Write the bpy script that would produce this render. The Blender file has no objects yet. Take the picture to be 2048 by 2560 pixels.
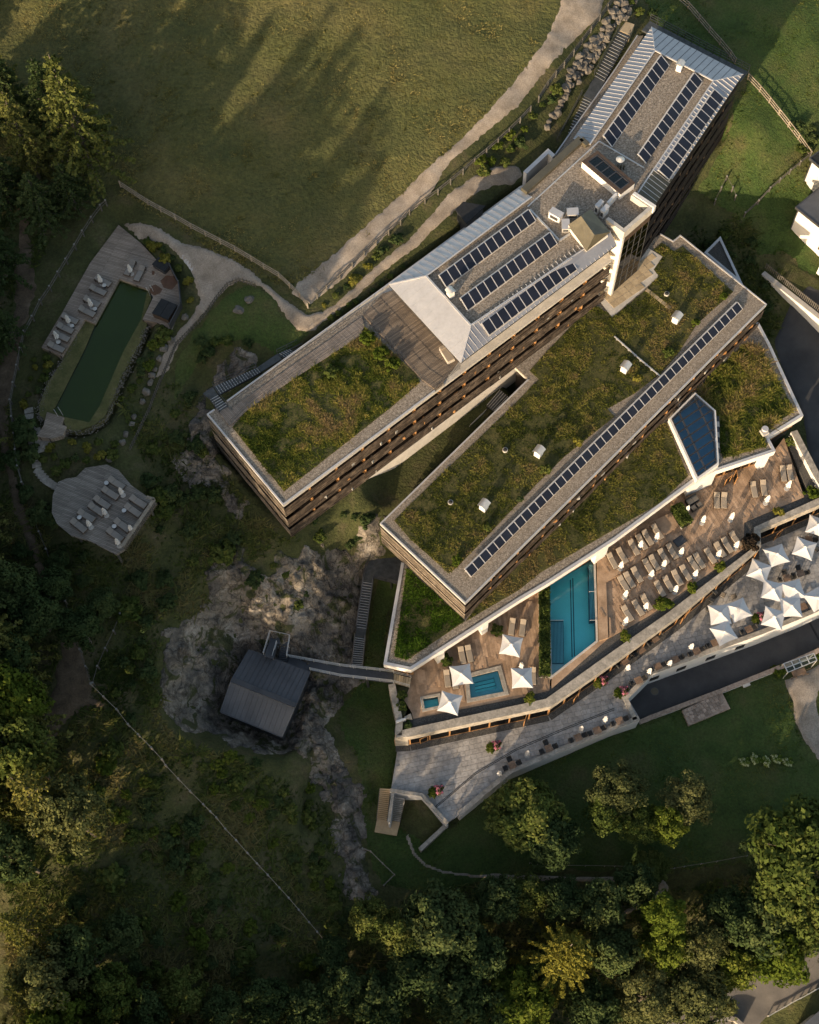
import bpy, math, random
import numpy as np
from mathutils import Vector, Matrix, noise
from mathutils.geometry import tessellate_polygon

random.seed(7)
RNG = np.random.default_rng(7)
SC = bpy.context.scene
COL = SC.collection

# ------------------------------------------------------------------ camera
FPX = 3300.0                      # focal length in photograph pixels (2048 x 2560)
VPX, VPY = 1100.0, 2750.0         # where plumb lines meet in the photograph
CAM_H = 140.0                     # camera height above the timber pool deck (z = 0)
_dc = Vector(((VPX - 1024) / FPX, (1280 - VPY) / FPX, 1.0)).normalized()   # down, in (right, up, forward)
_zc = -_dc
_xc = Vector((1, 0, 0)); _xc = (_xc - _zc * _xc.dot(_zc)).normalized()
_e1 = Vector((1, 0, 0)); _e2 = Vector((0, 1, 0)); _e3 = Vector((0, 0, 1))
# camera frame (right, up, forward) is left handed as written; build y so that x, y, z is right handed in the world
_yc = Vector((0, 1, 0)); _yc = (_yc - _zc * _yc.dot(_zc) - _xc * _yc.dot(_xc)).normalized()
C_R = Vector((_xc.x, _yc.x, _zc.x)); C_U = Vector((_xc.y, _yc.y, _zc.y)); C_F = Vector((_xc.z, _yc.z, _zc.z))
CAM_LOC = Vector((0, 0, CAM_H))
cam_data = bpy.data.cameras.new('camera'); cam = bpy.data.objects.new('camera', cam_data)
COL.objects.link(cam)
cam.matrix_world = Matrix(((C_R.x, C_U.x, -C_F.x, 0), (C_R.y, C_U.y, -C_F.y, 0), (C_R.z, C_U.z, -C_F.z, CAM_H), (0, 0, 0, 1)))
cam_data.sensor_width = 36; cam_data.lens = FPX / 2560 * 36; cam_data.clip_start = 1; cam_data.clip_end = 3000
SC.camera = cam

# ------------------------------------------------------------------ light
SUN_EL = math.radians(12.2)
SUN_AZ = math.radians(31.0)   # direction the light travels, measured from +Y to +X
world = bpy.data.worlds.new('World'); SC.world = world; world.use_nodes = True
_n = world.node_tree.nodes; _l = world.node_tree.links; _n.clear()
_o = _n.new('ShaderNodeOutputWorld'); _b = _n.new('ShaderNodeBackground'); _s = _n.new('ShaderNodeTexSky')
_s.sky_type = 'NISHITA'; _s.sun_disc = False; _s.sun_elevation = SUN_EL; _s.sun_rotation = SUN_AZ + math.pi
_s.altitude = 800; _s.air_density = 1.0; _s.dust_density = 3.5; _s.ozone_density = 0.4
_b.inputs['Strength'].default_value = 0.12
_l.new(_s.outputs[0], _b.inputs[0]); _l.new(_b.outputs[0], _o.inputs[0])
sun_d = bpy.data.lights.new('sun', 'SUN'); sun_d.energy = 3.1; sun_d.angle = math.radians(0.6); sun_d.color = (1.0, 0.82, 0.62)
sun = bpy.data.objects.new('sun', sun_d); COL.objects.link(sun)
LDIR = Vector((math.sin(SUN_AZ) * math.cos(SUN_EL), math.cos(SUN_AZ) * math.cos(SUN_EL), -math.sin(SUN_EL)))
sun.rotation_euler = LDIR.to_track_quat('-Z', 'Y').to_euler()
sun.location = (-60, -60, 90)
SC.view_settings.view_transform = 'Standard'; SC.view_settings.look = 'None'
SC.view_settings.gamma = 1.0; SC.view_settings.use_curve_mapping = False
try:
    SC.view_settings.use_white_balance = True; SC.view_settings.white_balance_temperature = 7300; SC.view_settings.white_balance_tint = 10
except Exception:
    pass
SC.view_settings.exposure = 1.55

# ------------------------------------------------------------------ pixels to places
VW = {'a': (500, 860, 5.75), 'b': (1280, 330, 4.3125), 'c': (1680, 860, 4.6875), 'd': (1250, 1350, 4.929),
      'e': (1698, 1250, 4.929), 'f': (950, 1380, 4.929), 'g': (900, 1700, 4.79), 'h': (640, 1300, 4.3125),
      'j': (1500, 1280, 7.841), 'k': (1660, 1220, 7.1875), 'l': (1540, 1440, 8.625), 'm': (1920, 360, 5.39),
      'n': (1940, 1300, 8.98), 'o': (1540, 1540, 6.635), 'F': (0, 0, 1725 / 2048.0)}
for _i in range(4):
    for _j in range(5):
        VW['%d%d' % (_i, _j)] = (512 * _i, 512 * _j, 3.369)
def V(view, *c):
    x0, y0, s = VW[view]
    return [(x0 + c[i] / s, y0 + c[i + 1] / s) for i in range(0, len(c), 2)]
def G(px, py, z):
    d = C_R * ((px - 1024) / FPX) + C_U * ((1280 - py) / FPX) + C_F
    t = (z - CAM_H) / d.z
    return Vector((d.x * t, d.y * t, z))
def WP(pts, z): return [G(p[0], p[1], z) for p in pts]
def XY(pts, z): return [(v.x, v.y) for v in WP(pts, z)]

# ------------------------------------------------------------------ materials
MATS = {}
def _new(name):
    m = bpy.data.materials.new(name); m.use_nodes = True
    nt = m.node_tree; nt.nodes.clear()
    out = nt.nodes.new('ShaderNodeOutputMaterial')
    MATS[name] = m
    return m, nt, nt.nodes, nt.links, out
def _c(c): return (c[0], c[1], c[2], 1.0)
def _coord(nt, world=True, rot=0.0, sc=(1, 1, 1)):
    N = nt.nodes
    if world:
        src = N.new('ShaderNodeNewGeometry').outputs['Position']
    else:
        src = N.new('ShaderNodeTexCoord').outputs['Object']
    mp = N.new('ShaderNodeMapping'); mp.inputs['Rotation'].default_value = (0, 0, rot); mp.inputs['Scale'].default_value = sc
    nt.links.new(src, mp.inputs[0])
    return mp.outputs[0]
def _noise(nt, co, scale, detail=5, rough=0.6, dist=0.0):
    n = nt.nodes.new('ShaderNodeTexNoise'); n.inputs['Scale'].default_value = scale
    n.inputs['Detail'].default_value = detail; n.inputs['Roughness'].default_value = rough
    n.inputs['Distortion'].default_value = dist
    nt.links.new(co, n.inputs['Vector'])
    return n.outputs[0]
def _ramp(nt, fac, stops):
    r = nt.nodes.new('ShaderNodeValToRGB')
    els = r.color_ramp.elements
    while len(els) < len(stops): els.new(0.5)
    for e, (p, c) in zip(els, stops):
        e.position = p; e.color = _c(c)
    nt.links.new(fac, r.inputs[0])
    return r.outputs[0]
def _mixc(nt, fac, a, b, mode='MIX'):
    m = nt.nodes.new('ShaderNodeMixRGB'); m.blend_type = mode
    for k, v in ((0, fac), (1, a), (2, b)):
        if isinstance(v, (int, float)): m.inputs[k].default_value = v
        elif isinstance(v, tuple): m.inputs[k].default_value = _c(v)
        else: nt.links.new(v, m.inputs[k])
    return m.outputs[0]
def _math(nt, op, a, b=0.0):
    m = nt.nodes.new('ShaderNodeMath'); m.operation = op
    for k, v in ((0, a), (1, b)):
        if isinstance(v, (int, float)): m.inputs[k].default_value = v
        else: nt.links.new(v, m.inputs[k])
    return m.outputs[0]
def _bump(nt, h, strength, dist):
    b = nt.nodes.new('ShaderNodeBump'); b.inputs['Strength'].default_value = strength; b.inputs['Distance'].default_value = dist
    nt.links.new(h, b.inputs['Height'])
    return b.outputs[0]
def _bsdf(nt, out, col, rough=0.8, metal=0.0, spec=0.3, nrm=None):
    p = nt.nodes.new('ShaderNodeBsdfPrincipled')
    if isinstance(col, tuple): p.inputs['Base Color'].default_value = _c(col)
    else: nt.links.new(col, p.inputs['Base Color'])
    if isinstance(rough, (int, float)): p.inputs['Roughness'].default_value = rough
    else: nt.links.new(rough, p.inputs['Roughness'])
    p.inputs['Metallic'].default_value = metal
    p.inputs['Specular IOR Level'].default_value = spec
    if nrm is not None: nt.links.new(nrm, p.inputs['Normal'])
    nt.links.new(p.outputs[0], out.inputs[0])
    return p
def mat_noise(name, stops, scale=3.0, rough=0.85, fine=None, fine_amt=0.35, bump=0.0, bscale=20.0, bdist=0.05, metal=0.0, spec=0.25, detail=6, world=True, rnd=0.0):
    """coloured by a broad noise, broken up by a fine one, with optional relief"""
    m, nt, N, L, out = _new(name)
    co = _coord(nt, world)
    f = _noise(nt, co, scale, detail)
    col = _ramp(nt, f, stops)
    if fine:
        g = _noise(nt, co, fine, 3, 0.7)
        col = _mixc(nt, fine_amt, col, _ramp(nt, g, [(0.3, (0.15, 0.15, 0.15)), (0.7, (1, 1, 1))]), 'MULTIPLY')
    if rnd:
        oi = N.new('ShaderNodeObjectInfo')
        ge = N.new('ShaderNodeNewGeometry')
        r = _math(nt, 'FRACT', _math(nt, 'ADD', oi.outputs['Random'], ge.outputs['Random Per Island']))
        col = _mixc(nt, rnd, col, _ramp(nt, r, [(0.0, (0.35, 0.33, 0.31)), (0.5, (0.85, 0.83, 0.8)), (1.0, (1.35, 1.32, 1.3))]), 'MULTIPLY')
    nrm = _bump(nt, _noise(nt, co, bscale, 4, 0.65), bump, bdist) if bump else None
    _bsdf(nt, out, col, rough, metal, spec, nrm)
    return m
def mat_planks(name, c1, c2, gap, rot, w, l, rough=0.75, mort=0.012, bias=0.0):
    """boards of width w and length l turned by rot, with dark joints"""
    m, nt, N, L, out = _new(name)
    co = _coord(nt, True, -rot)
    b = N.new('ShaderNodeTexBrick'); L.new(co, b.inputs['Vector'])
    b.inputs['Scale'].default_value = 1.0; b.inputs['Brick Width'].default_value = l; b.inputs['Row Height'].default_value = w
    b.inputs['Mortar Size'].default_value = mort; b.inputs['Mortar Smooth'].default_value = 0.3; b.inputs['Bias'].default_value = bias
    b.inputs['Color1'].default_value = _c(c1); b.inputs['Color2'].default_value = _c(c2); b.inputs['Mortar'].default_value = _c(gap)
    co2 = _coord(nt, True, -rot, (0.25, 2.5, 1))
    g = _noise(nt, co2, 3.0, 6, 0.7)
    col = _mixc(nt, 0.55, b.outputs[0], _ramp(nt, g, [(0.3, (0.45, 0.43, 0.42)), (0.7, (1.2, 1.18, 1.15))]), 'MULTIPLY')
    h = _noise(nt, _coord(nt), 0.5, 4)
    col = _mixc(nt, 0.5, col, _ramp(nt, h, [(0.35, (0.6, 0.58, 0.56)), (0.65, (1.1, 1.1, 1.1))]), 'MULTIPLY')
    _bsdf(nt, out, col, rough, 0, 0.3, _bump(nt, b.outputs['Fac'], 0.4, -0.01))
    return m
def mat_leaf(name, stops, trans=0.35, objvar=0.35):
    m, nt, N, L, out = _new(name)
    at = N.new('ShaderNodeAttribute'); at.attribute_name = 'v'
    oi = N.new('ShaderNodeObjectInfo')
    f = _math(nt, 'ADD', _math(nt, 'MULTIPLY', at.outputs['Fac'], 1.0 - objvar), _math(nt, 'MULTIPLY', oi.outputs['Random'], objvar))
    col = _ramp(nt, f, stops)
    d = N.new('ShaderNodeBsdfDiffuse'); L.new(col, d.inputs[0])
    t = N.new('ShaderNodeBsdfTranslucent'); L.new(col, t.inputs[0])
    mx = N.new('ShaderNodeMixShader'); mx.inputs[0].default_value = trans
    L.new(d.outputs[0], mx.inputs[1]); L.new(t.outputs[0], mx.inputs[2]); L.new(mx.outputs[0], out.inputs[0])
    return m
def mat_water(name, tint, rough=0.03):
    m, nt, N, L, out = _new(name)
    tr = N.new('ShaderNodeBsdfTransparent'); tr.inputs[0].default_value = _c(tint)
    gl = N.new('ShaderNodeBsdfGlossy'); gl.inputs['Roughness'].default_value = rough
    nb = _bump(nt, _noise(nt, _coord(nt), 2.2, 3), 0.25, 0.05); L.new(nb, gl.inputs['Normal'])
    fr = N.new('ShaderNodeFresnel'); fr.inputs[0].default_value = 1.33; L.new(nb, fr.inputs['Normal'])
    mx = N.new('ShaderNodeMixShader'); L.new(fr.outputs[0], mx.inputs[0]); L.new(tr.outputs[0], mx.inputs[1]); L.new(gl.outputs[0], mx.inputs[2])
    L.new(mx.outputs[0], out.inputs[0])
    return m
def mat_glass(name, tint, ior=1.5):
    m, nt, N, L, out = _new(name)
    tr = N.new('ShaderNodeBsdfTransparent'); tr.inputs[0].default_value = _c(tint)
    gl = N.new('ShaderNodeBsdfGlossy'); gl.inputs['Roughness'].default_value = 0.02
    fr = N.new('ShaderNodeFresnel'); fr.inputs[0].default_value = ior
    mx = N.new('ShaderNodeMixShader'); L.new(fr.outputs[0], mx.inputs[0]); L.new(tr.outputs[0], mx.inputs[1]); L.new(gl.outputs[0], mx.inputs[2])
    L.new(mx.outputs[0], out.inputs[0])
    return m

def g3(a, b=None, k=1.0): return (a * k, a * k, a * k)
# building faces run this way in plan (radians from +X), used by boards and slabs
GRAV = [(0.3, (0.18, 0.148, 0.115)), (0.5, (0.30, 0.25, 0.20)), (0.72, (0.45, 0.385, 0.31))]
mat_noise('roof_gravel', GRAV, 4.5, 0.95, 9.0, 0.75, 0.8, 9.0, 0.08)
mat_noise('dark_gravel', [(0.3, (0.05, 0.047, 0.043)), (0.6, (0.10, 0.093, 0.085)), (0.8, (0.18, 0.17, 0.155))], 7, 0.95, 14, 0.5, 0.5, 12, 0.05)
mat_noise('road_gravel', [(0.3, (0.21, 0.172, 0.135)), (0.5, (0.30, 0.25, 0.20)), (0.7, (0.38, 0.325, 0.27))], 0.5, 0.95, 7, 0.5, 0.5, 8, 0.05)
mat_noise('white_gravel', [(0.3, (0.33, 0.32, 0.31)), (0.7, (0.55, 0.53, 0.51))], 4, 0.95, 9, 0.5, 0.5, 8, 0.05)
mat_noise('trodden_earth', [(0.3, (0.075, 0.055, 0.037)), (0.55, (0.13, 0.095, 0.064)), (0.75, (0.19, 0.145, 0.105))], 0.9, 0.95, 6, 0.5, 0.4, 7, 0.05)
mat_noise('roof_soil', [(0.3, (0.038, 0.042, 0.013)), (0.5, (0.070, 0.070, 0.022)), (0.7, (0.11, 0.095, 0.036))], 0.7, 0.95, 5, 0.6, 0.8, 5, 0.12)
mat_noise('meadow_grass', [(0.3, (0.062, 0.073, 0.023)), (0.5, (0.092, 0.094, 0.031)), (0.7, (0.13, 0.115, 0.044))], 0.10, 0.95, 2.2, 0.55, 1.0, 2.4, 0.35)
mat_noise('lawn_grass', [(0.28, (0.026, 0.050, 0.011)), (0.45, (0.046, 0.080, 0.018)), (0.58, (0.064, 0.086, 0.024)), (0.75, (0.095, 0.088, 0.036))], 0.22, 0.95, 4, 0.6, 0.9, 3.5, 0.2)
mat_noise('forest_floor', [(0.3, (0.034, 0.042, 0.014)), (0.5, (0.062, 0.068, 0.023)), (0.68, (0.095, 0.082, 0.042)), (0.8, (0.16, 0.135, 0.105))], 0.35, 0.95, 3.5, 0.55, 0.8, 3, 0.2)
mat_noise('asphalt', [(0.35, (0.035, 0.036, 0.039)), (0.65, (0.058, 0.058, 0.060))], 0.35, 0.85, 14, 0.25, 0.2, 25, 0.01)
mat_noise('road_asphalt', [(0.35, (0.075, 0.07, 0.066)), (0.65, (0.11, 0.102, 0.095))], 0.4, 0.9, 14, 0.25, 0.2, 25, 0.01)
mat_noise('white_render', [(0.3, (0.50, 0.485, 0.47)), (0.7, (0.58, 0.565, 0.55))], 0.8, 0.85, 5, 0.06, 0.1, 30, 0.01)
mat_noise('concrete', [(0.3, (0.36, 0.335, 0.30)), (0.7, (0.50, 0.465, 0.42))], 0.8, 0.85, 6, 0.25, 0.15, 20, 0.01)
mat_noise('white_concrete', [(0.3, (0.50, 0.47, 0.42)), (0.7, (0.66, 0.62, 0.57))], 0.8, 0.85, 6, 0.2, 0.15, 20, 0.01)
mat_noise('wall_stone', [(0.3, (0.23, 0.205, 0.17)), (0.5, (0.33, 0.295, 0.25)), (0.72, (0.45, 0.40, 0.34))], 1.2, 0.85, 4, 0.45, 0.25, 5, 0.02)
mat_noise('paving_stone', [(0.3, (0.26, 0.245, 0.23)), (0.5, (0.35, 0.33, 0.31)), (0.72, (0.44, 0.415, 0.39))], 0.9, 0.8, 3.5, 0.35, 0.2, 6, 0.015, rnd=0.22)
mat_noise('tan_paver', [(0.3, (0.34, 0.265, 0.17)), (0.7, (0.47, 0.37, 0.245))], 1.2, 0.85, 5, 0.3, 0.15, 8, 0.01, rnd=0.3)
mat_noise('tan_timber', [(0.3, (0.38, 0.26, 0.145)), (0.7, (0.50, 0.355, 0.21))], 1.2, 0.8, 6, 0.2)
mat_noise('pink_cobble', [(0.3, (0.22, 0.16, 0.125)), (0.7, (0.40, 0.32, 0.26))], 3, 0.85, 9, 0.3, 0.2, 8, 0.01, rnd=0.5)
mat_noise('deck_board', [(0.3, (0.25, 0.165, 0.105)), (0.5, (0.37, 0.25, 0.165)), (0.72, (0.50, 0.35, 0.24))], 0.7, 0.7, 5, 0.25, 0.1, 20, 0.005, rnd=0.5)
def mat_rock(name):
    m, nt, N, L, out = _new(name); co = _coord(nt)
    f = _noise(nt, co, 0.30, 10, 0.66, 0.6)
    col = _ramp(nt, f, [(0.30, (0.050, 0.048, 0.047)), (0.43, (0.13, 0.118, 0.105)), (0.55, (0.26, 0.222, 0.18)), (0.68, (0.40, 0.365, 0.32))])
    vo = N.new('ShaderNodeTexVoronoi'); vo.feature = 'DISTANCE_TO_EDGE'; vo.inputs['Scale'].default_value = 0.38
    mx = N.new('ShaderNodeMixRGB'); mx.inputs[0].default_value = 0.35; L.new(co, mx.inputs[1])
    nn = N.new('ShaderNodeTexNoise'); nn.inputs['Scale'].default_value = 0.8; nn.inputs['Detail'].default_value = 5; L.new(co, nn.inputs['Vector'])
    sc_ = N.new('ShaderNodeVectorMath'); sc_.operation = 'SCALE'; sc_.inputs['Scale'].default_value = 5.0; L.new(nn.outputs['Color'], sc_.inputs[0])
    ad = N.new('ShaderNodeVectorMath'); ad.operation = 'ADD'; L.new(co, ad.inputs[0]); L.new(sc_.outputs[0], ad.inputs[1]); L.new(ad.outputs[0], vo.inputs['Vector'])
    cr = _ramp(nt, vo.outputs['Distance'], [(0.0, (0.42, 0.40, 0.38)), (0.07, (1, 1, 1))])
    col = _mixc(nt, 0.75, col, cr, 'MULTIPLY')
    g = _noise(nt, co, 2.6, 6, 0.8); col = _mixc(nt, 0.85, col, _ramp(nt, g, [(0.3, (0.3, 0.29, 0.28)), (0.65, (1.1, 1.1, 1.1))]), 'MULTIPLY')
    h = _math(nt, 'ADD', _math(nt, 'MULTIPLY', _noise(nt, co, 1.3, 8, 0.7), 1.0), _math(nt, 'MULTIPLY', cr, 0.35))
    mo = _noise(nt, co, 0.45, 6, 0.6, 1.0)
    col = _mixc(nt, _ramp(nt, mo, [(0.54, (0, 0, 0)), (0.60, (0.9, 0.9, 0.9))]), col, (0.045, 0.052, 0.018))
    _bsdf(nt, out, col, 0.95, 0, 0.2, _bump(nt, h, 1.0, 0.5))
mat_rock('rock')
mat_noise('boulder', [(0.3, (0.10, 0.09, 0.075)), (0.7, (0.20, 0.18, 0.155))], 1.5, 0.95, 5, 0.45, 0.6, 4, 0.06, rnd=0.3)
mat_noise('timber', [(0.28, (0.030, 0.023, 0.018)), (0.5, (0.075, 0.056, 0.043)), (0.72, (0.20, 0.155, 0.118))], 1.1, 0.75, 6, 0.5, 0.2, 12, 0.01, rnd=0.55)
mat_noise('sunlit_weathered_timber', [(0.28, (0.10, 0.08, 0.06)), (0.5, (0.20, 0.162, 0.125)), (0.72, (0.32, 0.265, 0.21))], 1.1, 0.8, 6, 0.4, 0.2, 12, 0.01, rnd=0.5)  # greyed timber made paler, with direct sun on the south-west boards put into its colour
mat_noise('warm_timber', [(0.3, (0.24, 0.115, 0.045)), (0.7, (0.38, 0.20, 0.085))], 1.5, 0.6, 8, 0.3)
mat_noise('dark_timber', [(0.3, (0.018, 0.014, 0.012)), (0.7, (0.038, 0.029, 0.024))], 1.5, 0.8, 8, 0.3)
mat_noise('fence_wood', [(0.3, (0.16, 0.135, 0.105)), (0.7, (0.30, 0.26, 0.21))], 2.0, 0.85, 8, 0.3)
mat_noise('grey_fence_wood', [(0.3, (0.06, 0.055, 0.048)), (0.7, (0.13, 0.12, 0.105))], 2.0, 0.85, 8, 0.3)
mat_noise('post_cap', [(0.3, (0.16, 0.15, 0.135)), (0.7, (0.22, 0.21, 0.19))], 2.0, 0.8)
mat_noise('bark', [(0.3, (0.06, 0.05, 0.04)), (0.7, (0.17, 0.145, 0.12))], 3.0, 0.9, 12, 0.4)
mat_noise('sheet_metal', [(0.3, (0.27, 0.27, 0.285)), (0.7, (0.34, 0.335, 0.345))], 0.5, 0.42, 3.0, 0.12, 0.0, metal=0.55, spec=0.5)
mat_noise('light_metal', [(0.3, (0.44, 0.425, 0.42)), (0.7, (0.53, 0.515, 0.505))], 0.7, 0.5, 3.0, 0.12, 0.3, 1.4, 0.05, metal=0.35, spec=0.5)
mat_noise('brown_metal', [(0.3, (0.075, 0.066, 0.044)), (0.7, (0.115, 0.10, 0.068))], 0.8, 0.5, 4.0, 0.2, metal=0.3, spec=0.5)
mat_noise('dark_metal', [(0.3, (0.045, 0.047, 0.052)), (0.7, (0.075, 0.077, 0.082))], 0.6, 0.45, 4.0, 0.2, metal=0.4, spec=0.5)
mat_noise('steel_grating', [(0.3, (0.055, 0.06, 0.06)), (0.7, (0.11, 0.115, 0.115))], 2.0, 0.6, 10.0, 0.4, metal=0.4)
mat_noise('bright_steel', [(0.3, (0.42, 0.41, 0.39)), (0.7, (0.58, 0.56, 0.53))], 2.0, 0.4, metal=0.5)
mat_noise('panel_frame', [(0.3, (0.48, 0.45, 0.41)), (0.7, (0.60, 0.56, 0.52))], 2.0, 0.5, metal=0.3)
mat_noise('solar_glass', [(0.3, (0.008, 0.010, 0.017)), (0.7, (0.014, 0.017, 0.028))], 0.6, 0.3, spec=0.3)
mat_noise('mattress', [(0.3, (0.25, 0.205, 0.16)), (0.7, (0.31, 0.26, 0.205))], 1.0, 0.9, 9, 0.12, world=False)
mat_noise('grey_mattress', [(0.3, (0.18, 0.163, 0.145)), (0.7, (0.23, 0.21, 0.19))], 1.0, 0.9, 9, 0.12, world=False)
mat_noise('frame_brown', [(0.3, (0.045, 0.030, 0.022)), (0.7, (0.085, 0.058, 0.042))], 3.0, 0.7, world=False)
mat_noise('canvas', [(0.3, (0.47, 0.46, 0.455)), (0.7, (0.52, 0.51, 0.505))], 1.5, 0.9, 6, 0.05, world=False)
mat_noise('table_wood', [(0.3, (0.14, 0.09, 0.06)), (0.7, (0.24, 0.16, 0.11))], 2.0, 0.6, 8, 0.3, rnd=0.3)
mat_noise('wicker', [(0.3, (0.022, 0.022, 0.022)), (0.7, (0.05, 0.048, 0.046))], 6.0, 0.8, world=False)
mat_noise('mat_black', [(0.3, (0.012, 0.013, 0.014)), (0.7, (0.022, 0.023, 0.025))], 3.0, 0.8)
mat_noise('pot_clay', [(0.3, (0.10, 0.08, 0.06)), (0.7, (0.2, 0.16, 0.12))], 3.0, 0.8)
mat_noise('pool_tile', [(0.3, (0.20, 0.76, 0.74)), (0.7, (0.25, 0.84, 0.82))], 0.5, 0.5)
mat_noise('pool_step', [(0.3, (0.20, 0.44, 0.47)), (0.7, (0.25, 0.50, 0.53))], 0.5, 0.5)
mat_noise('pool_grate', [(0.3, (0.03, 0.10, 0.12)), (0.7, (0.045, 0.13, 0.15))], 0.5, 0.5)
mat_noise('spa_blue', [(0.3, (0.08, 0.36, 0.52)), (0.7, (0.14, 0.48, 0.62))], 0.6, 0.5)
mat_noise('pond_bed', [(0.3, (0.11, 0.115, 0.028)), (0.7, (0.15, 0.15, 0.042))], 0.12, 0.9)
mat_noise('algae_bed', [(0.3, (0.07, 0.075, 0.025)), (0.6, (0.12, 0.11, 0.042)), (0.8, (0.16, 0.14, 0.07))], 0.8, 0.95, 4, 0.4, 0.5, 4, 0.1)
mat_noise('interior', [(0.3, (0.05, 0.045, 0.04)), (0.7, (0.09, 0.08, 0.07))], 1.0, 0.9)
mat_noise('charcoal_roof', [(0.3, (0.070, 0.074, 0.082)), (0.7, (0.105, 0.11, 0.12))], 0.5, 0.6, 6, 0.15, metal=0.2)
mat_noise('wet_wood', [(0.3, (0.075, 0.038, 0.02)), (0.7, (0.12, 0.06, 0.035))], 1.5, 0.35)
mat_planks('grey_deck', (0.20, 0.165, 0.14), (0.29, 0.245, 0.205), (0.05, 0.04, 0.035), 0.0, 0.16, 4.0)
mat_planks('pond_deck', (0.22, 0.175, 0.14), (0.32, 0.26, 0.21), (0.05, 0.04, 0.035), math.radians(-20), 0.17, 4.0)
mat_planks('platform_deck', (0.17, 0.15, 0.13), (0.26, 0.23, 0.20), (0.045, 0.04, 0.035), math.radians(-24), 0.17, 4.0)
mat_planks('terrace_deck', (0.12, 0.095, 0.075), (0.24, 0.19, 0.145), (0.035, 0.03, 0.025), math.radians(38), 0.15, 5.0)
mat_planks('walk_deck', (0.17, 0.145, 0.125), (0.26, 0.22, 0.19), (0.05, 0.04, 0.035), math.radians(-48), 0.17, 3.0)
mat_water('pool_water', (0.80, 0.97, 0.98))
mat_water('pond_water', (0.70, 0.80, 0.60), 0.05)
mat_glass('glass', (0.42, 0.45, 0.40))
mat_glass('skylight_glass', (0.78, 0.86, 0.90))
mat_glass('clear_glass', (0.8, 0.86, 0.84))

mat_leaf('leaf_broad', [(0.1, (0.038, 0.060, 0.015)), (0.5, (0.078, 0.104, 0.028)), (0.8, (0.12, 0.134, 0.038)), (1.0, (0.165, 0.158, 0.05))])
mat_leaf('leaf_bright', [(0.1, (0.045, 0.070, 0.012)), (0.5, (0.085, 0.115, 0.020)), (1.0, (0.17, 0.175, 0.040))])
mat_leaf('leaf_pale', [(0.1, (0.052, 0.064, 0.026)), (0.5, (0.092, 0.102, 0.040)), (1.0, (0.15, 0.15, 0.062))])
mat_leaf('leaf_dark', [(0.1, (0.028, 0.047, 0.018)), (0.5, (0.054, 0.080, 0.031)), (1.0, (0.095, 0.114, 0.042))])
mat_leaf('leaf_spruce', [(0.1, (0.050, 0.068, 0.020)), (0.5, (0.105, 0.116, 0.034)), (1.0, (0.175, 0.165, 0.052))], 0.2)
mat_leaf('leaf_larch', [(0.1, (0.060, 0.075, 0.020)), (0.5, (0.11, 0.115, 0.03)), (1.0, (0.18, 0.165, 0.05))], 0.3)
mat_leaf('leaf_star', [(0.0, (0.085, 0.090, 0.020)), (0.5, (0.17, 0.16, 0.034)), (1.0, (0.26, 0.225, 0.06))], 0.3)
mat_leaf('roof_herb', [(0.0, (0.035, 0.055, 0.011)), (0.35, (0.095, 0.115, 0.024)), (0.6, (0.18, 0.175, 0.040)), (0.85, (0.25, 0.21, 0.065)), (1.0, (0.20, 0.145, 0.075))], 0.3, 0.0)
mat_leaf('roof_sedum', [(0.0, (0.030, 0.042, 0.010)), (0.35, (0.075, 0.085, 0.020)), (0.65, (0.145, 0.142, 0.036)), (0.9, (0.20, 0.17, 0.055)), (1.0, (0.16, 0.12, 0.06))], 0.2, 0.0)
mat_leaf('roof_green', [(0.05, (0.030, 0.062, 0.008)), (0.5, (0.060, 0.115, 0.016)), (1.0, (0.11, 0.16, 0.030))], 0.3, 0.0)
mat_leaf('meadow_blade', [(0.0, (0.075, 0.080, 0.024)), (0.5, (0.125, 0.116, 0.040)), (1.0, (0.21, 0.18, 0.072))], 0.3, 0.0)
mat_leaf('lawn_blade', [(0.0, (0.034, 0.060, 0.012)), (0.5, (0.056, 0.088, 0.020)), (1.0, (0.10, 0.108, 0.032))], 0.3, 0.0)
mat_leaf('wild_herb', [(0.0, (0.036, 0.052, 0.016)), (0.45, (0.074, 0.094, 0.027)), (0.8, (0.125, 0.126, 0.042)), (1.0, (0.165, 0.14, 0.062))], 0.3, 0.0)
mat_leaf('flower_pink', [(0.0, (0.035, 0.06, 0.015)), (0.4, (0.08, 0.09, 0.03)), (0.55, (0.42, 0.13, 0.19)), (1.0, (0.62, 0.25, 0.32))], 0.2, 0.0)
mat_leaf('flower_white', [(0.0, (0.05, 0.09, 0.015)), (0.6, (0.12, 0.17, 0.03)), (0.8, (0.5, 0.52, 0.3)), (1.0, (0.7, 0.7, 0.55))], 0.2, 0.0)
mat_leaf('leaf_yellow', [(0.0, (0.07, 0.075, 0.015)), (0.5, (0.16, 0.15, 0.03)), (1.0, (0.25, 0.21, 0.06))], 0.3, 0.2)
mat_leaf('leaf_purple', [(0.0, (0.012, 0.012, 0.008)), (0.6, (0.035, 0.026, 0.02)), (1.0, (0.07, 0.05, 0.035))], 0.2, 0.0)

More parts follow.
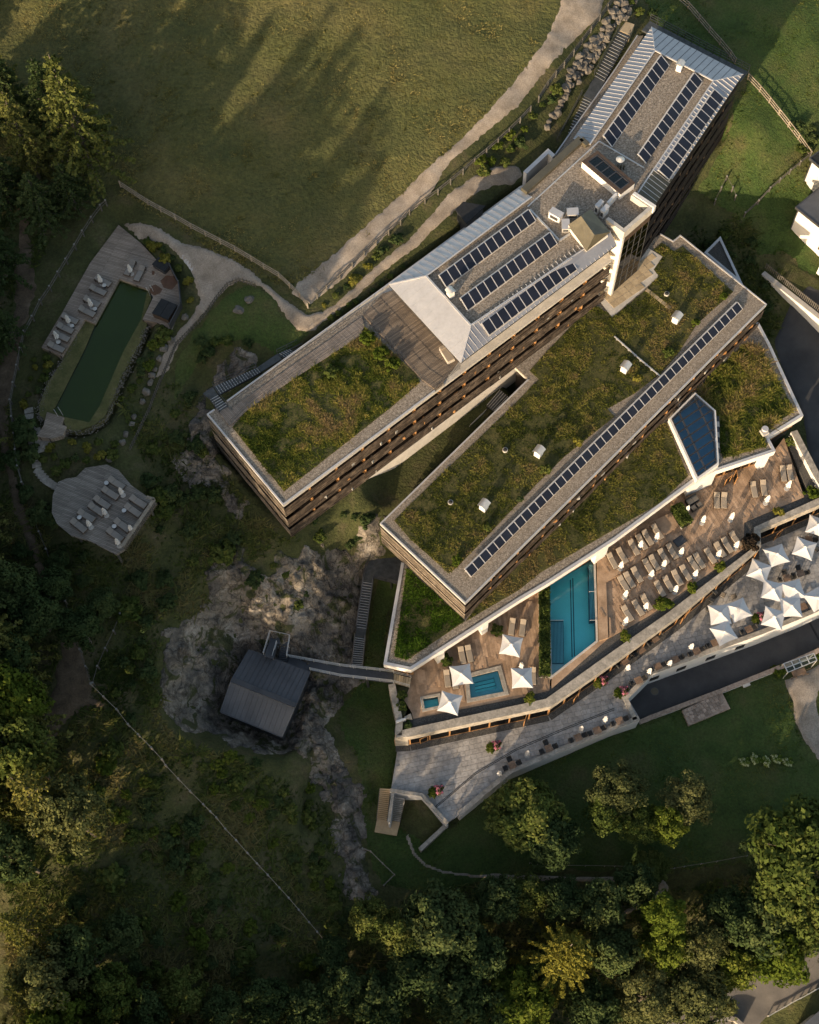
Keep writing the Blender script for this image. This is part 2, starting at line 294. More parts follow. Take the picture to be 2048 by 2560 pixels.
# ------------------------------------------------------------------ objects
def tag(o, label=None, cat=None, group=None, kind=None):
    if label: o['label'] = label
    if cat: o['category'] = cat
    if group: o['group'] = group
    if kind: o['kind'] = kind
    return o
def link(o, parent=None):
    COL.objects.link(o)
    if parent is not None: o.parent = parent
    return o
def thing(name, label, cat, loc=(0, 0, 0), rotz=0.0, group=None):
    o = bpy.data.objects.new(name, None); o.empty_display_size = 0.3
    o.location = loc; o.rotation_euler = (0, 0, rotz)
    return tag(link(o), label, cat, group)
def dup(root, loc=None, rotz=None, label=None, scale=None):
    r = root.copy(); COL.objects.link(r)
    if loc is not None: r.location = loc
    if rotz is not None: r.rotation_euler = (0, 0, rotz)
    if scale is not None: r.scale = scale
    if label: r['label'] = label
    for ch in list(root.children):
        c = ch.copy(); COL.objects.link(c); c.parent = r
        for g in list(ch.children):
            d = g.copy(); COL.objects.link(d); d.parent = c
    return r
class MB:
    def __init__(s): s.v = []; s.f = []
    def add(s, vs, fs):
        n = len(s.v); s.v += [tuple(v) for v in vs]; s.f += [tuple(i + n for i in f) for f in fs]
        return s
    def box(s, c, size, rz=0.0, tilt=None):
        hx, hy, hz = size[0] / 2, size[1] / 2, size[2] / 2
        ca, sa = math.cos(rz), math.sin(rz)
        vs = []
        for z in (-hz, hz):
            for x, y in ((-hx, -hy), (hx, -hy), (hx, hy), (-hx, hy)):
                zz = z + (tilt * x if tilt else 0)
                vs.append((c[0] + x * ca - y * sa, c[1] + x * sa + y * ca, c[2] + zz))
        return s.add(vs, [(3, 2, 1, 0), (4, 5, 6, 7), (0, 1, 5, 4), (1, 2, 6, 5), (2, 3, 7, 6), (3, 0, 4, 7)])
    def bar(s, p, q, w, h):
        """a straight beam from p to q, w wide and h high (p, q at its axis)"""
        p = Vector(p); q = Vector(q); d = (q - p)
        if d.length < 1e-6: return s
        d.normalize()
        up = Vector((0, 0, 1)) if abs(d.z) < 0.95 else Vector((1, 0, 0))
        sd = d.cross(up).normalized(); u = sd.cross(d).normalized()
        vs = [pp + sd * (a * w / 2) + u * (b * h / 2) for pp in (p, q) for a, b in ((-1, -1), (1, -1), (1, 1), (-1, 1))]
        return s.add(vs, [(0, 1, 2, 3), (7, 6, 5, 4), (4, 5, 1, 0), (5, 6, 2, 1), (6, 7, 3, 2), (7, 4, 0, 3)])
    def prism(s, poly, z0, z1, bottom=True):
        p = [(a[0], a[1]) for a in poly]
        if area2(p) < 0: p.reverse()
        n = len(p)
        vs = [(x, y, z0) for x, y in p] + [(x, y, z1) for x, y in p]
        fs = [(i, (i + 1) % n, n + (i + 1) % n, n + i) for i in range(n)]
        tri = tess(p)
        fs += [(n + a, n + b, n + c) for a, b, c in tri]
        if bottom: fs += [(c, b, a) for a, b, c in tri]
        return s.add(vs, fs)
    def ring(s, outer, inner, z0, z1, z1i=None):
        """parapet or kerb between two outlines with the same number of corners"""
        n = len(outer); z1i = z1 if z1i is None else z1i
        if area2(outer) < 0: outer = outer[::-1]; inner = inner[::-1]
        vs = [(x, y, z0) for x, y in outer] + [(x, y, z1) for x, y in outer] + [(x, y, z1i) for x, y in inner] + [(x, y, z0) for x, y in inner]
        fs = []
        for i in range(n):
            j = (i + 1) % n
            fs += [(i, j, n + j, n + i), (n + i, n + j, 2 * n + j, 2 * n + i), (2 * n + i, 2 * n + j, 3 * n + j, 3 * n + i), (3 * n + i, 3 * n + j, j, i)]
        return s.add(vs, fs)
    def cyl(s, c, r0, r1, z0, z1, n=10, ang=0.0):
        vs = [(c[0] + r * math.cos(ang + 2 * math.pi * i / n), c[1] + r * math.sin(ang + 2 * math.pi * i / n), z) for r, z in ((r0, z0), (r1, z1)) for i in range(n)]
        fs = [(i, (i + 1) % n, n + (i + 1) % n, n + i) for i in range(n)] + [tuple(range(n - 1, -1, -1)), tuple(range(n, 2 * n))]
        return s.add(vs, fs)
    def limb(s, pts, rad, n=6):
        """a tapering tube through pts"""
        rings = []
        for i, p in enumerate(pts):
            p = Vector(p)
            d = (Vector(pts[min(i + 1, len(pts) - 1)]) - Vector(pts[max(i - 1, 0)])).normalized()
            a = d.cross(Vector((0.3, 0.9, 0.2))).normalized(); b = d.cross(a)
            rings.append([p + (a * math.cos(2 * math.pi * k / n) + b * math.sin(2 * math.pi * k / n)) * rad[i] for k in range(n)])
        vs = [v for r in rings for v in r]; fs = []
        for i in range(len(rings) - 1):
            for k in range(n):
                fs.append((i * n + k, i * n + (k + 1) % n, (i + 1) * n + (k + 1) % n, (i + 1) * n + k))
        fs.append(tuple(range(n - 1, -1, -1))); fs.append(tuple(range((len(rings) - 1) * n, len(rings) * n)))
        return s.add(vs, fs)
    def mesh(s, name, off=None):
        me = bpy.data.meshes.new(name)
        vs = s.v if off is None else [(x - off[0], y - off[1], z - off[2]) for x, y, z in s.v]
        me.from_pydata(vs, [], s.f); me.update()
        return me
    def build(s, name, mat, parent=None, local=False, kind=None, smooth=False):
        off = None
        if parent is not None and not local:
            off = Vector(parent.location)
            if parent.parent is not None: off = off + Vector(parent.parent.location)
        me = s.mesh(name, off); me.materials.append(MATS[mat])
        if smooth:
            for p in me.polygons: p.use_smooth = True
        o = link(bpy.data.objects.new(name, me), parent)
        if kind: o['kind'] = kind
        return o
def area2(p):
    return 0.5 * sum(p[i][0] * p[(i + 1) % len(p)][1] - p[(i + 1) % len(p)][0] * p[i][1] for i in range(len(p)))
def tess(p):
    tri = tessellate_polygon([[Vector((x, y, 0)) for x, y in p]])
    out = []
    for a, b, c in tri:
        ar = (p[b][0] - p[a][0]) * (p[c][1] - p[a][1]) - (p[c][0] - p[a][0]) * (p[b][1] - p[a][1])
        if abs(ar) < 1e-9: continue
        out.append((a, b, c) if ar > 0 else (a, c, b))
    return out
def inset(poly, d):
    """move every edge inwards by d (a number or one per edge), mitred corners"""
    p = [Vector((a[0], a[1])) for a in poly]; n = len(p)
    sgn = 1 if area2([(a.x, a.y) for a in p]) > 0 else -1
    dd = d if isinstance(d, (list, tuple)) else [d] * n
    lines = []
    for i in range(n):
        e = (p[(i + 1) % n] - p[i]).normalized(); nn = Vector((-e.y, e.x)) * sgn
        lines.append((p[i] + nn * dd[i], e))
    out = []
    for i in range(n):
        (a, e), (b, f) = lines[i - 1], lines[i]
        cr = e.x * f.y - e.y * f.x
        if abs(cr) < 1e-4: out.append((b.x, b.y)); continue
        t = ((b.x - a.x) * f.y - (b.y - a.y) * f.x) / cr
        q = a + e * t; out.append((q.x, q.y))
    return out
def sdist(X, Y, poly):
    """signed distance to an outline, positive inside"""
    X = np.asarray(X, float); Y = np.asarray(Y, float)
    best = np.full(X.shape, 1e9); inside = np.zeros(X.shape, bool); n = len(poly)
    for i in range(n):
        x0, y0 = poly[i]; x1, y1 = poly[(i + 1) % n]
        dx, dy = x1 - x0, y1 - y0; L2 = dx * dx + dy * dy + 1e-12
        t = np.clip(((X - x0) * dx + (Y - y0) * dy) / L2, 0, 1)
        best = np.minimum(best, (X - x0 - t * dx) ** 2 + (Y - y0 - t * dy) ** 2)
        if abs(dy) > 1e-12:
            c = ((y0 > Y) != (y1 > Y)) & (X < dx * (Y - y0) / dy + x0)
            inside ^= c
    d = np.sqrt(best)
    return np.where(inside, d, -d)
def lerp2(a, b, t): return Vector(a) * (1 - t) + Vector(b) * t
def fast_mesh(name, verts, nper, mat, parent=None, vals=None, kind=None, loc=None):
    """many small separate faces with nper corners each, straight from numpy"""
    nv = len(verts); nf = nv // nper
    me = bpy.data.meshes.new(name)
    me.vertices.add(nv); me.vertices.foreach_set('co', np.asarray(verts, np.float32).ravel())
    me.loops.add(nv); me.loops.foreach_set('vertex_index', np.arange(nv, dtype=np.int32))
    me.polygons.add(nf); me.polygons.foreach_set('loop_start', np.arange(0, nv, nper, dtype=np.int32))
    me.polygons.foreach_set('loop_total', np.full(nf, nper, np.int32))
    if vals is not None:
        at = me.attributes.new('v', 'FLOAT', 'POINT'); at.data.foreach_set('value', np.repeat(np.asarray(vals, np.float32), nper))
    me.update(); me.validate()
    me.materials.append(MATS[mat])
    o = bpy.data.objects.new(name, me); link(o, parent)
    if loc is not None: o.location = loc
    if kind: o['kind'] = kind
    return o
def leaf_quads(cen, size, nrm=None, up=0.5, rng=RNG, aspect=1.6):
    """a quad at every centre, turned at random (leaning towards nrm when given)"""
    n = len(cen)
    d = rng.normal(size=(n, 3))
    if nrm is not None: d = d * 0.55 + nrm * 0.9
    d[:, 2] += up
    d /= np.linalg.norm(d, axis=1)[:, None] + 1e-9
    a = np.cross(d, rng.normal(size=(n, 3))); a /= np.linalg.norm(a, axis=1)[:, None] + 1e-9
    b = np.cross(d, a)
    s = np.asarray(size).reshape(-1, 1) * np.ones((n, 1)) * 0.5
    a = a * s * aspect; b = b * s
    q = np.stack([cen - a, cen + b * 0.9, cen + a, cen - b * 0.9], 1)
    return q.reshape(-1, 3)
def blades(base, h, w, lean=0.5, rng=RNG):
    n = len(base)
    ang = rng.uniform(0, 2 * np.pi, n)
    sd = np.stack([np.cos(ang), np.sin(ang), np.zeros(n)], 1) * (np.asarray(w).reshape(-1, 1) / 2)
    ln = rng.normal(size=(n, 3)) * lean; ln[:, 2] = 1
    tip = base + ln * np.asarray(h).reshape(-1, 1)
    return np.stack([base - sd, base + sd, tip], 1).reshape(-1, 3)
ORD = ['first', 'second', 'third', 'fourth', 'fifth', 'sixth', 'seventh', 'eighth', 'ninth', 'tenth', 'eleventh', 'twelfth', 'thirteenth', 'fourteenth',
       'fifteenth', 'sixteenth', 'seventeenth', 'eighteenth', 'nineteenth', 'twentieth'] + ['twenty-' + o for o in ('first', 'second', 'third', 'fourth', 'fifth', 'sixth', 'seventh', 'eighth', 'ninth')] + ['thirtieth']
def nth(i, n, frm='the left'):
    if n == 1: return ''
    if i == 0: return 'first from ' + frm
    if i == n - 1: return 'last from ' + frm
    return ORD[i] + ' from ' + frm
# ------------------------------------------------------------------ levels (metres above the pool deck)
Z_A, Z_EAVE, Z_RIDGE, Z_UP = 17.2, 20.0, 20.8, 20.5      # main wing: lower roof, eaves, ridge, upper gravel roof
Z_B, Z_POD, Z_DECK, Z_STONE, Z_RAMP = 9.0, 4.0, 0.0, -3.5, -7.2
Z_POND = 16.0

# ------------------------------------------------------------------ terrain
CTRL = [  # photograph x, y and the level of the ground there
    (250, 100, 21), (700, 50, 22), (1150, 50, 21.5), (500, 400, 19), (800, 500, 18), (900, 640, 17.2), (350, 450, 18), (1024, 300, 20), (60, 60, 20.5),
    (1450, 10, 20.6), (1250, 300, 19), (1000, 500, 17.8), (800, 650, 17), (740, 720, 16.8), (1380, 150, 20),
    (720, 800, 16.5), (870, 740, 16.6), (1130, 560, 16.8), (1260, 460, 16.8), (1400, 330, 16.3), (1480, 200, 16.6), (1570, 40, 18.2), (1340, 330, 17.3), (1200, 440, 17.4),
    (1000, 640, 16.6), (1290, 430, 16.5),
    (1680, 20, 15.5), (1900, 130, 13), (2020, 60, 13.5), (1900, 330, 10.5), (1800, 400, 8.5), (1730, 500, 6.5), (1700, 600, 4.5), (1830, 680, 2.5), (1980, 480, 5.5),
    (2040, 300, 9), (1940, 620, 3.5), (2040, 700, 3), (1990, 820, 0.5), (1960, 900, -1.5), (2040, 950, -1.5), (2040, 1100, -1.8),
    (200, 650, 16.3), (330, 600, 16.5), (150, 800, 16.2), (60, 800, 15.6), (45, 600, 16.2), (40, 1000, 14.6), (110, 1010, 15.9), (330, 900, 16.1), (120, 1120, 15.4), (250, 1120, 15.4),
    (400, 870, 15.8), (470, 800, 15.8), (600, 760, 16.2), (560, 900, 14.0), (640, 860, 15.4), (730, 850, 16.2), (480, 960, 13.2),
    (430, 1060, 13.4), (350, 1180, 14.2), (300, 1330, 12.4), (250, 1270, 14.4), (330, 1260, 13.6), (180, 1330, 13.0), (90, 1300, 12.6), (170, 1600, 9.5), (100, 1850, 6.5), (30, 1500, 10.5), (20, 2050, 4.5),
    (460, 1200, 10.5), (560, 1200, 10.0), (640, 1290, 9.2), (730, 1345, 8.9), (520, 1400, 9.2), (420, 1450, 9.4), (860, 1260, 8.0), (1000, 1170, 7.4), (1140, 1060, 7.2), (1060, 1180, 6.0),
    (930, 1300, 6.2), (1220, 1020, 5.6), (1280, 980, 5.6), (1150, 1120, 5.6),
    (640, 1440, 7.6), (760, 1430, 6.0), (860, 1400, 3.2), (590, 1560, 6.8), (440, 1640, 7.6), (420, 1760, 7.0), (700, 1560, 4.0), (800, 1560, 1.2), (860, 1560, -1.8), (640, 1880, 3.2),
    (790, 1720, -1.5), (750, 1830, -0.2), (500, 1880, 5.2), (350, 1700, 8.0), (250, 1800, 7.2), (830, 1930, -2.0), (850, 2080, -3.6), (880, 2220, -6.0),
    (920, 1460, -3.6), (890, 1650, -4.2), (930, 1650, -4.2), (880, 1780, -4.8), (960, 1820, -4.4), (930, 1950, -5.2), (960, 2080, -6.3), (900, 2130, -6.5), (1080, 2090, -6.2), (1035, 2030, -5.0), (1075, 2035, -4.9), (1050, 2005, -4.8),
    (400, 2000, 3.6), (600, 2050, 0.8), (700, 2200, -3.2), (300, 2200, 1.6), (500, 2300, -2.0), (150, 2350, 1.0), (100, 2540, -2.0), (500, 2520, -6.0), (800, 2400, -6.8), (900, 2540, -9.5),
    (1100, 2200, -7.4), (1300, 2180, -7.6), (1300, 2000, -6.8), (1500, 1900, -6.4), (1650, 1830, -6.6), (1850, 1800, -6.8), (2000, 1700, -6.9), (1990, 1900, -7.2), (1700, 2050, -7.4),
    (1650, 2180, -8.2), (1500, 2300, -10), (1250, 2400, -10.5), (1900, 2200, -8.8), (1800, 2400, -12), (2000, 2480, -13), (1700, 2540, -13.2), (1300, 2550, -12), (2040, 2100, -8),
    (1700, 1650, -7.4), (1900, 1600, -7.4), (2040, 1540, -7.4), (1620, 1760, -7.2),
    # ground beyond the picture
    (-300, 300, 21), (-300, 900, 17), (-350, 1400, 13), (-350, 1900, 7.5), (-300, 2400, 2), (-100, 2900, -5), (600, 3000, -14), (1300, 3000, -18), (2100, 2950, -18), (2500, 2300, -12),
    (2450, 1500, -6), (2450, 900, -2), (2450, 300, 6), (1000, -300, 26), (200, -300, 26), (1800, -300, 18), (2400, -200, 12), (-900, 1000, 19), (-900, 2000, 10), (-800, 0, 26)]
_cp = np.array([(*G(a, b, z)[:2], z) for a, b, z in CTRL])
def _kern(r): return r
_D = np.hypot(_cp[:, None, 0] - _cp[None, :, 0], _cp[:, None, 1] - _cp[None, :, 1])
_A = np.zeros((len(_cp) + 3, len(_cp) + 3)); _A[:len(_cp), :len(_cp)] = _D - np.eye(len(_cp)) * 0.8
_A[:len(_cp), -3:] = np.c_[np.ones(len(_cp)), _cp[:, :2]]; _A[-3:, :len(_cp)] = _A[:len(_cp), -3:].T
_w = np.linalg.solve(_A, np.r_[_cp[:, 2], 0, 0, 0])
def rbf(X, Y):
    out = _w[-3] + _w[-2] * X + _w[-1] * Y
    for (cx, cy, _), w in zip(_cp, _w): out = out + w * np.hypot(X - cx, Y - cy)
    return out
def fbm(x, y, s, o=4, seed=0.0): return noise.fractal(Vector((x * s + seed, y * s - seed, seed * 1.7)), 1.0, 2.0, o, noise_basis='PERLIN_ORIGINAL')
STEP = 0.5
X0, X1, Y0, Y1 = -82.0, 82.0, -30.0, 160.0
xs = np.concatenate([np.array([-700, -500, -350, -260, -200, -160, -130, -110, -96, -88]), np.arange(X0, X1 + 0.01, STEP), np.array([88, 96, 110, 130, 160, 200, 260, 350, 500, 700])])
ys = np.concatenate([np.array([-700, -500, -350, -260, -180, -130, -90, -66, -50, -40, -34]), np.arange(Y0, Y1 + 0.01, STEP), np.array([166, 176, 190, 220, 260, 350, 500, 700])])
GX, GY = np.meshgrid(xs, ys)
TZ = rbf(np.clip(GX, -120, 120), np.clip(GY, -70, 190))
_nz = np.array([[fbm(x, y, 0.16, 4) if abs(x) < 100 and -60 < y < 175 else 0.0 for x in xs] for y in ys])

# outlines that the ground has to stay under or level with:  (outline, level at which it was traced, level, steepness of the cut)
POND = V('01', 1005, 620, 1255, 715, 1275, 790, 1200, 965, 1240, 1000, 1180, 1160, 1020, 1450, 925, 1700) + V('02', 880, 60, 790, 130, 640, 180, 560, 160, 520, 60) + V('02', 400, 110, 330, 40) + V('01', 330, 1680, 400, 1500, 520, 1320, 590, 1180, 720, 970, 805, 995)
POND_DEEP = V('01', 1005, 625, 1250, 715, 1270, 790, 1195, 965, 1040, 1240, 840, 1700) + V('02', 760, 110, 540, 60, 440, 0) + V('01', 470, 1690, 720, 1200, 810, 995)
STONE_POLY = V('g', 460, 770, 375, 1300, 750, 1350, 1055, 1700) + V('23', 430, 1680, 860, 1320, 1725, 945) + V('33', 215, 875, 112, 700, 320, 495, 1250, 150) + V('e', 1725, 1330) + [(2100, 1500), (2100, 1230)] + V('32', 1725, 870, 1235, 1090, 1235, 1160, 620, 1640) + V('23', 1725, 410, 1190, 800)
DECK_POLY = V('g', 600, 70, 530, 240, 620, 390) + V('23', 30, 882, 980, 690, 1180, 640) + V('d', 640, 1700, 1330, 1200, 1600, 1070) + V('32', 310, 1725, 1090, 1170, 1095, 950, 1600, 735, 1430, 245)
DECK_TOP = V('c', 1215, 1230, 520, 1440) + V('32', 690, 500) + V('d', 1420, -60, 600, 470) + V('f', 1725, 520, 380, 1400)
RAMP_POLY = V('33', 112, 700, 320, 495, 1250, 150) + V('e', 1725, 1330) + [(2110, 1490), (2110, 1590)] + V('33', 1725, 290, 1420, 420, 900, 630, 310, 850, 215, 880)
POD_POLY = V('f', 45, 1385, 380, 1455, 1725, 590) + V('d', 600, 530, 1420, 0) + V('32', 690, 590) + V('c', 510, 1490, 1215, 1255, 1130, 1095, 1540, 840, 1150, 0) + V('31', 1215, 990) + [(1500, 1000), (1100, 1330)] + V('f', 265, 130)
B_POLY = V('12', 1475, 960) + V('22', 470, 1635) + V('31', 1285, 840, 555, 255, 495, 305, 390, 245) + [(1560, 640), (1340, 880), (1285, 915)] + V('21', 995, 1470)
A_POLY = [(517, 1036), (708, 1264), (1530, 649), (1440, 400), (1300, 463), (567, 1002), (535.6, 1023)]
NE_POLY = [(1440, 347), (1630, 67), (1858, 186), (1635, 517), (1530, 640)]
PIT = V('22', -80, 760, 735, 15) + [(1310, 945), (1282, 922), (1090, 1075), (1000, 1150), (960, 1250)]
GABLE = V('13', 375, 300, 885, 485, 650, 1030, 135, 820)
PONDDECK = V('01', 1000, 170, 1190, 325, 1335, 480, 1440, 545, 1515, 690, 1520, 840, 1440, 1050, 1350, 1000, 1200, 968, 1255, 715, 1005, 622, 800, 998, 520, 1275, 350, 1200, 540, 880, 760, 490)
VIEWDECK = V('02', 490, 610, 720, 490, 900, 462, 1110, 640, 1320, 785, 1040, 1185, 980, 1220, 600, 1060, 437, 870)
CUTS = [(POND, Z_POND, 14.6, 2.0), (PONDDECK, Z_POND + 0.3, Z_POND + 0.1, 0.5), (VIEWDECK, 15.6, 15.2, 0.6), (STONE_POLY, Z_STONE, Z_STONE - 0.35, 3.0), (DECK_POLY + DECK_TOP, 0.0, -0.6, 3.0), (RAMP_POLY, Z_RAMP, Z_RAMP - 0.15, 3.0),
        (POD_POLY, Z_POD, -0.6, 2.5), (B_POLY, Z_B, 3.2, 2.0), (A_POLY, Z_A, 9.0, 14.0), (NE_POLY, Z_EAVE, 9.0, 10.0), (PIT, 5.6, 5.4, 1.2), (V('g', 175, 1660, 480, 1690, 440, 1870, 170, 1830), -6.3, -6.6, 0.5), (V('g', 235, 1290, 545, 1410, 480, 1700, 195, 1670), -5.0, -6.5, 0.9), (GABLE, 2.0, -2.0, 1.6)]
INFO = []
for poly, zt, lv, sl in CUTS:
    w = XY(poly, zt); xa = np.array(w)
    m = (GX > xa[:, 0].min() - 9) & (GX < xa[:, 0].max() + 9) & (GY > xa[:, 1].min() - 9) & (GY < xa[:, 1].max() + 9)
    sd = sdist(GX[m], GY[m], w)
    TZ[m] = np.minimum(TZ[m], np.where(sd > -8, lv + np.maximum(0, -sd - 0.25) * sl, 1e9))
# rock faces stand up and crack, soil only undulates
ROCK1 = V('h', 130, 760, 330, 560, 560, 420, 800, 400, 1000, 300, 1130, 30, 1330, 60, 1330, 230, 1190, 480, 1130, 700, 1090, 1100, 1030, 1560, 900, 1720) + [(850, 1745), (815, 1770), (830, 1830), (870, 1900), (890, 1960), (893, 2040), (925, 2200), (945, 2245), (880, 2250), (830, 2100), (800, 1960), (720, 1860), (640, 1868), (560, 1845), (440, 1800), (400, 1700), (425, 1640), (530, 1530)] + V('12', 60, 1480, 260, 1330, 330, 1240)
ROCK2 = V('a', 60, 480, 250, 260, 430, 120, 720, 50, 830, 130, 760, 260, 620, 350, 420, 450, 180, 560, 40, 640)
ROCK3 = V('02', 1480, 380, 1600, 60, 1725, 0) + V('12', 60, 30, 80, 230, 240, 560, 300, 800, 200, 760, 0, 560) + V('02', 1600, 560)
ROCKS = [(ROCK1, 4.0), (ROCK2, 15.0), (ROCK3, 12.5)]
RW = [XY(p, z) for p, z in ROCKS]
rk = np.zeros_like(TZ)
for w in RW:
    xa = np.array(w)
    m = (GX > xa[:, 0].min() - 4) & (GX < xa[:, 0].max() + 4) & (GY > xa[:, 1].min() - 4) & (GY < xa[:, 1].max() + 4)
    sd = sdist(GX[m], GY[m], w); rk[m] = np.maximum(rk[m], np.clip(sd / 2.0, 0, 1))
wild = np.ones_like(TZ)
for poly, zt, lv, sl in CUTS:
    w = XY(poly, zt); xa = np.array(w)
    m = (GX > xa[:, 0].min() - 5) & (GX < xa[:, 0].max() + 5) & (GY > xa[:, 1].min() - 5) & (GY < xa[:, 1].max() + 5)
    wild[m] = np.minimum(wild[m], np.clip(-sdist(GX[m], GY[m], w) / 3.0, 0, 1))
TZ = TZ + _nz * (0.22 + 0.9 * rk) * wild
def H(x, y):
    i = np.clip(np.searchsorted(xs, x) - 1, 0, len(xs) - 2); j = np.clip(np.searchsorted(ys, y) - 1, 0, len(ys) - 2)
    u = (x - xs[i]) / (xs[i + 1] - xs[i]); v = (y - ys[j]) / (ys[j + 1] - ys[j])
    return (TZ[j, i] * (1 - u) + TZ[j, i + 1] * u) * (1 - v) + (TZ[j + 1, i] * (1 - u) + TZ[j + 1, i + 1] * u) * v
def GT(px, py, up=0.0):
    """the point of the ground (or up metres over it) seen at a pixel"""
    z = 5.0
    lo, hi = -25.0, 30.0
    for _ in range(40):
        z = 0.5 * (lo + hi); p = G(px, py, z)
        if float(H(p.x, p.y)) + up > z: lo = z
        else: hi = z
    return G(px, py, z)
def grid_obj(name, X, Y, Z, mat, mask=None, kind='structure', smooth=True):
    ny, nx = X.shape
    idx = np.arange(ny * nx).reshape(ny, nx)
    q = np.stack([idx[:-1, :-1], idx[:-1, 1:], idx[1:, 1:], idx[1:, :-1]], -1).reshape(-1, 4)
    if mask is not None:
        mq = (mask[:-1, :-1] & mask[:-1, 1:] & mask[1:, 1:] & mask[1:, :-1]).ravel(); q = q[mq]
    used = np.unique(q); remap = -np.ones(ny * nx, int); remap[used] = np.arange(len(used)); q = remap[q]
    co = np.stack([X.ravel(), Y.ravel(), Z.ravel()], 1)[used]
    me = bpy.data.meshes.new(name); nf = len(q)
    me.vertices.add(len(co)); me.vertices.foreach_set('co', co.astype(np.float32).ravel())
    me.loops.add(nf * 4); me.loops.foreach_set('vertex_index', q.astype(np.int32).ravel())
    me.polygons.add(nf); me.polygons.foreach_set('loop_start', np.arange(0, nf * 4, 4, dtype=np.int32)); me.polygons.foreach_set('loop_total', np.full(nf, 4, np.int32))
    if smooth: me.polygons.foreach_set('use_smooth', np.ones(nf, bool))
    me.update(); me.validate(); me.materials.append(MATS[mat])
    o = link(bpy.data.objects.new(name, me))
    if kind: o['kind'] = kind
    return o
ground = grid_obj('ground', GX, GY, TZ, 'forest_floor')
def sheet(name, px, zt, mat, lift=0.05, ragged=0.5, step=0.35, nscale=0.5, fade=0.5, rough=0.0, rscale=1.2, sink=0.25):
    """a surface that lies on the ground inside an outline and dives under it at the ragged rim"""
    w = XY(px, zt) if zt is not None else [(v.x, v.y) for v in (GT(a, b) for a, b in px)]
    xa = np.array(w); pad = 1.2
    X, Y = np.meshgrid(np.arange(xa[:, 0].min() - pad, xa[:, 0].max() + pad, step), np.arange(xa[:, 1].min() - pad, xa[:, 1].max() + pad, step))
    sd = sdist(X, Y, w); m = sd > -1.1
    nz = np.zeros_like(X); rz = np.zeros_like(X)
    for j, i in zip(*np.nonzero(m)):
        nz[j, i] = fbm(X[j, i], Y[j, i], nscale, 4, 3.1)
        if rough: rz[j, i] = abs(fbm(X[j, i], Y[j, i], rscale, 5, 7.7)) + 0.5 * fbm(X[j, i], Y[j, i], rscale * 3, 3, 1.3) + (0.3 * abs(fbm(X[j, i], Y[j, i], 2.4, 3, 4.3)) if rough > 0.5 else 0)
    k = np.clip((sd + nz * ragged) / fade, -1, 1)
    Z = H(X, Y) + np.where(k > 0, lift * np.minimum(1, k * 3), k * sink) + rz * rough * np.clip(sd / 1.5, 0, 1)
    return grid_obj(name, X, Y, Z, mat, m, smooth=rough < 0.5), w
# painted from far to near: meadow, lawns, paths
MEADOW = [(-400, -400), (1500, -400), (1420, -60), (1395, 60), (1320, 185), (1225, 290), (1150, 360), (1060, 440), (930, 560), (840, 640), (745, 715), (705, 695), (640, 655), (500, 590), (370, 512), (300, 465), (120, 480), (-400, 520)]
o, MEADOW_W = sheet('meadow', MEADOW, None, 'meadow_grass', 0.06, 0.8, 0.6, rough=0.22, rscale=0.9)
EAST = [(1590, -40), (2110, -40), (2110, 560), (2060, 700), (1960, 640), (1900, 640), (1860, 560), (1740, 480), (1780, 430), (1870, 190), (1640, 60)]
o, EAST_W = sheet('grass_slope', EAST, None, 'lawn_grass', 0.06, 0.8, 0.6, rough=0.15)
LAWN = [(950, 1400), (935, 1500), (905, 1690), (870, 1740), (855, 1760), (835, 1790), (880, 1880), (905, 1960), (905, 2040), (930, 2180), (960, 2215), (1100, 2230), (1250, 2200), (1420, 2170), (1800, 2175), (1930, 2140), (2110, 2080), (2110, 1950), (2060, 1900), (2000, 1840), (1985, 1770), (1960, 1700), (1965, 1670), (1900, 1680), (1800, 1720), (1620, 1795), (1450, 1865), (1290, 1930), (1150, 2045), (1060, 2110), (985, 2060), (985, 1960), (1000, 1850), (985, 1710), (960, 1680), (970, 1560), (1000, 1420)]
o, LAWN_W = sheet('lawn', LAWN, None, 'lawn_grass', 0.06, 0.6, 0.5, rough=0.06)
POOLSIDE = V('11', 0, 960, 300, 690, 430, 700, 540, 760, 700, 950, 790, 1060, 1000, 1090, 780, 1180, 600, 1260, 440, 1190, 300, 1120, 100, 1190, -60, 1300) + V('01', 1560, 1500, 1450, 1720, 1500, 1250)
o, _w2 = sheet('grass_bank', POOLSIDE, None, 'lawn_grass', 0.05, 0.5, 0.5)
ROAD = [(1530, -60), (1500, 40), (1440, 95), (1350, 195), (1290, 270), (1190, 350), (1120, 410), (1078, 482), (990, 562), (905, 650), (840, 712), (775, 760), (730, 735), (745, 705), (800, 665), (880, 595), (960, 525), (1030, 455), (1110, 385), (1210, 290), (1300, 185), (1370, 90), (1405, 0), (1410, -60)]
sheet('gravel_road', ROAD, None, 'road_gravel', 0.12, 0.22, 0.28, 2.0, rough=0.05, rscale=0.5)
PATH = V('01', 1050, 170, 1170, 150, 1350, 200, 1520, 320, 1725, 370) + V('11', 60, 390, 260, 470, 400, 570, 520, 680, 660, 790, 780, 880, 870, 930, 990, 900, 1110, 830, 1250, 710, 1400, 560, 1560, 420, 1725, 290) + V('20', 330, 1640, 560, 1480, 720, 1400, 900, 1400, 950, 1470, 870, 1560, 700, 1560, 520, 1640, 430, 1725) + V('11', 1725, 400, 1500, 560, 1290, 760, 1130, 890, 990, 990, 930, 1060, 780, 1060, 720, 990, 650, 890, 560, 760, 470, 680, 300, 640, 200, 690, 60, 830, -60, 960) + V('01', 1590, 1060, 1490, 1200, 1400, 1420, 1310, 1460, 1420, 1180, 1530, 1040, 1640, 920, 1690, 800, 1600, 520, 1420, 330, 1180, 290)
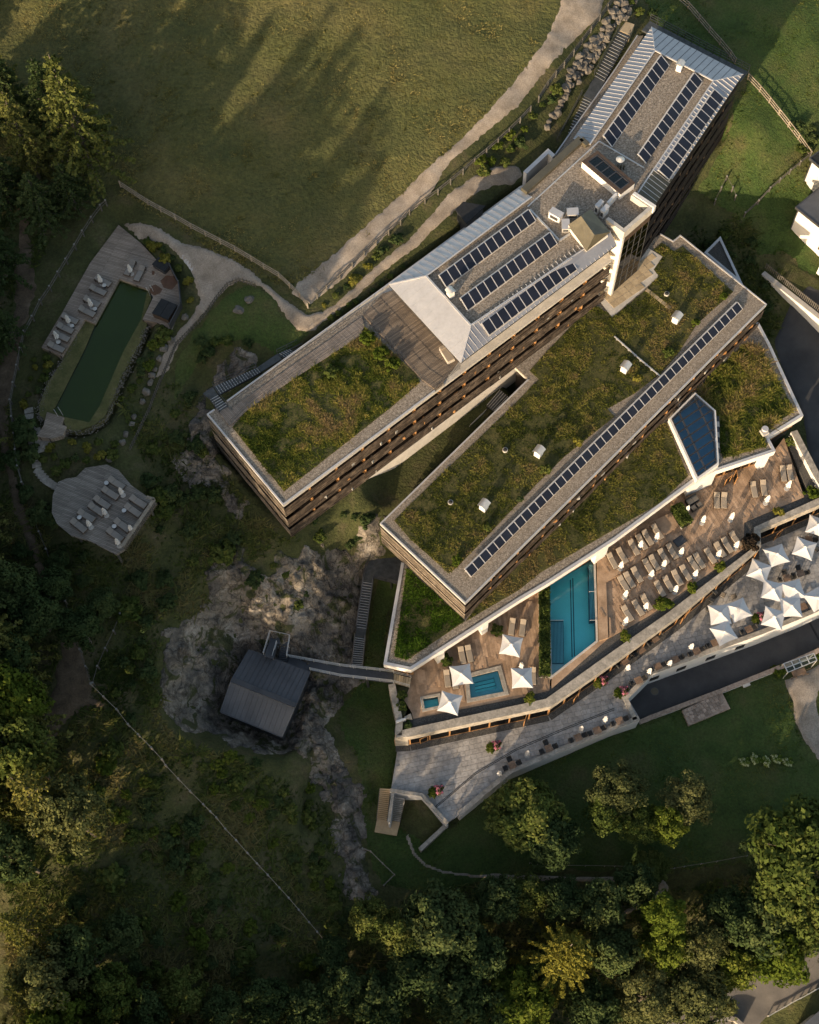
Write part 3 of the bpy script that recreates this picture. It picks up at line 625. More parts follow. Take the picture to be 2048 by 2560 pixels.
sheet('footpath', PATH, None, 'road_gravel', 0.16, 0.2, 0.26, 2.0)
sheet('white_gravel_bed', V('01', 1500, 390, 1640, 440, 1725, 520) + V('11', 60, 560, 75, 640, 20, 760) + V('01', 1700, 760, 1660, 640, 1590, 520), None, 'white_gravel', 0.14, 0.2, 0.3)
sheet('garden_path', [(1022, 2085), (1040, 2130), (1070, 2160), (1110, 2175), (1180, 2185), (1250, 2183), (1400, 2192), (1540, 2192), (1660, 2202), (1672, 2218), (1665, 2235), (1560, 2290), (1530, 2305), (1560, 2278), (1650, 2225), (1645, 2212), (1540, 2204), (1400, 2204), (1180, 2195), (1105, 2185), (1060, 2168), (1030, 2140), (1012, 2090)], None, 'road_gravel', 0.1, 0.06, 0.2, fade=0.2)
TRACK = V('01', 130, 0, 240, 0, 260, 300, 290, 700, 170, 1150, 110, 1500) + V('02', 30, 0, 90, 420, 190, 800, 330, 1200, 480, 1560, 420, 1600, 270, 1260, 150, 900, 60, 500, -30, 100) + V('01', -40, 1500, 60, 1100, 130, 700, 150, 300)
sheet('dirt_track', TRACK, None, 'trodden_earth', 0.08, 0.7, 0.35)
CLEAR = V('03', 540, 80, 640, 120, 720, 400, 780, 600, 760, 700, 950, 800, 720, 760, 560, 880, 420, 1080, 250, 1290, 200, 1250, 300, 1000, 420, 700, 480, 400)
sheet('dirt_clearing', CLEAR, None, 'trodden_earth', 0.1, 0.6, 0.35)
sheet('forecourt', V('33', 1430, 560, 1580, 500, 1725, 420) + [(2110, 1650), (2110, 1960)] + V('33', 1725, 1250, 1600, 1060, 1510, 880, 1500, 740), None, 'road_gravel', 0.12, 0.2, 0.3)
sheet('grass_island', [(2045, 1720), (2110, 1700), (2110, 1830), (2048, 1800), (2036, 1760)], None, 'lawn_grass', 0.2, 0.1, 0.3)
LROAD = V('34', 380, 1725, 500, 1640, 950, 1430, 1150, 1320, 1480, 1180, 1725, 1090) + [(2120, 2340), (2120, 2440)] + V('34', 1725, 1410, 1300, 1650, 1150, 1790, 600, 1800)
sheet('access_road', LROAD, None, 'road_asphalt', 0.12, 0.05, 0.35, fade=0.3)
for k, (p, zt) in enumerate(ROCKS):
    sheet('rock_face', p, zt, 'rock', 0.1, 1.6, 0.24, 0.5, 0.6, rough=1.1, rscale=0.42, sink=0.7)
YARD = [(1930, 870), (1960, 800), (2000, 760), (2110, 800), (2110, 1250), (2040, 1160), (2018, 1100), (2010, 1040)]
sheet('asphalt_yard', YARD, -1.6, 'asphalt', 0.1, 0.15, 0.35, fade=0.3)
# ------------------------------------------------------------------ shared builders
def v2(v): return Vector((v[0], v[1]))
def cen(pts): return (sum(p[0] for p in pts) / len(pts), sum(p[1] for p in pts) / len(pts))
def edge_boxes(mb, pts, w, z0, z1, closed=False, off=0.0):
    """a mitred strip w wide along a polyline (to its left), from z0 to z1"""
    n = len(pts); P = [v2(p) for p in pts]; L = []; R = []
    for i in range(n):
        if closed: a, b, c = P[i - 1], P[i], P[(i + 1) % n]
        else: a, b, c = P[max(i - 1, 0)], P[i], P[min(i + 1, n - 1)]
        e1 = (b - a).normalized() if (b - a).length > 1e-6 else (c - b).normalized()
        e2 = (c - b).normalized() if (c - b).length > 1e-6 else e1
        n1 = Vector((-e1.y, e1.x)); n2 = Vector((-e2.y, e2.x)); m = (n1 + n2)
        m = m / max(0.3, m.dot(n1))
        R.append(b + m * off); L.append(b + m * (off + w))
    k = n if closed else n - 1
    for i in range(k):
        j = (i + 1) % n
        q = [R[i], R[j], L[j], L[i]]
        mb.add([(p.x, p.y, z0) for p in q] + [(p.x, p.y, z1) for p in q], [(3, 2, 1, 0), (4, 5, 6, 7), (0, 1, 5, 4), (2, 3, 7, 6)] + ([(1, 2, 6, 5)] if (not closed and i == k - 1) else []) + ([(3, 0, 4, 7)] if (not closed and i == 0) else []))
    return mb
def wall_dir(p, q):
    e = (v2(q) - v2(p)).normalized(); return e, Vector((e.y, -e.x))       # along, and to the right of it
def facade(parent, p, q, ztop, nfl, fh, bays, depth=1.3, boards=5, flip=False, fins=True, lowest=True, mat='timber'):
    """storeys of timber boarded balconies along p-q, outer face on the line, outward to the right of p-q"""
    e, n = wall_dir(p, q)
    if flip: n = -n
    L = (v2(q) - v2(p)).length; rz = math.atan2(e.y, e.x)
    for k in range(nfl):
        zf = ztop - (k + 1) * fh
        c = v2(p) + e * L / 2 - n * (depth / 2 + 0.12)
        MB().box((c.x, c.y, zf - 0.1), (L - 0.1, depth, 0.2), rz).build('balcony_slab', 'dark_timber', parent)
        nseg = max(1, int(L / 9)); cuts = [0] + [L * (i + 1) / nseg + (random.uniform(-1.2, 1.2) if i < nseg - 1 else 0) for i in range(nseg)]
        for s in range(nseg):
            for b in range(boards):
                z = zf - 0.22 + b * 0.27
                o_ = random.uniform(-0.03, 0.05)
                a0, a1 = cuts[s] + 0.01, cuts[s + 1] - 0.01
                c = v2(p) + e * (a0 + a1) / 2 + n * (o_ - 0.035)
                MB().box((c.x, c.y, z + 0.085), (a1 - a0, 0.07, 0.19), rz).build('board', mat, parent)
        if fins:
            for i in range(1, bays):
                c = v2(p) + e * (L * i / bays) - n * (depth * 0.30)
                MB().box((c.x, c.y, zf + fh * 0.56), (0.12, depth * 0.42, fh * 0.62), rz).build('partition', 'warm_timber', parent)
                if random.random() < 0.75:
                    c2 = c + e * random.uniform(0.8, 2.6) + n * depth * 0.1
                    MB().box((c2.x, c2.y, zf + 0.25), (0.6, 0.5, 0.5), rz + random.uniform(-.5, .5)).build('balcony_seat', 'warm_timber' if random.random() < 0.4 else 'bright_steel', parent)
        else:
            for i in range(1, bays):
                c = v2(p) + e * (L * i / bays) - n * 0.12
                MB().box((c.x, c.y, zf + fh / 2), (0.12, 0.12, fh), rz).build('post', 'timber', parent)
def pane_grid(parent, p, q, z0, z1, nx, nz, gmat='glass', fmat='dark_metal', t=0.05, off=0.0, inset_=0.035, fw=0.07):
    e, n = wall_dir(p, q); L = (v2(q) - v2(p)).length; rz = math.atan2(e.y, e.x)
    w, h = L / nx, (z1 - z0) / nz
    me = None
    for i in range(nx):
        for j in range(nz):
            c = v2(p) + e * (w * (i + 0.5)) + n * off
            if me is None:
                o = MB().box((0, 0, 0), (w - 2 * inset_, t * 0.4, h - 2 * inset_)).build('pane', gmat, parent, local=True); me = o.data
            else:
                o = link(bpy.data.objects.new('pane', me), parent)
            o.location = Vector((c.x, c.y, z0 + h * (j + 0.5))) - Vector(parent.location); o.rotation_euler = (0, 0, rz)
    mb = MB()
    for i in range(nx + 1):
        c = v2(p) + e * (w * i) + n * off
        mb.box((c.x, c.y, (z0 + z1) / 2), (fw, t + 0.06, z1 - z0), rz)
    mb.build('mullion', fmat, parent)
    mb = MB()
    for j in range(nz + 1):
        c = v2(p) + e * L / 2 + n * off
        mb.box((c.x, c.y, z0 + h * j), (L - 0.05, t + 0.02, fw), rz)
    mb.build('transom', fmat, parent)
def solar_row(label, tl, tr, bl, br, zt, zb, n, base_z, group='rows of roof solar panels', slope=False):
    A, B = G(*tl, zt), G(*tr, zt); Cc, D = G(*bl, zb), G(*br, zb)
    u = (B - A) / n; v = ((Cc - A) + (D - B)) / 2
    nn = u.cross(v).normalized(); nn = nn if nn.z > 0 else -nn
    org = (A + B + Cc + D) / 4; org.z = base_z
    t = thing('solar_array', label, 'solar panels', org, 0, group)
    mb = MB(); a = u * 0.05; b = u * 0.95; vv0 = v * 0.0; vv1 = v
    q = [a, b, b + v, a + v]; top = [p + nn * 0.05 for p in q]
    mb.add(q + top, [(0, 1, 2, 3), (7, 6, 5, 4), (0, 4, 5, 1), (1, 5, 6, 2), (2, 6, 7, 3), (3, 7, 4, 0)])
    me = mb.mesh('solar_panel'); me.materials.append(MATS['solar_glass'])
    me.update()
    fr = MB()
    for i in range(n):
        o = link(bpy.data.objects.new('solar_panel', me), t); o.location = A + u * i - org
    for i in range(n + 1):
        c0 = A + u * i - nn * 0.03; fr.bar(c0 - v * 0.02 + nn * 0.04, c0 + v * 1.02 + nn * 0.04, 0.11, 0.06)
    fr.bar(A - nn * 0.10 - v.normalized() * 0.06, B - nn * 0.10 - v.normalized() * 0.06, 0.16, 0.10); fr.bar(Cc - nn * 0.10 + v.normalized() * 0.04, D - nn * 0.10 + v.normalized() * 0.04, 0.10, 0.10)
    fr.build('mounting_frame', 'panel_frame', t)
    if not slope:
        lg = MB()
        for i in range(0, n + 1, 2):
            for pt in (A + u * i, Cc + u * i):
                if pt.z - 0.1 > base_z + 0.02: lg.bar((pt.x, pt.y, base_z), (pt.x, pt.y, pt.z - 0.1), 0.06, 0.06)
        lg.build('support', 'bright_steel', t)
    return t
def vent_hood(px, py, zb, label, rz, h=1.35, s=0.62):
    p = G(px, py, zb)
    t = thing('vent_hood', label, 'roof vent', p, rz, 'white vent hoods on the roofs')
    MB().box((0, 0, h * 0.36), (s, s, h * 0.72)).build('shaft', 'white_render', t, True)
    mb = MB(); n = 7; r = s * 0.72
    prof = [(-r + 2 * r * i / n, h * 0.76 + math.sin(math.pi * i / n) * h * 0.2) for i in range(n + 1)]
    for i in range(n):
        (a, za), (b, zb_) = prof[i], prof[i + 1]
        mb.add([(a, -r, za), (b, -r, zb_), (b, r, zb_), (a, r, za), (a, -r, za + .04), (b, -r, zb_ + .04), (b, r, zb_ + .04), (a, r, za + .04)], [(3, 2, 1, 0), (4, 5, 6, 7), (0, 1, 5, 4), (2, 3, 7, 6)])
    mb.build('hood', 'bright_steel', t, True)
    MB().box((0, 0, h * 0.745), (s * 0.7, s * 0.7, 0.05)).build('louvre', 'dark_metal', t, True)
    return t
def lay(name, poly, holes, ang, w, l, z, th, mat, parent, limit=300, gap=0.02, stag=True, seed=1, focus=None):
    """pave an outline with separate pieces in staggered rows: the largest share as parts, the rest joined as stuff"""
    rng = random.Random(seed); ca, sa = math.cos(ang), math.sin(ang)
    R = [(x * ca + y * sa, -x * sa + y * ca) for x, y in poly]
    xa = [r[0] for r in R]; ya = [r[1] for r in R]; cand = []
    y = min(ya)
    while y < max(ya):
        x = min(xa) - (rng.random() * l if stag else 0)
        while x < max(xa):
            ll = l * (rng.uniform(0.75, 1.25) if stag else 1.0)
            cand.append((x + gap / 2, y + gap / 2, x + ll - gap / 2, y + w - gap / 2)); x += ll
        y += w
    cs = np.array(cand); ok = np.ones(len(cs), bool)
    for a, b in ((0, 1), (2, 1), (2, 3), (0, 3)):
        X = cs[:, a] * ca - cs[:, b] * sa; Y = cs[:, a] * sa + cs[:, b] * ca
        ok &= sdist(X, Y, poly) > 0.01
        for h in holes: ok &= sdist(X, Y, h) < -0.01
    for h in holes:
        X = (cs[:, 0] + cs[:, 2]) / 2; Y = (cs[:, 1] + cs[:, 3]) / 2
        ok &= sdist(X * ca - Y * sa, X * sa + Y * ca, h) < -0.01
    cs = cs[ok]
    if focus is not None:
        X = (cs[:, 0] + cs[:, 2]) / 2; Y = (cs[:, 1] + cs[:, 3]) / 2
        d = np.hypot(X * ca - Y * sa - focus[0], X * sa + Y * ca - focus[1]); cs = cs[np.argsort(d)]
    off = Vector(parent.location); rest = MB()
    for k, (a, b, c, d) in enumerate(cs):
        q = [(x * ca - y * sa, x * sa + y * ca) for x, y in ((a, b), (c, b), (c, d), (a, d))]
        zz = z + rng.uniform(0, 0.012)
        vs = [(x, y, zz - th) for x, y in q] + [(x, y, zz) for x, y in q]; fs = [(4, 5, 6, 7), (0, 1, 5, 4), (1, 2, 6, 5), (2, 3, 7, 6), (3, 0, 4, 7)]
        if k < limit: MB().add(vs, fs).build(name, mat, parent)
        else: rest.add(vs, fs)
    if rest.f: rest.build(name + 's', mat, parent, kind='stuff')
    return len(cs)
def px_angle(p, q, z):
    a, b = G(*p, z), G(*q, z); return math.atan2(b.y - a.y, b.x - a.x)
def flat(name, poly, z0, z1, mat, parent=None, kind=None):
    return MB().prism(poly, z0, z1).build(name, mat, parent, kind=kind)
def rail_fence(mb, pts3, h, post=0.05, rails=2, every=1.2, top=0.06):
    """posts and rails along 3-D points"""
    for i in range(len(pts3) - 1):
        a, b = Vector(pts3[i]), Vector(pts3[i + 1]); n = max(1, round((b - a).length / every))
        for k in range(n + (1 if i == len(pts3) - 2 else 0)):
            p = a.lerp(b, k / n); mb.bar(p, p + Vector((0, 0, h)), post, post)
        for r in range(rails):
            zz = h * (r + 1) / rails
            mb.bar(a + Vector((0, 0, zz)), b + Vector((0, 0, zz)), top, top)
    return mb
def steps(parent, a0, b0, a1, b1, n, mat='steel_grating', nosing='bright_steel', th=0.05):
    """treads between two edges given as 3-D corners (a0-b0 first edge, a1-b1 last)"""
    for i in range(n):
        t0, t1 = i / n, (i + 0.9) / n
        z = a0.z + (a1.z - a0.z) * (i + 0.5) / n
        q = [a0.lerp(a1, t0), b0.lerp(b1, t0), b0.lerp(b1, t1), a0.lerp(a1, t1)]
        vs = [(p.x, p.y, z - th) for p in q] + [(p.x, p.y, z) for p in q]
        tr = MB().add(vs, [(3, 2, 1, 0), (4, 5, 6, 7), (0, 1, 5, 4), (1, 2, 6, 5), (2, 3, 7, 6), (3, 0, 4, 7)]).build('tread', mat, parent)
    mb = MB()
    for i in range(n):
        z = a0.z + (a1.z - a0.z) * (i + 0.5) / n + 0.012
        f = (i + 0.08) / n if a1.z > a0.z else (i + 0.86) / n
        p, q = a0.lerp(a1, f), b0.lerp(b1, f); mb.bar((p.x, p.y, z), (q.x, q.y, z), 0.05, 0.025)
    if nosing: mb.build('nosings', nosing, parent, kind='stuff')
    MB().bar(a0 - Vector((0, 0, .12)), a1 - Vector((0, 0, .12)), 0.06, 0.22).bar(b0 - Vector((0, 0, .12)), b1 - Vector((0, 0, .12)), 0.06, 0.22).build('stringer', 'dark_metal', parent)

# ================================================================== upper hotel wing
AW = XY(A_POLY, Z_A)
hA = thing('hotel_wing', 'long upper hotel wing with dark timber balconies, green roof and solar roof', 'building', (*cen(AW), 9.0))
body = inset(AW, [1.25, 1.4, 0.3, 0.3, 0.25, 0.25, 1.25])
flat('wall', body, 4.0, Z_A - 0.5, 'dark_timber', hA)
flat('roof_slab', inset(AW, 0.02), Z_A - 0.5, Z_A - 0.16, 'concrete', hA)
LOW_A = [(517, 1036), (708, 1264), (1112, 961), (960, 730), (567, 1002), (535.6, 1023)]
LOW_W = XY(LOW_A, Z_A)
flat('gravel_bed', inset(LOW_W, 0.05), Z_A - 0.16, Z_A, 'roof_gravel', hA)
mb = MB(); edge_boxes(mb, [LOW_W[5], LOW_W[0], LOW_W[1], v2(LOW_W[1]).lerp(v2(LOW_W[2]), 0.94)], 0.16, Z_A - 0.34, Z_A + 0.10)
mb.build('coping', 'light_metal', hA)
mb = MB(); edge_boxes(mb, [XY([(1297, 473)], Z_A)[0], LOW_W[4]], 0.16, Z_A - 0.34, Z_A + 0.10); mb.build('coping', 'light_metal', hA)
GREEN_A = V('12', 232, 150, 668, 690) + [(975, 1021), (1050, 956), (1040, 935), (906, 812), (901, 841), (749.5, 939), (622, 1024)]
GREEN_AW = XY(GREEN_A, Z_A)
flat('green_roof', GREEN_AW, Z_A, Z_A + 0.07, 'roof_soil', hA)
WALK = [(905, 794), (583, 1019.6)] + V('a', 480, 965, 400, 915, 280, 985, 430, 1190) + [(622, 1024), (749.5, 939), (901, 841), (912, 815)]
flat('roof_walkway', XY(WALK, Z_A), Z_A + 0.02, Z_A + 0.16, 'walk_deck', hA)
RDECK = [(907, 788), (960, 735), (1060, 700), (1180, 860), (1100, 968), (1088, 975), (1055, 950)]
flat('roof_deck', XY(RDECK, Z_A), Z_A + 0.02, Z_A + 0.15, 'terrace_deck', hA)
mb = MB(); rail_fence(mb, [(*p, Z_A + 0.15) for p in XY([(909, 790), (1053, 948), (1090, 972), (1150, 925)], Z_A)], 1.0, 0.04, 3, 1.5, 0.03)
mb.build('deck_railing', 'dark_metal', hA)
mb = MB(); rail_fence(mb, [(*p, Z_A + 0.16) for p in XY([(898, 838), (748, 936), (622, 1021), (580, 1063)], Z_A)], 1.0, 0.04, 2, 2.2, 0.03)
rail_fence(mb, [(*p, Z_A + 0.1) for p in XY([(905, 782), (584, 1010)], Z_A)], 1.0, 0.04, 2, 2.2, 0.03)
mb.build('walkway_railing', 'dark_metal', hA)
facade(hA, AW[0], AW[1], Z_A - 0.05, 3, 2.66, 5, 1.2, 7, fins=False, mat='sunlit_weathered_timber')
facade(hA, AW[1], AW[2], Z_A - 0.05, 3, 2.66, 13, 1.35, 7)
SEo = [v2(AW[1]), v2(AW[2])]; _e, _nn = wall_dir(*SEo)
q0 = SEo[0] + _e * 2.5 - _nn * 0.5; q1 = SEo[1] - _nn * 0.5
MB().prism([q0, q1, q1 - _nn * 1.2, q0 - _nn * 1.2], 4.2, Z_A - 8.25).build('plinth_wall', 'white_concrete', hA)
# upper storey under the hipped metal rim
RING_O = [(972, 711), (1152, 907), (1542, 612), (1440, 420), (1297, 473)]
RO = XY(RING_O, Z_EAVE)
flat('upper_wall', inset(RO, [2.2, 1.3, 0.3, 0.3, 0.5]), Z_A - 0.1, Z_EAVE - 0.2, 'white_concrete', hA)
mb = MB(); edge_boxes(mb, [RO[4], RO[0], RO[1], RO[2]], 1.4, Z_EAVE - 0.24, Z_EAVE - 0.04); mb.build('eaves', 'dark_metal', hA)
RI_W, RI_S, RI_E, RI_N = G(1066, 690, Z_RIDGE), G(1177, 813, Z_RIDGE), G(1526, 578, Z_RIDGE), G(1330, 492, Z_RIDGE)
EW, ES, EE, EN = [G(*p, Z_EAVE) for p in (RING_O[0], RING_O[1], RING_O[2], RING_O[4])]
def slope_face(parent, quad, mat, name='roof_sheet', th=0.06):
    q = [Vector(p) for p in quad]; lo = [p - Vector((0, 0, th)) for p in q]; n = len(q)
    nrm = (q[1] - q[0]).cross(q[2] - q[0])
    if nrm.z < 0: q.reverse(); lo.reverse()
    return MB().add(lo + q, [tuple(range(n - 1, -1, -1)), tuple(range(n, 2 * n))] + [(i, (i + 1) % n, n + (i + 1) % n, n + i) for i in range(n)]).build(name, mat, parent)
def seams(parent, a0, a1, b0, b1, spacing, mat, w=0.05, h=0.06):
    """standing seams from the line a0-a1 (eaves) to b0-b1 (ridge)"""
    a0, a1, b0, b1 = map(Vector, (a0, a1, b0, b1)); n = max(1, int((a1 - a0).length / spacing)); mb = MB()
    e = (a1 - a0).normalized()
    for i in range(1, n):
        p = a0 + (a1 - a0) * (i / n)
        # run square to the eaves until the ridge line is met
        d = (b0 - a0) - e * (b0 - a0).dot(e); top = p + d
        s = (top - b0).dot((b1 - b0).normalized()) / (b1 - b0).length
        if s < 0:
            t = (p - a0).length / max(1e-6, (b0 - a0).dot(e)); top = p + d * min(1, max(0.02, t))
        elif s > 1:
            t = (a1 - p).length / max(1e-6, (a1 - b1).dot(e)); top = p + d * min(1, max(0.02, t))
        mb.bar(p + Vector((0, 0, h / 2)), top + Vector((0, 0, h / 2)), w, h)
    return mb.build('standing_seams', mat, parent, kind='stuff')
slope_face(hA, [EW, ES, RI_S, RI_W], 'light_metal')
slope_face(hA, [ES, EE, RI_E, RI_S], 'sheet_metal')
slope_face(hA, [EN, EW, RI_W, RI_N], 'light_metal')
seams(hA, ES, EE, RI_S, RI_E, 0.62, 'light_metal')
seams(hA, EW, ES, RI_W, RI_S, 0.9, 'light_metal', 0.03, 0.03)
seams(hA, EN, EW, RI_N, RI_W, 0.8, 'sheet_metal', 0.03, 0.03)
MB().bar(ES + Vector((0, 0, .03)), RI_S + Vector((0, 0, .03)), 0.16, 0.06).bar(EW + Vector((0, 0, .03)), RI_W + Vector((0, 0, .03)), 0.16, 0.06).bar(RI_W, RI_S, 0.2, 0.12).bar(RI_S, RI_E, 0.14, 0.1).bar(RI_W, RI_N, 0.14, 0.1).build('ridge_cap', 'light_metal', hA)
UPG = [(1066, 690), (1330, 492), (1312, 476), (1452, 347), (1475, 361), (1638, 126), (1784, 202), (1595, 483), (1635, 517), (1560, 582), (1526, 578), (1177, 813)]
UPW = XY(UPG, Z_UP)
flat('upper_gravel_roof', UPW, Z_UP - 0.35, Z_UP, 'roof_gravel', hA)
# snow guards on the south-east slope
mb = MB()
for i in range(60):
    p = RI_S.lerp(RI_E, 0.03 + 0.7 * i / 60) ; d = (ES - RI_S).normalized() * 0.35; mb.box((p.x + d.x * 0.5, p.y + d.y * 0.5, p.z - 0.02), (0.12, 0.12, 0.16), 0.6)
mb.build('snow_guards', 'light_metal', hA, kind='stuff')
# middle roof: coping, skylight box, dormer, machinery
cp = [G(*p, Z_UP + 0.25) for p in V('b', 130, 640, 745, 82, 815, 145)]
mb = MB()
for i in range(2): mb.bar(cp[i], cp[i + 1], 0.85 if i == 0 else 0.6, 0.5)
mb.build('parapet_cover', 'brown_metal', hA)
# stair and lift tower with a glazed face
TW = [(1515, 548), (1560.6, 582), (1635, 517), (1584, 482)]
TWW = XY(TW, Z_UP + 0.9)
mb = MB(); ti = inset(TWW, 0.45)
edge_boxes(mb, [TWW[0], TWW[1], TWW[2], TWW[3]], 0.42, Z_UP - 0.3, Z_UP + 0.9); mb.build('tower_parapet', 'concrete', hA)
tin = inset(TWW, [0.0, 0.55, 0.0, 0.0])
flat('tower_core', inset(TWW, [0.02, 1.6, 0.02, 0.02]), Z_B - 3, Z_UP - 0.36, 'white_concrete', hA)
_e, _n2 = wall_dir(TWW[0], TWW[1])
pA, pB = v2(TWW[0]), v2(TWW[1])
MB().prism([pA, pB, pB - _n2 * 0.35, pA - _n2 * 0.35], Z_B - 1, Z_UP - 0.31).build('tower_wall', 'white_concrete', hA)
_e2, _n3 = wall_dir(TWW[1], TWW[2])
g0, g1 = v2(TWW[1]) + _e2 * 0.4 - _n3 * 0.15, v2(TWW[2]) - _e2 * 0.1 - _n3 * 0.15
pane_grid(hA, g0, g1, Z_B + 0.25, Z_UP - 1.5, 4, 7)
MB().prism([g0 + _n3 * .08, g1 + _n3 * .08, g1 - _n3 * 1.0, g0 - _n3 * 1.0], Z_UP - 1.5, Z_UP - 0.31).build('tower_lintel', 'frame_brown', hA)
for k in range(4):
    z = Z_B + 0.2 + k * 2.9
    MB().prism([g0 - _n3 * 0.2, g1 - _n3 * 0.2, g1 - _n3 * 1.4, g0 - _n3 * 1.4], z - 0.2, z).build('stair_landing', 'concrete', hA)
SKB = [G(*p, Z_UP + 1.0) for p in V('b', 757, 322, 925, 208, 1325, 552, 1172, 672)]
skw = [(p.x, p.y) for p in SKB]
mb = MB(); mb.ring(skw, inset(skw, 0.28), Z_UP, Z_UP + 1.0); mb.build('skylight_curb', 'white_render', hA)
mb = MB(); mb.ring(inset(skw, -0.04), inset(skw, 0.5), Z_UP + 1.0, Z_UP + 1.08); mb.build('skylight_frame', 'frame_brown', hA)
si = inset(skw, 0.45)
def quad_panes(parent, q, nx, ny, z, gap, gmat, name='pane', th=0.03, fmat=None, fz=None):
    q = [Vector((*p[:2], z)) for p in q]
    def at(u, v): return q[0].lerp(q[1], u).lerp(q[3].lerp(q[2], u), v)
    for i in range(nx):
        for j in range(ny):
            c = [at((i + a) / nx, (j + b) / ny) for a, b in ((0, 0), (1, 0), (1, 1), (0, 1))]
            m = (c[0] + c[1] + c[2] + c[3]) / 4
            c = [p.lerp(m, gap) for p in c]
            MB().prism([(p.x, p.y) for p in c], z - th, z).build(name, gmat, parent)
    if fmat:
        mb = MB()
        for i in range(nx + 1): mb.bar(at(i / nx, 0) , at(i / nx, 1), 0.1, 0.1)
        for j in range(ny + 1): mb.bar(at(0, j / ny), at(1, j / ny), 0.08, 0.09)
        mb.build('glazing_bars', fmat, parent)
quad_panes(hA, [si[0], si[1], si[2], si[3]] if (v2(si[0]) - v2(si[1])).length > (v2(si[1]) - v2(si[2])).length else [si[1], si[2], si[3], si[0]], 5, 1, Z_UP + 1.06, 0.05, 'glass', fmat='dark_metal')
# gabled dormer over the lift shaft
zr, zl = Z_UP + 2.4, Z_UP + 1.1
d_R0, d_R1 = G(*V('b', 745, 905)[0], zr), G(*V('b', 890, 1110)[0], zr - 0.5)
d_L0, d_L1 = G(*V('b', 610, 1000)[0], zl), G(*V('b', 805, 1285)[0], Z_UP + 0.55)
d_r0, d_r1 = G(*V('b', 850, 830)[0], zl + 0.3), G(*V('b', 1060, 1078)[0], zl)
slope_face(hA, [d_L0, d_L1, d_R1, d_R0], 'brown_metal', 'dormer_roof')
slope_face(hA, [d_R1, d_L1, d_r1], 'brown_metal', 'dormer_roof')
slope_face(hA, [d_R0, d_R1, d_r1, d_r0], 'brown_metal', 'dormer_roof')
dm = [d_L0, d_L1, d_r1, d_r0]
flat('dormer_wall', inset([(p.x, p.y) for p in dm], 0.12), Z_UP - 0.4, Z_UP + 0.5, 'white_concrete', hA)
MB().add([d_L0 - Vector((0, 0, .1)), d_R0 - Vector((0, 0, .1)), d_r0 - Vector((0, 0, .1)), (d_r0.x, d_r0.y, Z_UP), (d_L0.x, d_L0.y, Z_UP)], [(0, 1, 2, 3, 4)]).build('dormer_gable', 'white_concrete', hA)
# north-east end: metal rim roof on three sides
NEO = [G(*p, Z_EAVE) for p in ((1433, 347), (1629.5, 66.8), (1858, 185.5), (1636, 514))]
NEI = [G(*p, Z_RIDGE) for p in ((1475, 361), (1638, 126), (1784, 202), (1595, 482))]
slope_face(hA, [NEO[0], NEO[1], NEI[1], NEI[0]], 'sheet_metal'); slope_face(hA, [NEO[1], NEO[2], NEI[2], NEI[1]], 'sheet_metal')
cut0, cut1 = NEO[2].lerp(NEO[3], 0.80), NEI[2].lerp(NEI[3], 0.80)
slope_face(hA, [NEO[2], cut0, cut1, NEI[2]], 'sheet_metal'); slope_face(hA, [cut0, NEO[3], NEI[3], cut1], 'brown_metal')
seams(hA, NEO[0], NEO[1], NEI[0], NEI[1], 0.6, 'light_metal', 0.04, 0.05); seams(hA, NEO[1], NEO[2], NEI[1], NEI[2], 0.75, 'dark_metal', 0.03, 0.05); seams(hA, NEO[2], NEO[3], NEI[2], NEI[3], 0.6, 'light_metal')
MB().bar(NEI[0], NEI[1], 0.14, 0.1).bar(NEI[1], NEI[2], 0.16, 0.12).bar(NEI[2], NEI[3], 0.14, 0.1).bar(NEO[1], NEI[1], 0.1, 0.06).bar(NEO[2], NEI[2], 0.1, 0.06).build('ridge_cap', 'light_metal', hA)
NEW = [(p.x, p.y) for p in NEO] + [TWW[2], TWW[1]]
flat('north_wall', inset(NEW, [0.5, 0.5, 1.5, 0.6, 0.3, 0.3]), 3.0, Z_EAVE - 0.25, 'dark_timber', hA)
mb = MB(); edge_boxes(mb, [NEW[3], NEW[2], NEW[1], NEW[0]], 1.4, Z_EAVE - 0.24, Z_EAVE - 0.07); mb.build('eaves', 'dark_metal', hA)
_e, _n = wall_dir(NEW[2], NEW[3])
if _n.x < 0: _n = -_n
w0 = v2(NEW[2]) - _n * 0.25; w1 = v2(NEW[3]) - _n * 0.25
facade(hA, w0, w1, Z_EAVE + 0.1, 5, 2.75, 8, 1.2, 7, fins=False, flip=(wall_dir(w0, w1)[1].x < 0), mat='dark_timber')
MB().prism([w0 - _n * .9, w1 - _n * .9, w1 - _n * 1.8, w0 - _n * 1.8], 2.5, 6.2).build('plinth_wall', 'white_concrete', hA)
# steel gallery along the north gable and the lower ledge on the hill side
nl0, nl1 = G(*V('30', 300, 170)[0], 17.6), G(*V('30', 1130, 600)[0], 17.6)
ee = (nl1 - nl0).normalized(); pp = Vector((ee.y, -ee.x, 0))
MB().prism([(nl0.x, nl0.y), (nl1.x, nl1.y), (nl1.x + pp.x * 1.8, nl1.y + pp.y * 1.8), (nl0.x + pp.x * 1.8, nl0.y + pp.y * 1.8)], 17.3, 17.5).build('gallery_floor', 'steel_grating', hA)
mb = MB(); rail_fence(mb, [nl0 + Vector((0, 0, -.1)), nl1 + Vector((0, 0, -.1))], 1.1, 0.06, 3, 1.0, 0.05); mb.build('gallery_railing', 'dark_metal', hA)
LEDGE = V('20', 1225, 1300, 1725, 590) + V('30', 190, 300, 245, 300) + V('20', 1800, 600, 1420, 1180, 1240, 1330)
flat('side_ledge', XY(LEDGE, 16.9), 12.0, 16.9, 'roof_gravel', hA)
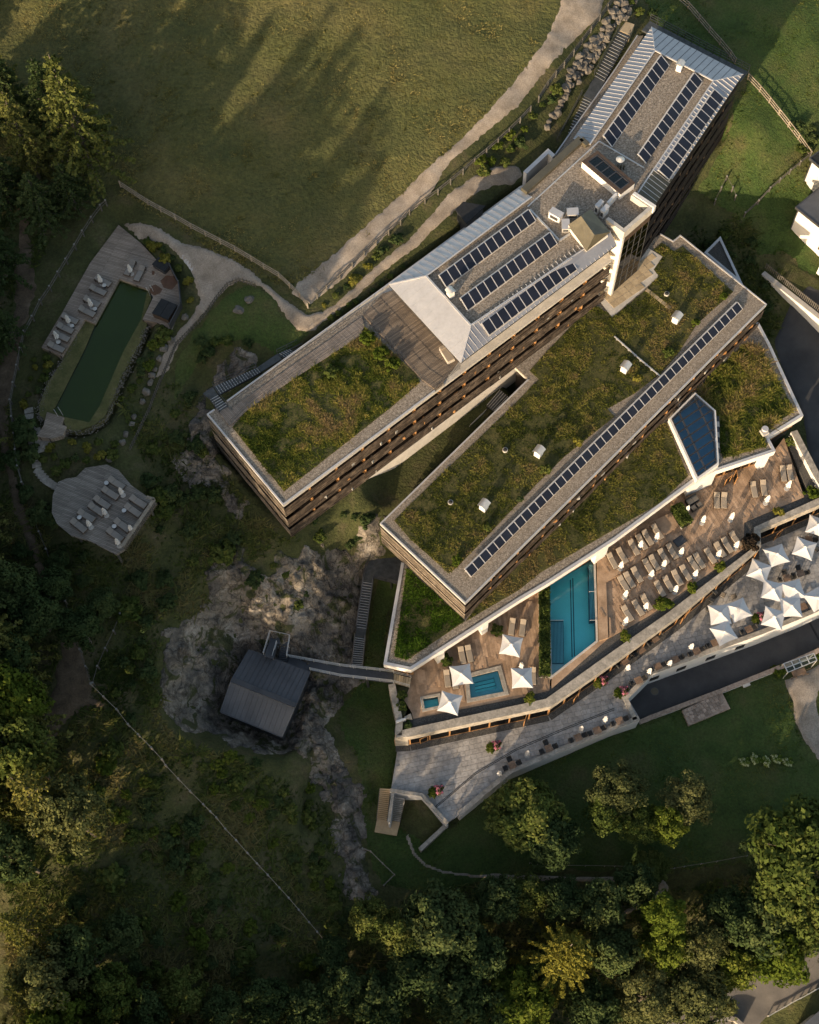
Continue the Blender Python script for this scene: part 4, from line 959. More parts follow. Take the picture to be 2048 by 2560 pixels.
mb = MB(); lw = XY(V('20', 1225, 1300, 1725, 590) + V('30', 190, 300), 16.9); edge_boxes(mb, lw, -0.14, 16.4, 17.02); mb.build('ledge_coping', 'light_metal', hA)
# white walled light well beside the footpath
UW = XY(V('b', 125, 430, 390, 182, 468, 250), 18.0)
mb = MB(); edge_boxes(mb, UW, -0.45, 14.0, 18.0); mb.build('light_well_wall', 'white_render', hA)
mb = MB(); edge_boxes(mb, UW, -0.5, 18.0, 18.06, off=0.02); mb.build('light_well_coping', 'light_metal', hA)
# solar rows
solar_row('solar row nearest the meadow on the roof above the green roof', *V('21', 250, 598, 1005, 42, 310, 690, 1060, 135), Z_UP + 0.55, Z_UP + 0.15, 12, Z_UP)
solar_row('middle solar row on gravel of the roof beside the timber roof deck', *V('21', 430, 790, 1185, 235, 490, 890, 1240, 325), Z_UP + 0.55, Z_UP + 0.15, 12, Z_UP)
solar_row('solar row on the metal slope above the dark timber balconies', *V('21', 607, 1002, 1350, 452, 668, 1100, 1410, 540), Z_RIDGE - 0.08, Z_EAVE + 0.38, 12, Z_EAVE, slope=True)
solar_row('solar row at the upper right end nearest the gravel road', *V('b', 990, 45)[:1], *V('30', 395, 468), *V('b', 1080, 155)[:1], *V('30', 460, 555), Z_UP + 0.55, Z_UP + 0.15, 12, Z_UP)
solar_row('middle solar row on gravel of the upper right roof', *V('b', 1365, 245)[:1], *V('30', 675, 615), *V('b', 1440, 330)[:1], *V('30', 742, 690), Z_UP + 0.55, Z_UP + 0.15, 12, Z_UP)
solar_row('solar row on the metal slope of the upper right roof', *V('30', 375, 1435, 845, 755, 460, 1515, 917, 820), Z_RIDGE - 0.04, Z_EAVE + 0.34, 12, Z_EAVE, slope=True)
vent_hood(*V('21', 345, 770)[0], Z_UP, 'white hooded vent at the end of the meadow-side solar row', 0.6)
vent_hood(*V('30', 545, 590)[0], Z_UP, 'white hooded vent under the blue metal slope at the top right', -0.5)
# machinery on the middle roof
def machine(name, px, py, size, rz, label, mat='bright_steel', lid=True, zb=Z_UP, cat='roof unit'):
    p = G(px, py, zb); t = thing(name, label, cat, p, rz)
    MB().box((0, 0, size[2] / 2), size).build('casing', mat, t, True)
    if lid:
        MB().box((0, 0, size[2] + 0.03), (size[0] + 0.08, size[1] + 0.08, 0.06)).build('lid', 'light_metal', t, True)
        MB().box((0, -size[1] / 2 - 0.012, size[2] * 0.5), (size[0] * 0.7, 0.02, size[2] * 0.5)).build('grille', 'dark_metal', t, True)
    return t
machine('condenser_unit', *V('b', 930, 850)[0], (0.45, 1.0, 1.3), -0.7, 'tall white condenser left of its twin by the tower roof', 'white_render')
machine('condenser_unit', *V('b', 990, 895)[0], (0.45, 1.0, 1.2), -0.7, 'tall white condenser right of its twin by the tower roof', 'white_render')
machine('exhaust_box', *V('b', 470, 930)[0], (1.4, 0.8, 1.0), -0.62, 'white slanted exhaust box beside the meadow-side solar row', 'white_render')
machine('air_handler', *V('b', 650, 900)[0], (1.2, 0.9, 0.7), 0.05, 'square steel air handler beside the brown dormer roof', 'bright_steel')
machine('air_duct', *V('b', 575, 1030)[0], (0.8, 1.3, 0.6), 0.0, 'steel duct left of the brown dormer roof', 'bright_steel')
machine('screen_wall', *V('b', 1070, 770)[0], (0.28, 1.6, 1.0), -0.7, 'short white screen wall below the roof skylight', 'white_render', False)
machine('parapet_block', *V('b', 1415, 790)[0], (2.9, 0.4, 1.0), px_angle(*V('b', 1310, 660, 1530, 805), Z_UP), 'long white parapet block on the tower roof', 'white_render', False)
p = G(*V('b', 1160, 380)[0], Z_UP); t = thing('exhaust_stack', 'mushroom capped steel exhaust with pipes above the roof skylight', 'exhaust', p)
mb = MB(); mb.cyl((0, 0.35), 0.16, 0.16, 0, 0.9).build('pipe', 'bright_steel', t, True)
MB().cyl((0, 0.35), 0.5, 0.1, 0.95, 1.2, 14).build('cowl', 'bright_steel', t, True)
for dx in (-0.28, 0.1, 0.42): MB().cyl((dx, -0.25), 0.1, 0.1, 0, 0.7).build('pipe', 'brown_metal', t, True)
# cable trays on the gravel roofs
def tray(pxs, zb, label, w=0.12, mat='bright_steel'):
    pts = [G(*p, zb) for p in pxs]; t = thing('cable_tray', label, 'cable tray', pts[0]); mb = MB()
    for a, b in zip(pts, pts[1:]): mb.bar(a + Vector((0, 0, .07)), b + Vector((0, 0, .07)), w, 0.1)
    mb.build('duct', mat, t)
    mb = MB()
    for a, b in zip(pts, pts[1:]):
        for k in range(4): p = a.lerp(b, (k + .5) / 4); mb.box((p.x, p.y, p.z + 0.012), (0.3, 0.3, 0.024))
    mb.build('foot', 'concrete', t)
tray(V('b', 170, 810, 940, 105, 1420, 390), Z_UP, 'pale cable tray bent around the roof skylight', 0.14)
tray(V('b', 195, 840, 420, 1075, 510, 1175, 625, 1100), Z_UP, 'pale cable tray between the solar rows and the brown dormer', 0.2)
tray(V('31', 0, 1110, 200, 1290, 385, 1445), Z_B + 0.1, 'pale cable tray crossing the lower green roof to the solar row', 0.14)

# ================================================================== lower hotel wing
BW = XY(B_POLY, Z_B)
hB = thing('hotel_wing', 'lower hotel wing with big green roof and one long solar row', 'building', (*cen(BW), 3.0))
flat('wall', inset(BW, [1.1, 1.1, 0.25, .25, .25, .25, .25, .25, 0.25, 0.25]), -1.0, Z_B - 0.5, 'dark_timber', hB)
flat('roof_slab', inset(BW, 0.02), Z_B - 0.5, Z_B - 0.16, 'concrete', hB)
flat('gravel_bed', inset(BW, 0.04), Z_B - 0.16, Z_B, 'roof_gravel', hB)
mb = MB(); edge_boxes(mb, [BW[9], BW[0], BW[1], BW[2], BW[3], BW[4], BW[5]], 0.15, Z_B - 0.34, Z_B + 0.09); mb.build('coping', 'light_metal', hB)
GREEN_B = [(986, 1302)] + V('22', 10, 795, 840, 0) + V('21', 1090, 1470, 1010, 1400, 1180, 1215, 1460, 920, 1560, 850) + V('31', 0, 940, 275, 710, 375, 600, 330, 550, 405, 440, 330, 380, 400, 320, 500, 395, 575, 350, 1000, 735, 700, 1000, 540, 1250, 390, 1420, 170, 1590, -60, 1720) + V('22', 1725, 60, 1300, 400, 1000, 700, 640, 1080, 400, 1330, 330, 1380, 0, 1085)
GREEN_BW = XY(GREEN_B, Z_B)
flat('green_roof', GREEN_BW, Z_B, Z_B + 0.08, 'roof_soil', hB)
facade(hB, BW[0], BW[1], Z_B - 0.05, 2, 2.5, 4, 1.0, 7, fins=False, mat='sunlit_weathered_timber')
facade(hB, BW[1], BW[2], Z_B - 0.05, 2, 2.5, 12, 1.0, 6)
PAV = V('31', -20, 950, 375, 605, 330, 550, 405, 440, 290, 372, -60, 640, -180, 740)
PAVW = XY(PAV, Z_B)
MB().prism(PAVW, Z_B + 0.081, Z_B + 0.10).build('paving_bed', 'concrete', hB)
lay('paver', PAVW, [], px_angle((1536, 760), (1640, 690), Z_B), 0.78, 0.95, Z_B + 0.14, 0.045, 'tan_paver', hB, 300, 0.05, False)
for k in range(6):
    x, y = V('31', 285 + k * 34, 725 + k * 27)[0]; p = G(x, y, Z_B + 0.1)
    MB().box((p.x, p.y, Z_B + 0.12), (0.55, 0.42, 0.06), -0.7).build('stepping_slab', 'tan_paver', hB)
solar_row('very long solar row along the edge of the lower green roof', *V('22', 470, 1350)[:1], *V('31', 1037, 822), *V('22', 520, 1402)[:1], *V('31', 1075, 882), Z_B + 0.65, Z_B + 0.25, 42, Z_B)
for k, (v_, x, y, lb) in enumerate([('22', 625, 835, 'white hooded vent nearest the lower left corner of the long green roof'), ('22', 1085, 385, 'white hooded vent second from the lower left on the long green roof'),
                                    ('31', 85, 1400, 'white hooded vent beside the pale cable tray on the green roof'), ('31', 515, 985, 'white hooded vent nearest the tan pavers on the green roof')]):
    vent_hood(*V(v_, x, y)[0], Z_B, lb, -0.62, 1.6, 0.74)
for v_, x, y, lb in [('22', 345, 785, 'small black roof drain nearest the lower left end'), ('22', 805, 345, 'small black roof drain in the middle of the green roof'), ('31', 440, 755, 'small black roof drain near the tan pavers')]:
    p = G(*V(v_, x, y)[0], Z_B + 0.08); t = thing('roof_drain', lb, 'roof drain', p)
    MB().cyl((0, 0), 0.3, 0.3, 0, 0.22, 12).build('ring', 'concrete', t, True); MB().cyl((0, 0), 0.24, 0.14, 0.22, 0.4, 10).build('strainer', 'mat_black', t, True)
# white end wall of the pit between the wings
pq = XY(V('21', 795, 1452, 905, 1565), Z_B - 1)
pit_wall = XY([(1283, 918), (1318, 948)], Z_B)
# low triangular annexe roof behind
TRI = XY(V('31', 755, 405, 893, 268, 1085, 680), 5.5)
tA = thing('annexe', 'small triangular flat gravel roof behind the long green roof', 'building', (*cen(TRI), 1.0))
flat('wall', inset(TRI, 0.1), -1, 5.3, 'white_render', tA); flat('gravel_roof', inset(TRI, 0.12), 5.3, 5.45, 'dark_gravel', tA)
mb = MB(); mb.ring(TRI, inset(TRI, 0.3), 5.2, 5.6); mb.build('coping', 'light_metal', tA)

# ================================================================== podium with the pool rooms
PW = XY(POD_POLY, Z_POD)
hP = thing('spa_building', 'low white spa building with green roof along the pool deck', 'building', (*cen(PW), 0.0))
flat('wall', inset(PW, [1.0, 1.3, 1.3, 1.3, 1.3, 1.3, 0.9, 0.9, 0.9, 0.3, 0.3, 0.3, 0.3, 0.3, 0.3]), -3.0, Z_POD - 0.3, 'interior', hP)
flat('gravel_bed', inset(PW, 0.3), Z_POD - 0.3, Z_POD - 0.06, 'roof_gravel', hP)
mb = MB(); front = [PW[14], PW[0], PW[1], PW[2], PW[3], PW[4], PW[5], PW[6], PW[7], PW[8], PW[9], PW[10], PW[11]]
edge_boxes(mb, front, 0.32, Z_POD - 1.05, Z_POD); mb.build('fascia', 'white_render', hP)
mb = MB(); edge_boxes(mb, front, 0.34, Z_POD, Z_POD + 0.05, off=-0.015); mb.build('coping', 'light_metal', hP)
# glazing and posts under the fascia
posts = [(0.02, 0.16, 'white_render')]
for a, b, n in ((PW[0], PW[1], 3), (PW[1], PW[2], 14), (PW[2], PW[3], 4), (PW[3], PW[4], 12), (PW[4], PW[5], 12), (PW[5], PW[6], 3), (PW[6], PW[7], 7), (PW[8], PW[9], 5)):
    e_, n_ = wall_dir(a, b); aa = v2(a) - n_ * 0.75; bb = v2(b) - n_ * 0.75
    L = (bb - aa).length
    pane_grid(hP, aa, bb, 0.1, Z_POD - 1.0, n, 1, 'clear_glass', 'warm_timber', fw=0.14)
def white_pier(px, w, lb=None):
    p = G(*px, 0.0)
    return p
mb = MB()
for va, xa_, ya_, ww in (('f', 745, 1280, 0.9), ('f', 1290, 930, 0.8), ('d', 1245, 170, 1.6), ('32', 740, 640, 3.4), ('32', 1270, 460, 0.9), ('31', 1490, 1640, 0.0)):
    if ww <= 0: continue
    p = v2(G(*V(va, xa_, ya_)[0], Z_POD - 2.2)[:2])
    # snap to the nearest front edge
    best = None
    for i in range(1, 9):
        a, b = v2(PW[i]), v2(PW[(i + 1) % 15]); d = (b - a); tt = max(0, min(1, (p - a).dot(d) / d.length_squared)); qv = a + d * tt
        if best is None or (qv - p).length < best[0]: best = ((qv - p).length, qv, d.normalized())
    _, qv, dv = best; nv = Vector((dv.y, -dv.x)); c = qv - nv * 0.35
    mb = MB().box((c.x, c.y, (Z_POD - 1.05) / 2), (ww, 0.66, Z_POD - 1.05), math.atan2(dv.y, dv.x)); mb.build('pier', 'white_render', hP)
# solid white stretches of the front
for i0, t0, t1 in ((1, 0.60, 0.985), (5, -0.05, 0.95)):
    a, b = v2(PW[i0 + (1 if i0 == 1 else 0) - (1 if i0 == 1 else 0)]), v2(PW[i0 + 1]); d = b - a; nv = Vector((d.y, -d.x)).normalized()
    s0, s1 = a + d * t0 - nv * 0.35, a + d * t1 - nv * 0.35
    mb = MB().prism([s0, s1, s1 - nv * 0.3, s0 - nv * 0.3], 1.9 if i0 == 1 else 0.0, Z_POD - 1.05); mb.build('front_wall', 'white_render', hP)
GREEN_P1 = V('f', 330, 190, 1050, 850, 395, 1290, 330, 1330, 180, 1290)
GREEN_P2 = V('f', 1060, 850, 1725, 460) + V('d', 500, 400, 1180, 0) + V('32', 380, 790, 620, 560, 440, 110) + [(1600, 1080), (1400, 1250)]
GREEN_P3 = V('c', 850, 0, 1060, 60, 1150, 280, 1300, 520, 1380, 680, 1430, 780, 1150, 980, 1040, 1040, 1110, 1200, 600, 1340, 560, 1200, 540, 860, 480, 770, 270, 590, 420, 400)
for i, gp in enumerate((GREEN_P1, GREEN_P2, GREEN_P3)): flat('green_roof', XY(gp, Z_POD), Z_POD - 0.06, Z_POD + 0.05, 'roof_soil', hP)
# angular skylight over the indoor pool
SK = V('c', 0, 880, 275, 605, 485, 790, 520, 1395, 305, 1550)
zs = Z_POD + 0.9
skp = XY(SK, zs)
sky = thing('pool_skylight', 'angular blue glass skylight set between the green roofs', 'skylight', (*cen(skp), Z_POD - 0.05))
mb = MB(); mb.ring(inset(skp, -0.3), inset(skp, -0.02), Z_POD - 0.05, zs); mb.build('kerb', 'white_render', sky)
flat('pool_floor', inset(skp, 0.03), Z_POD + 0.02, Z_POD + 0.1, 'spa_blue', sky)
a0, a1, b1, b0 = skp[0], skp[1], skp[3], skp[4]
def clip_panes(parent, poly, org, u, v, nu, nv, z, mat, fmat):
    """a slanted grid of panes kept inside an outline (convex)"""
    P = poly if area2(poly) > 0 else poly[::-1]
    fr = MB()
    for i in range(-1, nu + 1):
        for j in range(-1, nv + 1):
            q = [v2(org) + u * (i + a) + v * (j + b) for a, b in ((0.02, 0.03), (0.98, 0.03), (0.98, 0.97), (0.02, 0.97))]
            if area2([(p.x, p.y) for p in q]) < 0: q.reverse()
            for k in range(len(P)):
                a, b = v2(P[k]), v2(P[(k + 1) % len(P)]); out = []
                for m in range(len(q)):
                    s, e = q[m], q[(m + 1) % len(q)]
                    cs = (b - a).x * (s - a).y - (b - a).y * (s - a).x; ce = (b - a).x * (e - a).y - (b - a).y * (e - a).x
                    if cs >= 0: out.append(s)
                    if cs * ce < 0: out.append(s.lerp(e, cs / (cs - ce)))
                q = out
                if len(q) < 3: break
            if len(q) < 3 or abs(area2([(p.x, p.y) for p in q])) < 0.05: continue
            MB().prism([(p.x, p.y) for p in q], z - 0.04, z).build('pane', mat, parent)
            for m in range(len(q)):
                s, e = q[m], q[(m + 1) % len(q)]
                fr.bar((s.x, s.y, z + 0.02), (e.x, e.y, z + 0.02), 0.11, 0.07)
    fr.build('glazing_bars', fmat, parent)
uu = v2(G(*V('c', 120, 780)[0], zs)[:2]) - v2(G(*V('c', 0, 880)[0], zs)[:2])
du = v2(XY(V('c', 480, 815), zs)[0]) - v2(XY(V('c', 120, 1060), zs)[0])     # the long bars run this way
dv = v2(XY(V('c', 300, 1480), zs)[0]) - v2(XY(V('c', 30, 900), zs)[0])
clip_panes(sky, skp, v2(skp[0]) - du * 0.3 - dv * 0.35, du * 0.55, dv * 0.158, 5, 12, zs, 'skylight_glass', 'dark_metal')
for i in range(9):
    p = XY(V('c', 545, 850 + i * 62), zs)[0]
    MB().box((p[0], p[1], Z_POD + 0.2), (0.45, 0.7, 0.3), 0).build('kerb_stone', 'concrete' if i % 2 else 'dark_metal', sky)
p = G(*V('c', 1075, 1050)[0], Z_POD); t = thing('roof_hatch', 'round grey roof hatch at the inner corner of the white parapet', 'roof hatch', p)
MB().box((0, 0, 0.25), (0.8, 0.8, 0.5), 0.5).build('curb', 'concrete', t, True); MB().cyl((0.1, 0.35), 0.42, 0.36, 0.5, 0.62, 14).build('lid', 'light_metal', t, True)
# ================================================================== pool deck
def poly_holes(outer, holes, z, name, mat, parent=None, kind=None):
    P = [[Vector((x, y, 0)) for x, y in outer]] + [[Vector((x, y, 0)) for x, y in h] for h in holes]
    flatv = [v for l in P for v in l]; tri = tessellate_polygon(P); fs = []
    for a, b, c in tri:
        A_, B_, C_ = flatv[a], flatv[b], flatv[c]
        ar = (B_.x - A_.x) * (C_.y - A_.y) - (C_.x - A_.x) * (B_.y - A_.y)
        if abs(ar) > 1e-8: fs.append((a, b, c) if ar > 0 else (a, c, b))
    return MB().add([(v.x, v.y, z) for v in flatv], fs).build(name, mat, parent, kind=kind)
WEST = V('g', 600, 70, 530, 240, 620, 390) + V('23', 30, 880, 980, 690, 1180, 640) + V('d', 620, 1640, 590, 560) + V('f', 1725, 520, 380, 1400)
EASTD = V('d', 1195, 160, 1222, 1245, 640, 1690) + [(1379, 1722)] + V('d', 1330, 1215, 1600, 1070) + V('32', 310, 1725, 1090, 1170, 1095, 950, 1600, 735, 1430, 235) + V('c', 1215, 1230, 520, 1430) + V('32', 690, 500)
HOT1 = XY(V('23', 500, 530, 745, 470, 795, 650, 515, 705), 0.0)      # rectangular whirlpool
HOT2 = XY(V('23', 115, 712, 238, 690, 250, 768, 128, 795), 0.0)      # small plunge pool
WW_, EW_ = XY(WEST, 0.0), XY(EASTD, 0.0)
deck_w = poly_holes(WW_, [HOT1, HOT2], -0.04, 'pool_deck', 'deck_board', kind='structure')
deck_e = MB().prism(EW_, -0.5, -0.04).build('pool_deck', 'deck_board', kind='structure')
RAISED = V('d', 1195, 160, 1222, 1240, 1335, 1205, 1310, 520) + V('j', 1342, 580, 1270, 462, 1545, 262, 1400, 10) + V('d', 1420, -40)
RW_ = XY(RAISED, 0.35)
ANG_E = px_angle(V('k', 1000, 550)[0], V('k', 1130, 752)[0], 0.0)
ANG_W = px_angle(V('f', 600, 1400)[0], V('f', 650, 1725)[0], 0.0)
rim1, rim2 = inset(HOT1, -0.45), inset(HOT2, -0.3)
lay('plank', WW_, [rim1, rim2], ANG_W, 0.3, 1.5, 0.0, 0.045, 'deck_board', deck_w, 300, 0.018, True, 3)
lay('plank', EW_, [RW_], ANG_E, 0.3, 1.5, 0.0, 0.045, 'deck_board', deck_e, 300, 0.018, True, 4, (30, 8))
raised = MB().prism(RW_, -0.03, 0.31).build('raised_deck', 'deck_board', kind='structure')
lay('plank', RW_, [], ANG_E, 0.3, 1.5, 0.35, 0.035, 'deck_board', raised, 300, 0.018, True, 5)
for k in range(2):
    st = XY(V('d', 1340 + k * 24, 945, 1350 + k * 24, 1195, 1376 + k * 24, 1170, 1364 + k * 24, 960), 0.2)
    MB().prism(st, -0.03, 0.24 - 0.1 * k).build('step', 'deck_board', raised)
    st = XY(V('j', 1300 + k * 40, 500 + k * 62, 1560 + k * 14, 300 + k * 30, 1580 + k * 14, 330 + k * 30, 1325 + k * 40, 530 + k * 62), 0.2)
# ------------------------------------------------------------------ the swimming pool
POOLP = XY(V('d', 598, 500, 1163, 180, 1197, 1245, 632, 1690), 0.0)
pool = thing('swimming_pool', 'large turquoise swimming pool between hedge and sun decks', 'pool', (*cen(POOLP), -1.6))
mb = MB(); mb.ring(inset(POOLP, -0.12), inset(POOLP, 0.1), -1.6, 0.03); mb.build('rim', 'concrete', pool)
flat('basin_floor', inset(POOLP, 0.08), -1.62, -1.5, 'pool_tile', pool)
flat('water', inset(POOLP, 0.1), -0.12, -0.1, 'pool_water', pool)
flat('bench', XY(V('d', 622, 995, 783, 995, 790, 1525, 632, 1525), -0.3), -1.5, -0.3, 'pool_grate', pool)
mb = MB()
for k in range(9):
    a, b = V('d', 632 + k * 17, 1010, 640 + k * 17, 1515)
    mb.bar(G(*a, -0.27), G(*b, -0.27), 0.09, 0.05)
mb.build('bench_slats', 'pool_step', pool)
flat('step_block', XY(V('d', 1092, 295, 1150, 285, 1180, 985, 1108, 990), -0.3), -1.5, -0.45, 'pool_grate', pool)
mb = MB()
for k in range(4):
    a, b = V('d', 1100 + k * 16, 305, 1118 + k * 17, 975); mb.bar(G(*a, -0.4), G(*b, -0.4), 0.09, 0.05)
mb.build('bench_slats', 'pool_step', pool)
flat('shallow_ledge', XY(V('d', 640, 1532, 815, 1532, 640, 1672), -0.25), -1.5, -0.2, 'light_metal', pool)
mb = MB()
for a, b in ((V('d', 868, 490)[0], V('d', 890, 1445)[0]), (V('d', 898, 470)[0], V('d', 918, 1430)[0])): mb.bar(G(*a, -1.49), G(*b, -1.49), 0.12, 0.02)
mb.build('lane_line', 'pool_grate', pool)
for x0, y0, x1, y1 in ((622, 988, 785, 988), (1112, 988, 1188, 988), (1100, 635, 1165, 632)):
    a, b = V('d', x0, y0, x1, y1); MB().bar(G(*a, 0.1), G(*b, 0.1), 0.05, 0.05).bar(G(*a, -0.5), G(*a, 0.1), 0.05, 0.05).bar(G(*b, -0.5), G(*b, 0.1), 0.05, 0.05).build('handrail', 'bright_steel', pool)
def small_pool(poly, rim, label, inner):
    t = thing('whirlpool' if inner else 'plunge_pool', label, 'pool', (*cen(poly), -1.0))
    mb = MB(); mb.ring(rim, poly, -0.9, 0.03); mb.build('rim', 'wall_stone', t)
    flat('basin_floor', inset(poly, 0.02), -1.0, -0.85, 'pool_tile', t)
    flat('water', inset(poly, 0.02), -0.14, -0.12, 'pool_water', t)
    if inner:
        mb = MB(); mb.ring(inset(poly, 0.03), inset(poly, 0.6), -0.85, -0.35); mb.build('bench', 'pool_step', t)
        q = [v2(p) for p in inset(poly, 0.62)]
        for k in range(4):
            c = q[0].lerp(q[1], 0.25 + .5 * (k % 2)).lerp(q[3].lerp(q[2], 0.25 + .5 * (k % 2)), 0.3 + .35 * (k // 2)); MB().box((c.x, c.y, -0.83), (1.2, 0.07, 0.03), math.atan2((q[1] - q[0]).y, (q[1] - q[0]).x)).build('jet_bar', 'pool_grate', t)
        a, b = v2(rim[0]), v2(rim[3]); c = a.lerp(b, 0.3)
        mb = MB(); rail_fence(mb, [(*a.lerp(b, .1), 0.03), (*a.lerp(b, .3), 0.03)], 0.8, 0.04, 2, 1.0, 0.04); mb.build('handrail', 'white_render', t)
    else:
        a, b = v2(rim[0]), v2(rim[3])
        mb = MB(); rail_fence(mb, [(*a.lerp(b, .2), 0.03), (*a.lerp(b, .7), 0.03)], 0.8, 0.04, 1, 2.0, 0.04); mb.build('handrail', 'bright_steel', t)
small_pool(HOT1, rim1, 'rectangular turquoise whirlpool set in the west sun deck', True)
small_pool(HOT2, rim2, 'small square plunge pool at the west corner of the sun deck', False)
# edge step of lighter boards, dark gravel strip, stone parapet with the rooms below
STRIP_IN = V('23', 30, 885, 980, 690, 1180, 640, 1205, 600) + V('d', 1330, 1215, 1600, 1072) + V('32', 310, 1725, 1090, 1170, 1095, 950, 1600, 735) + V('c', 1590, 1725, 1360, 1160)
PAR_IN = V('g', 505, 600) + V('23', 0, 960, 1150, 710, 1725, 300) + V('32', 430, 1725, 1172, 1160, 1178, 990, 1725, 742) + [(2110, 1213)]
PAR_OUT = V('g', 415, 690) + V('23', 0, 1030, 1190, 775, 1725, 405) + V('32', 560, 1725, 1236, 1155, 1232, 1012, 1725, 805) + [(2110, 1231)]
ZP = 0.3
pin, pout = XY(PAR_IN, ZP), XY(PAR_OUT, ZP)
strip_w = XY(V('23', 20, 880, 980, 680, 1200, 600) + V('d', 1330, 1190, 1600, 1050) + V('32', 310, 1700, 1080, 1160, 1085, 940, 1610, 715, 1725, 690), -0.2) + [v2(p)[:] for p in reversed(pin[:-1])]
flat('gravel_strip', strip_w, -0.6, -0.1, 'dark_gravel', None, 'structure')
tw = thing('terrace_wall', 'long stone faced terrace wall with glazed rooms under the pool deck', 'wall', (*cen(pout), Z_STONE))
mb = MB()
n_ = len(pin)
for i in range(n_ - 1):
    q = [pin[i], pin[i + 1], pout[i + 1], pout[i]]
    if area2(q) < 0: q.reverse()
    mb.prism(q, -1.0, ZP)
    mb.build('parapet', 'wall_stone', tw); mb = MB()
back = []
for i in range(n_ - 1):
    a, b = v2(pout[i]), v2(pout[i + 1]); d = (b - a).normalized(); nr = Vector((d.y, -d.x))
    if nr.dot(v2(pout[i]) - v2(pin[i])) < 0: nr = -nr
    L = (b - a).length
    if L < 1.2: continue
    aa, bb = a - nr * 0.12, b - nr * 0.12
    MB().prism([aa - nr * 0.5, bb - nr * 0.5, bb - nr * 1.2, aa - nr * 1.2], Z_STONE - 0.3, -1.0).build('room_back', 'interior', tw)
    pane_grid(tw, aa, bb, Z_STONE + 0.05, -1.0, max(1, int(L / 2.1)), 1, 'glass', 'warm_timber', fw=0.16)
    MB().prism([aa + nr * 0.75, bb + nr * 0.75, bb + nr * 0.02, aa + nr * 0.02], Z_STONE + 0.014, Z_STONE + 0.03).build('drain_strip', 'dark_gravel', tw)
a = v2(pout[0]); b = v2(pout[1]); d = (b - a).normalized()
MB().prism([a, a + d * 1.4, v2(pin[0]) + d * 1.2, v2(pin[0])], Z_STONE - 1.5, -1.0).build('end_wall', 'wall_stone', tw)
# west garden wall
gw = XY(V('g', 350, 55, 470, 430, 440, 480, 520, 470), 0.25)
t = thing('garden_wall', 'grey stone topped wall on the west edge of the sun deck', 'wall', (*gw[0], -4))
mb = MB(); edge_boxes(mb, XY(V('g', 340, 55, 432, 490, 420, 660), 0.3), 0.75, -5.0, 0.3); mb.build('wall', 'wall_stone', t)
MB().prism(XY(V('g', 430, 490, 545, 455, 550, 475, 435, 520), 0.35), -0.2, 0.5).build('pier', 'white_render', t)
MB().prism(XY(V('g', 530, 440, 610, 400, 628, 470, 545, 465), 0.35), -0.3, 0.35).build('corner_block', 'wall_stone', t)
flat('planting_bed', XY(V('g', 400, 70, 600, 90, 535, 240, 560, 360, 540, 420, 470, 440), 0.0), -1.5, -0.12, 'forest_floor', None, 'structure')
flat('planting_bed', XY(V('g', 525, 500, 640, 470, 640, 560, 515, 590), 0.0), -1.5, -0.12, 'forest_floor', None, 'structure')
# east parapet beside the yard
ep = XY(V('c', 1465, 1010, 1725, 1510) + [(2080, 1235)], 0.9)
t = thing('yard_wall', 'white faced parapet wall between the sun deck and dark asphalt yard', 'wall', (*ep[0], -2))
mb = MB(); edge_boxes(mb, ep, -0.75, -3.5, 0.85); mb.build('wall', 'white_render', t)
mb = MB(); edge_boxes(mb, ep, -0.8, 0.85, 0.95, off=0.02); mb.build('coping', 'wall_stone', t)
flat('gravel_strip', XY(V('c', 1375, 1200, 1440, 1170, 1690, 1640, 1600, 1725), 0.05), -0.6, -0.02, 'dark_gravel', None, 'structure')

# ================================================================== stone terrace
SW_ = XY(STONE_POLY, Z_STONE)
stone = MB().prism(SW_, Z_STONE - 0.6, Z_STONE - 0.05).build('stone_terrace', 'paving_stone', kind='structure')
ANG_S = px_angle(V('23', 0, 1040)[0], V('23', 1100, 800)[0], Z_STONE)
lay('slab', SW_, [], ANG_S, 0.55, 0.66, Z_STONE, 0.055, 'paving_stone', stone, 300, 0.03, True, 8, tuple(G(1250, 1880, Z_STONE)[:2]))
mb = MB()
for off_ in (0, 14):
    pts = [G(*p, Z_STONE + 0.03) for p in V('23', 215, 1620 + off_, 560, 1330 + off_, 900, 1130 + off_, 1300, 960 + off_, 1725, 790 + off_)]
    for p, q in zip(pts, pts[1:]): mb.bar(p, q, 0.07, 0.03)
mb.build('drain_channel', 'dark_gravel', stone)
# parapet of the lower terrace
def parapet_wall(label, pxs, z_top, z_bot, w, coping='wall_stone', face='white_render', side=-1, name='retaining_wall', zc=0.12):
    pts = XY(pxs, z_top); t = thing(name, label, 'wall', (*pts[0], z_bot))
    mb = MB(); edge_boxes(mb, pts, side * w, z_bot, z_top - zc); mb.build('wall', face, t)
    mb = MB(); edge_boxes(mb, pts, side * (w + 0.12), z_top - zc, z_top, off=-side * 0.06); mb.build('coping', coping, t)
    return t
parapet_wall('pale retaining wall along the lower edge of the stone terrace', V('23', 425, 1692, 860, 1332, 1725, 960) + V('33', 215, 885), Z_STONE + 0.45, -8.5, 0.4, side=1)
parapet_wall('angled pale wall beside the stairwell at the tip of the stone terrace', V('g', 360, 1305, 750, 1362, 1058, 1705), Z_STONE + 0.45, -8.0, 0.24, side=-1)
parapet_wall('low stone wing wall running down into the lawn', V('g', 1058, 1740, 730, 2045), -5.0, -8.5, 0.35, face='wall_stone', side=-1)
rw = parapet_wall('white wall with four dark openings above the asphalt ramp', V('33', 190, 880, 112, 708, 322, 498, 1250, 160, 1650, 0) + [(2110, 1496)], Z_STONE + 0.45, Z_RAMP - 0.4, 0.4, side=1)
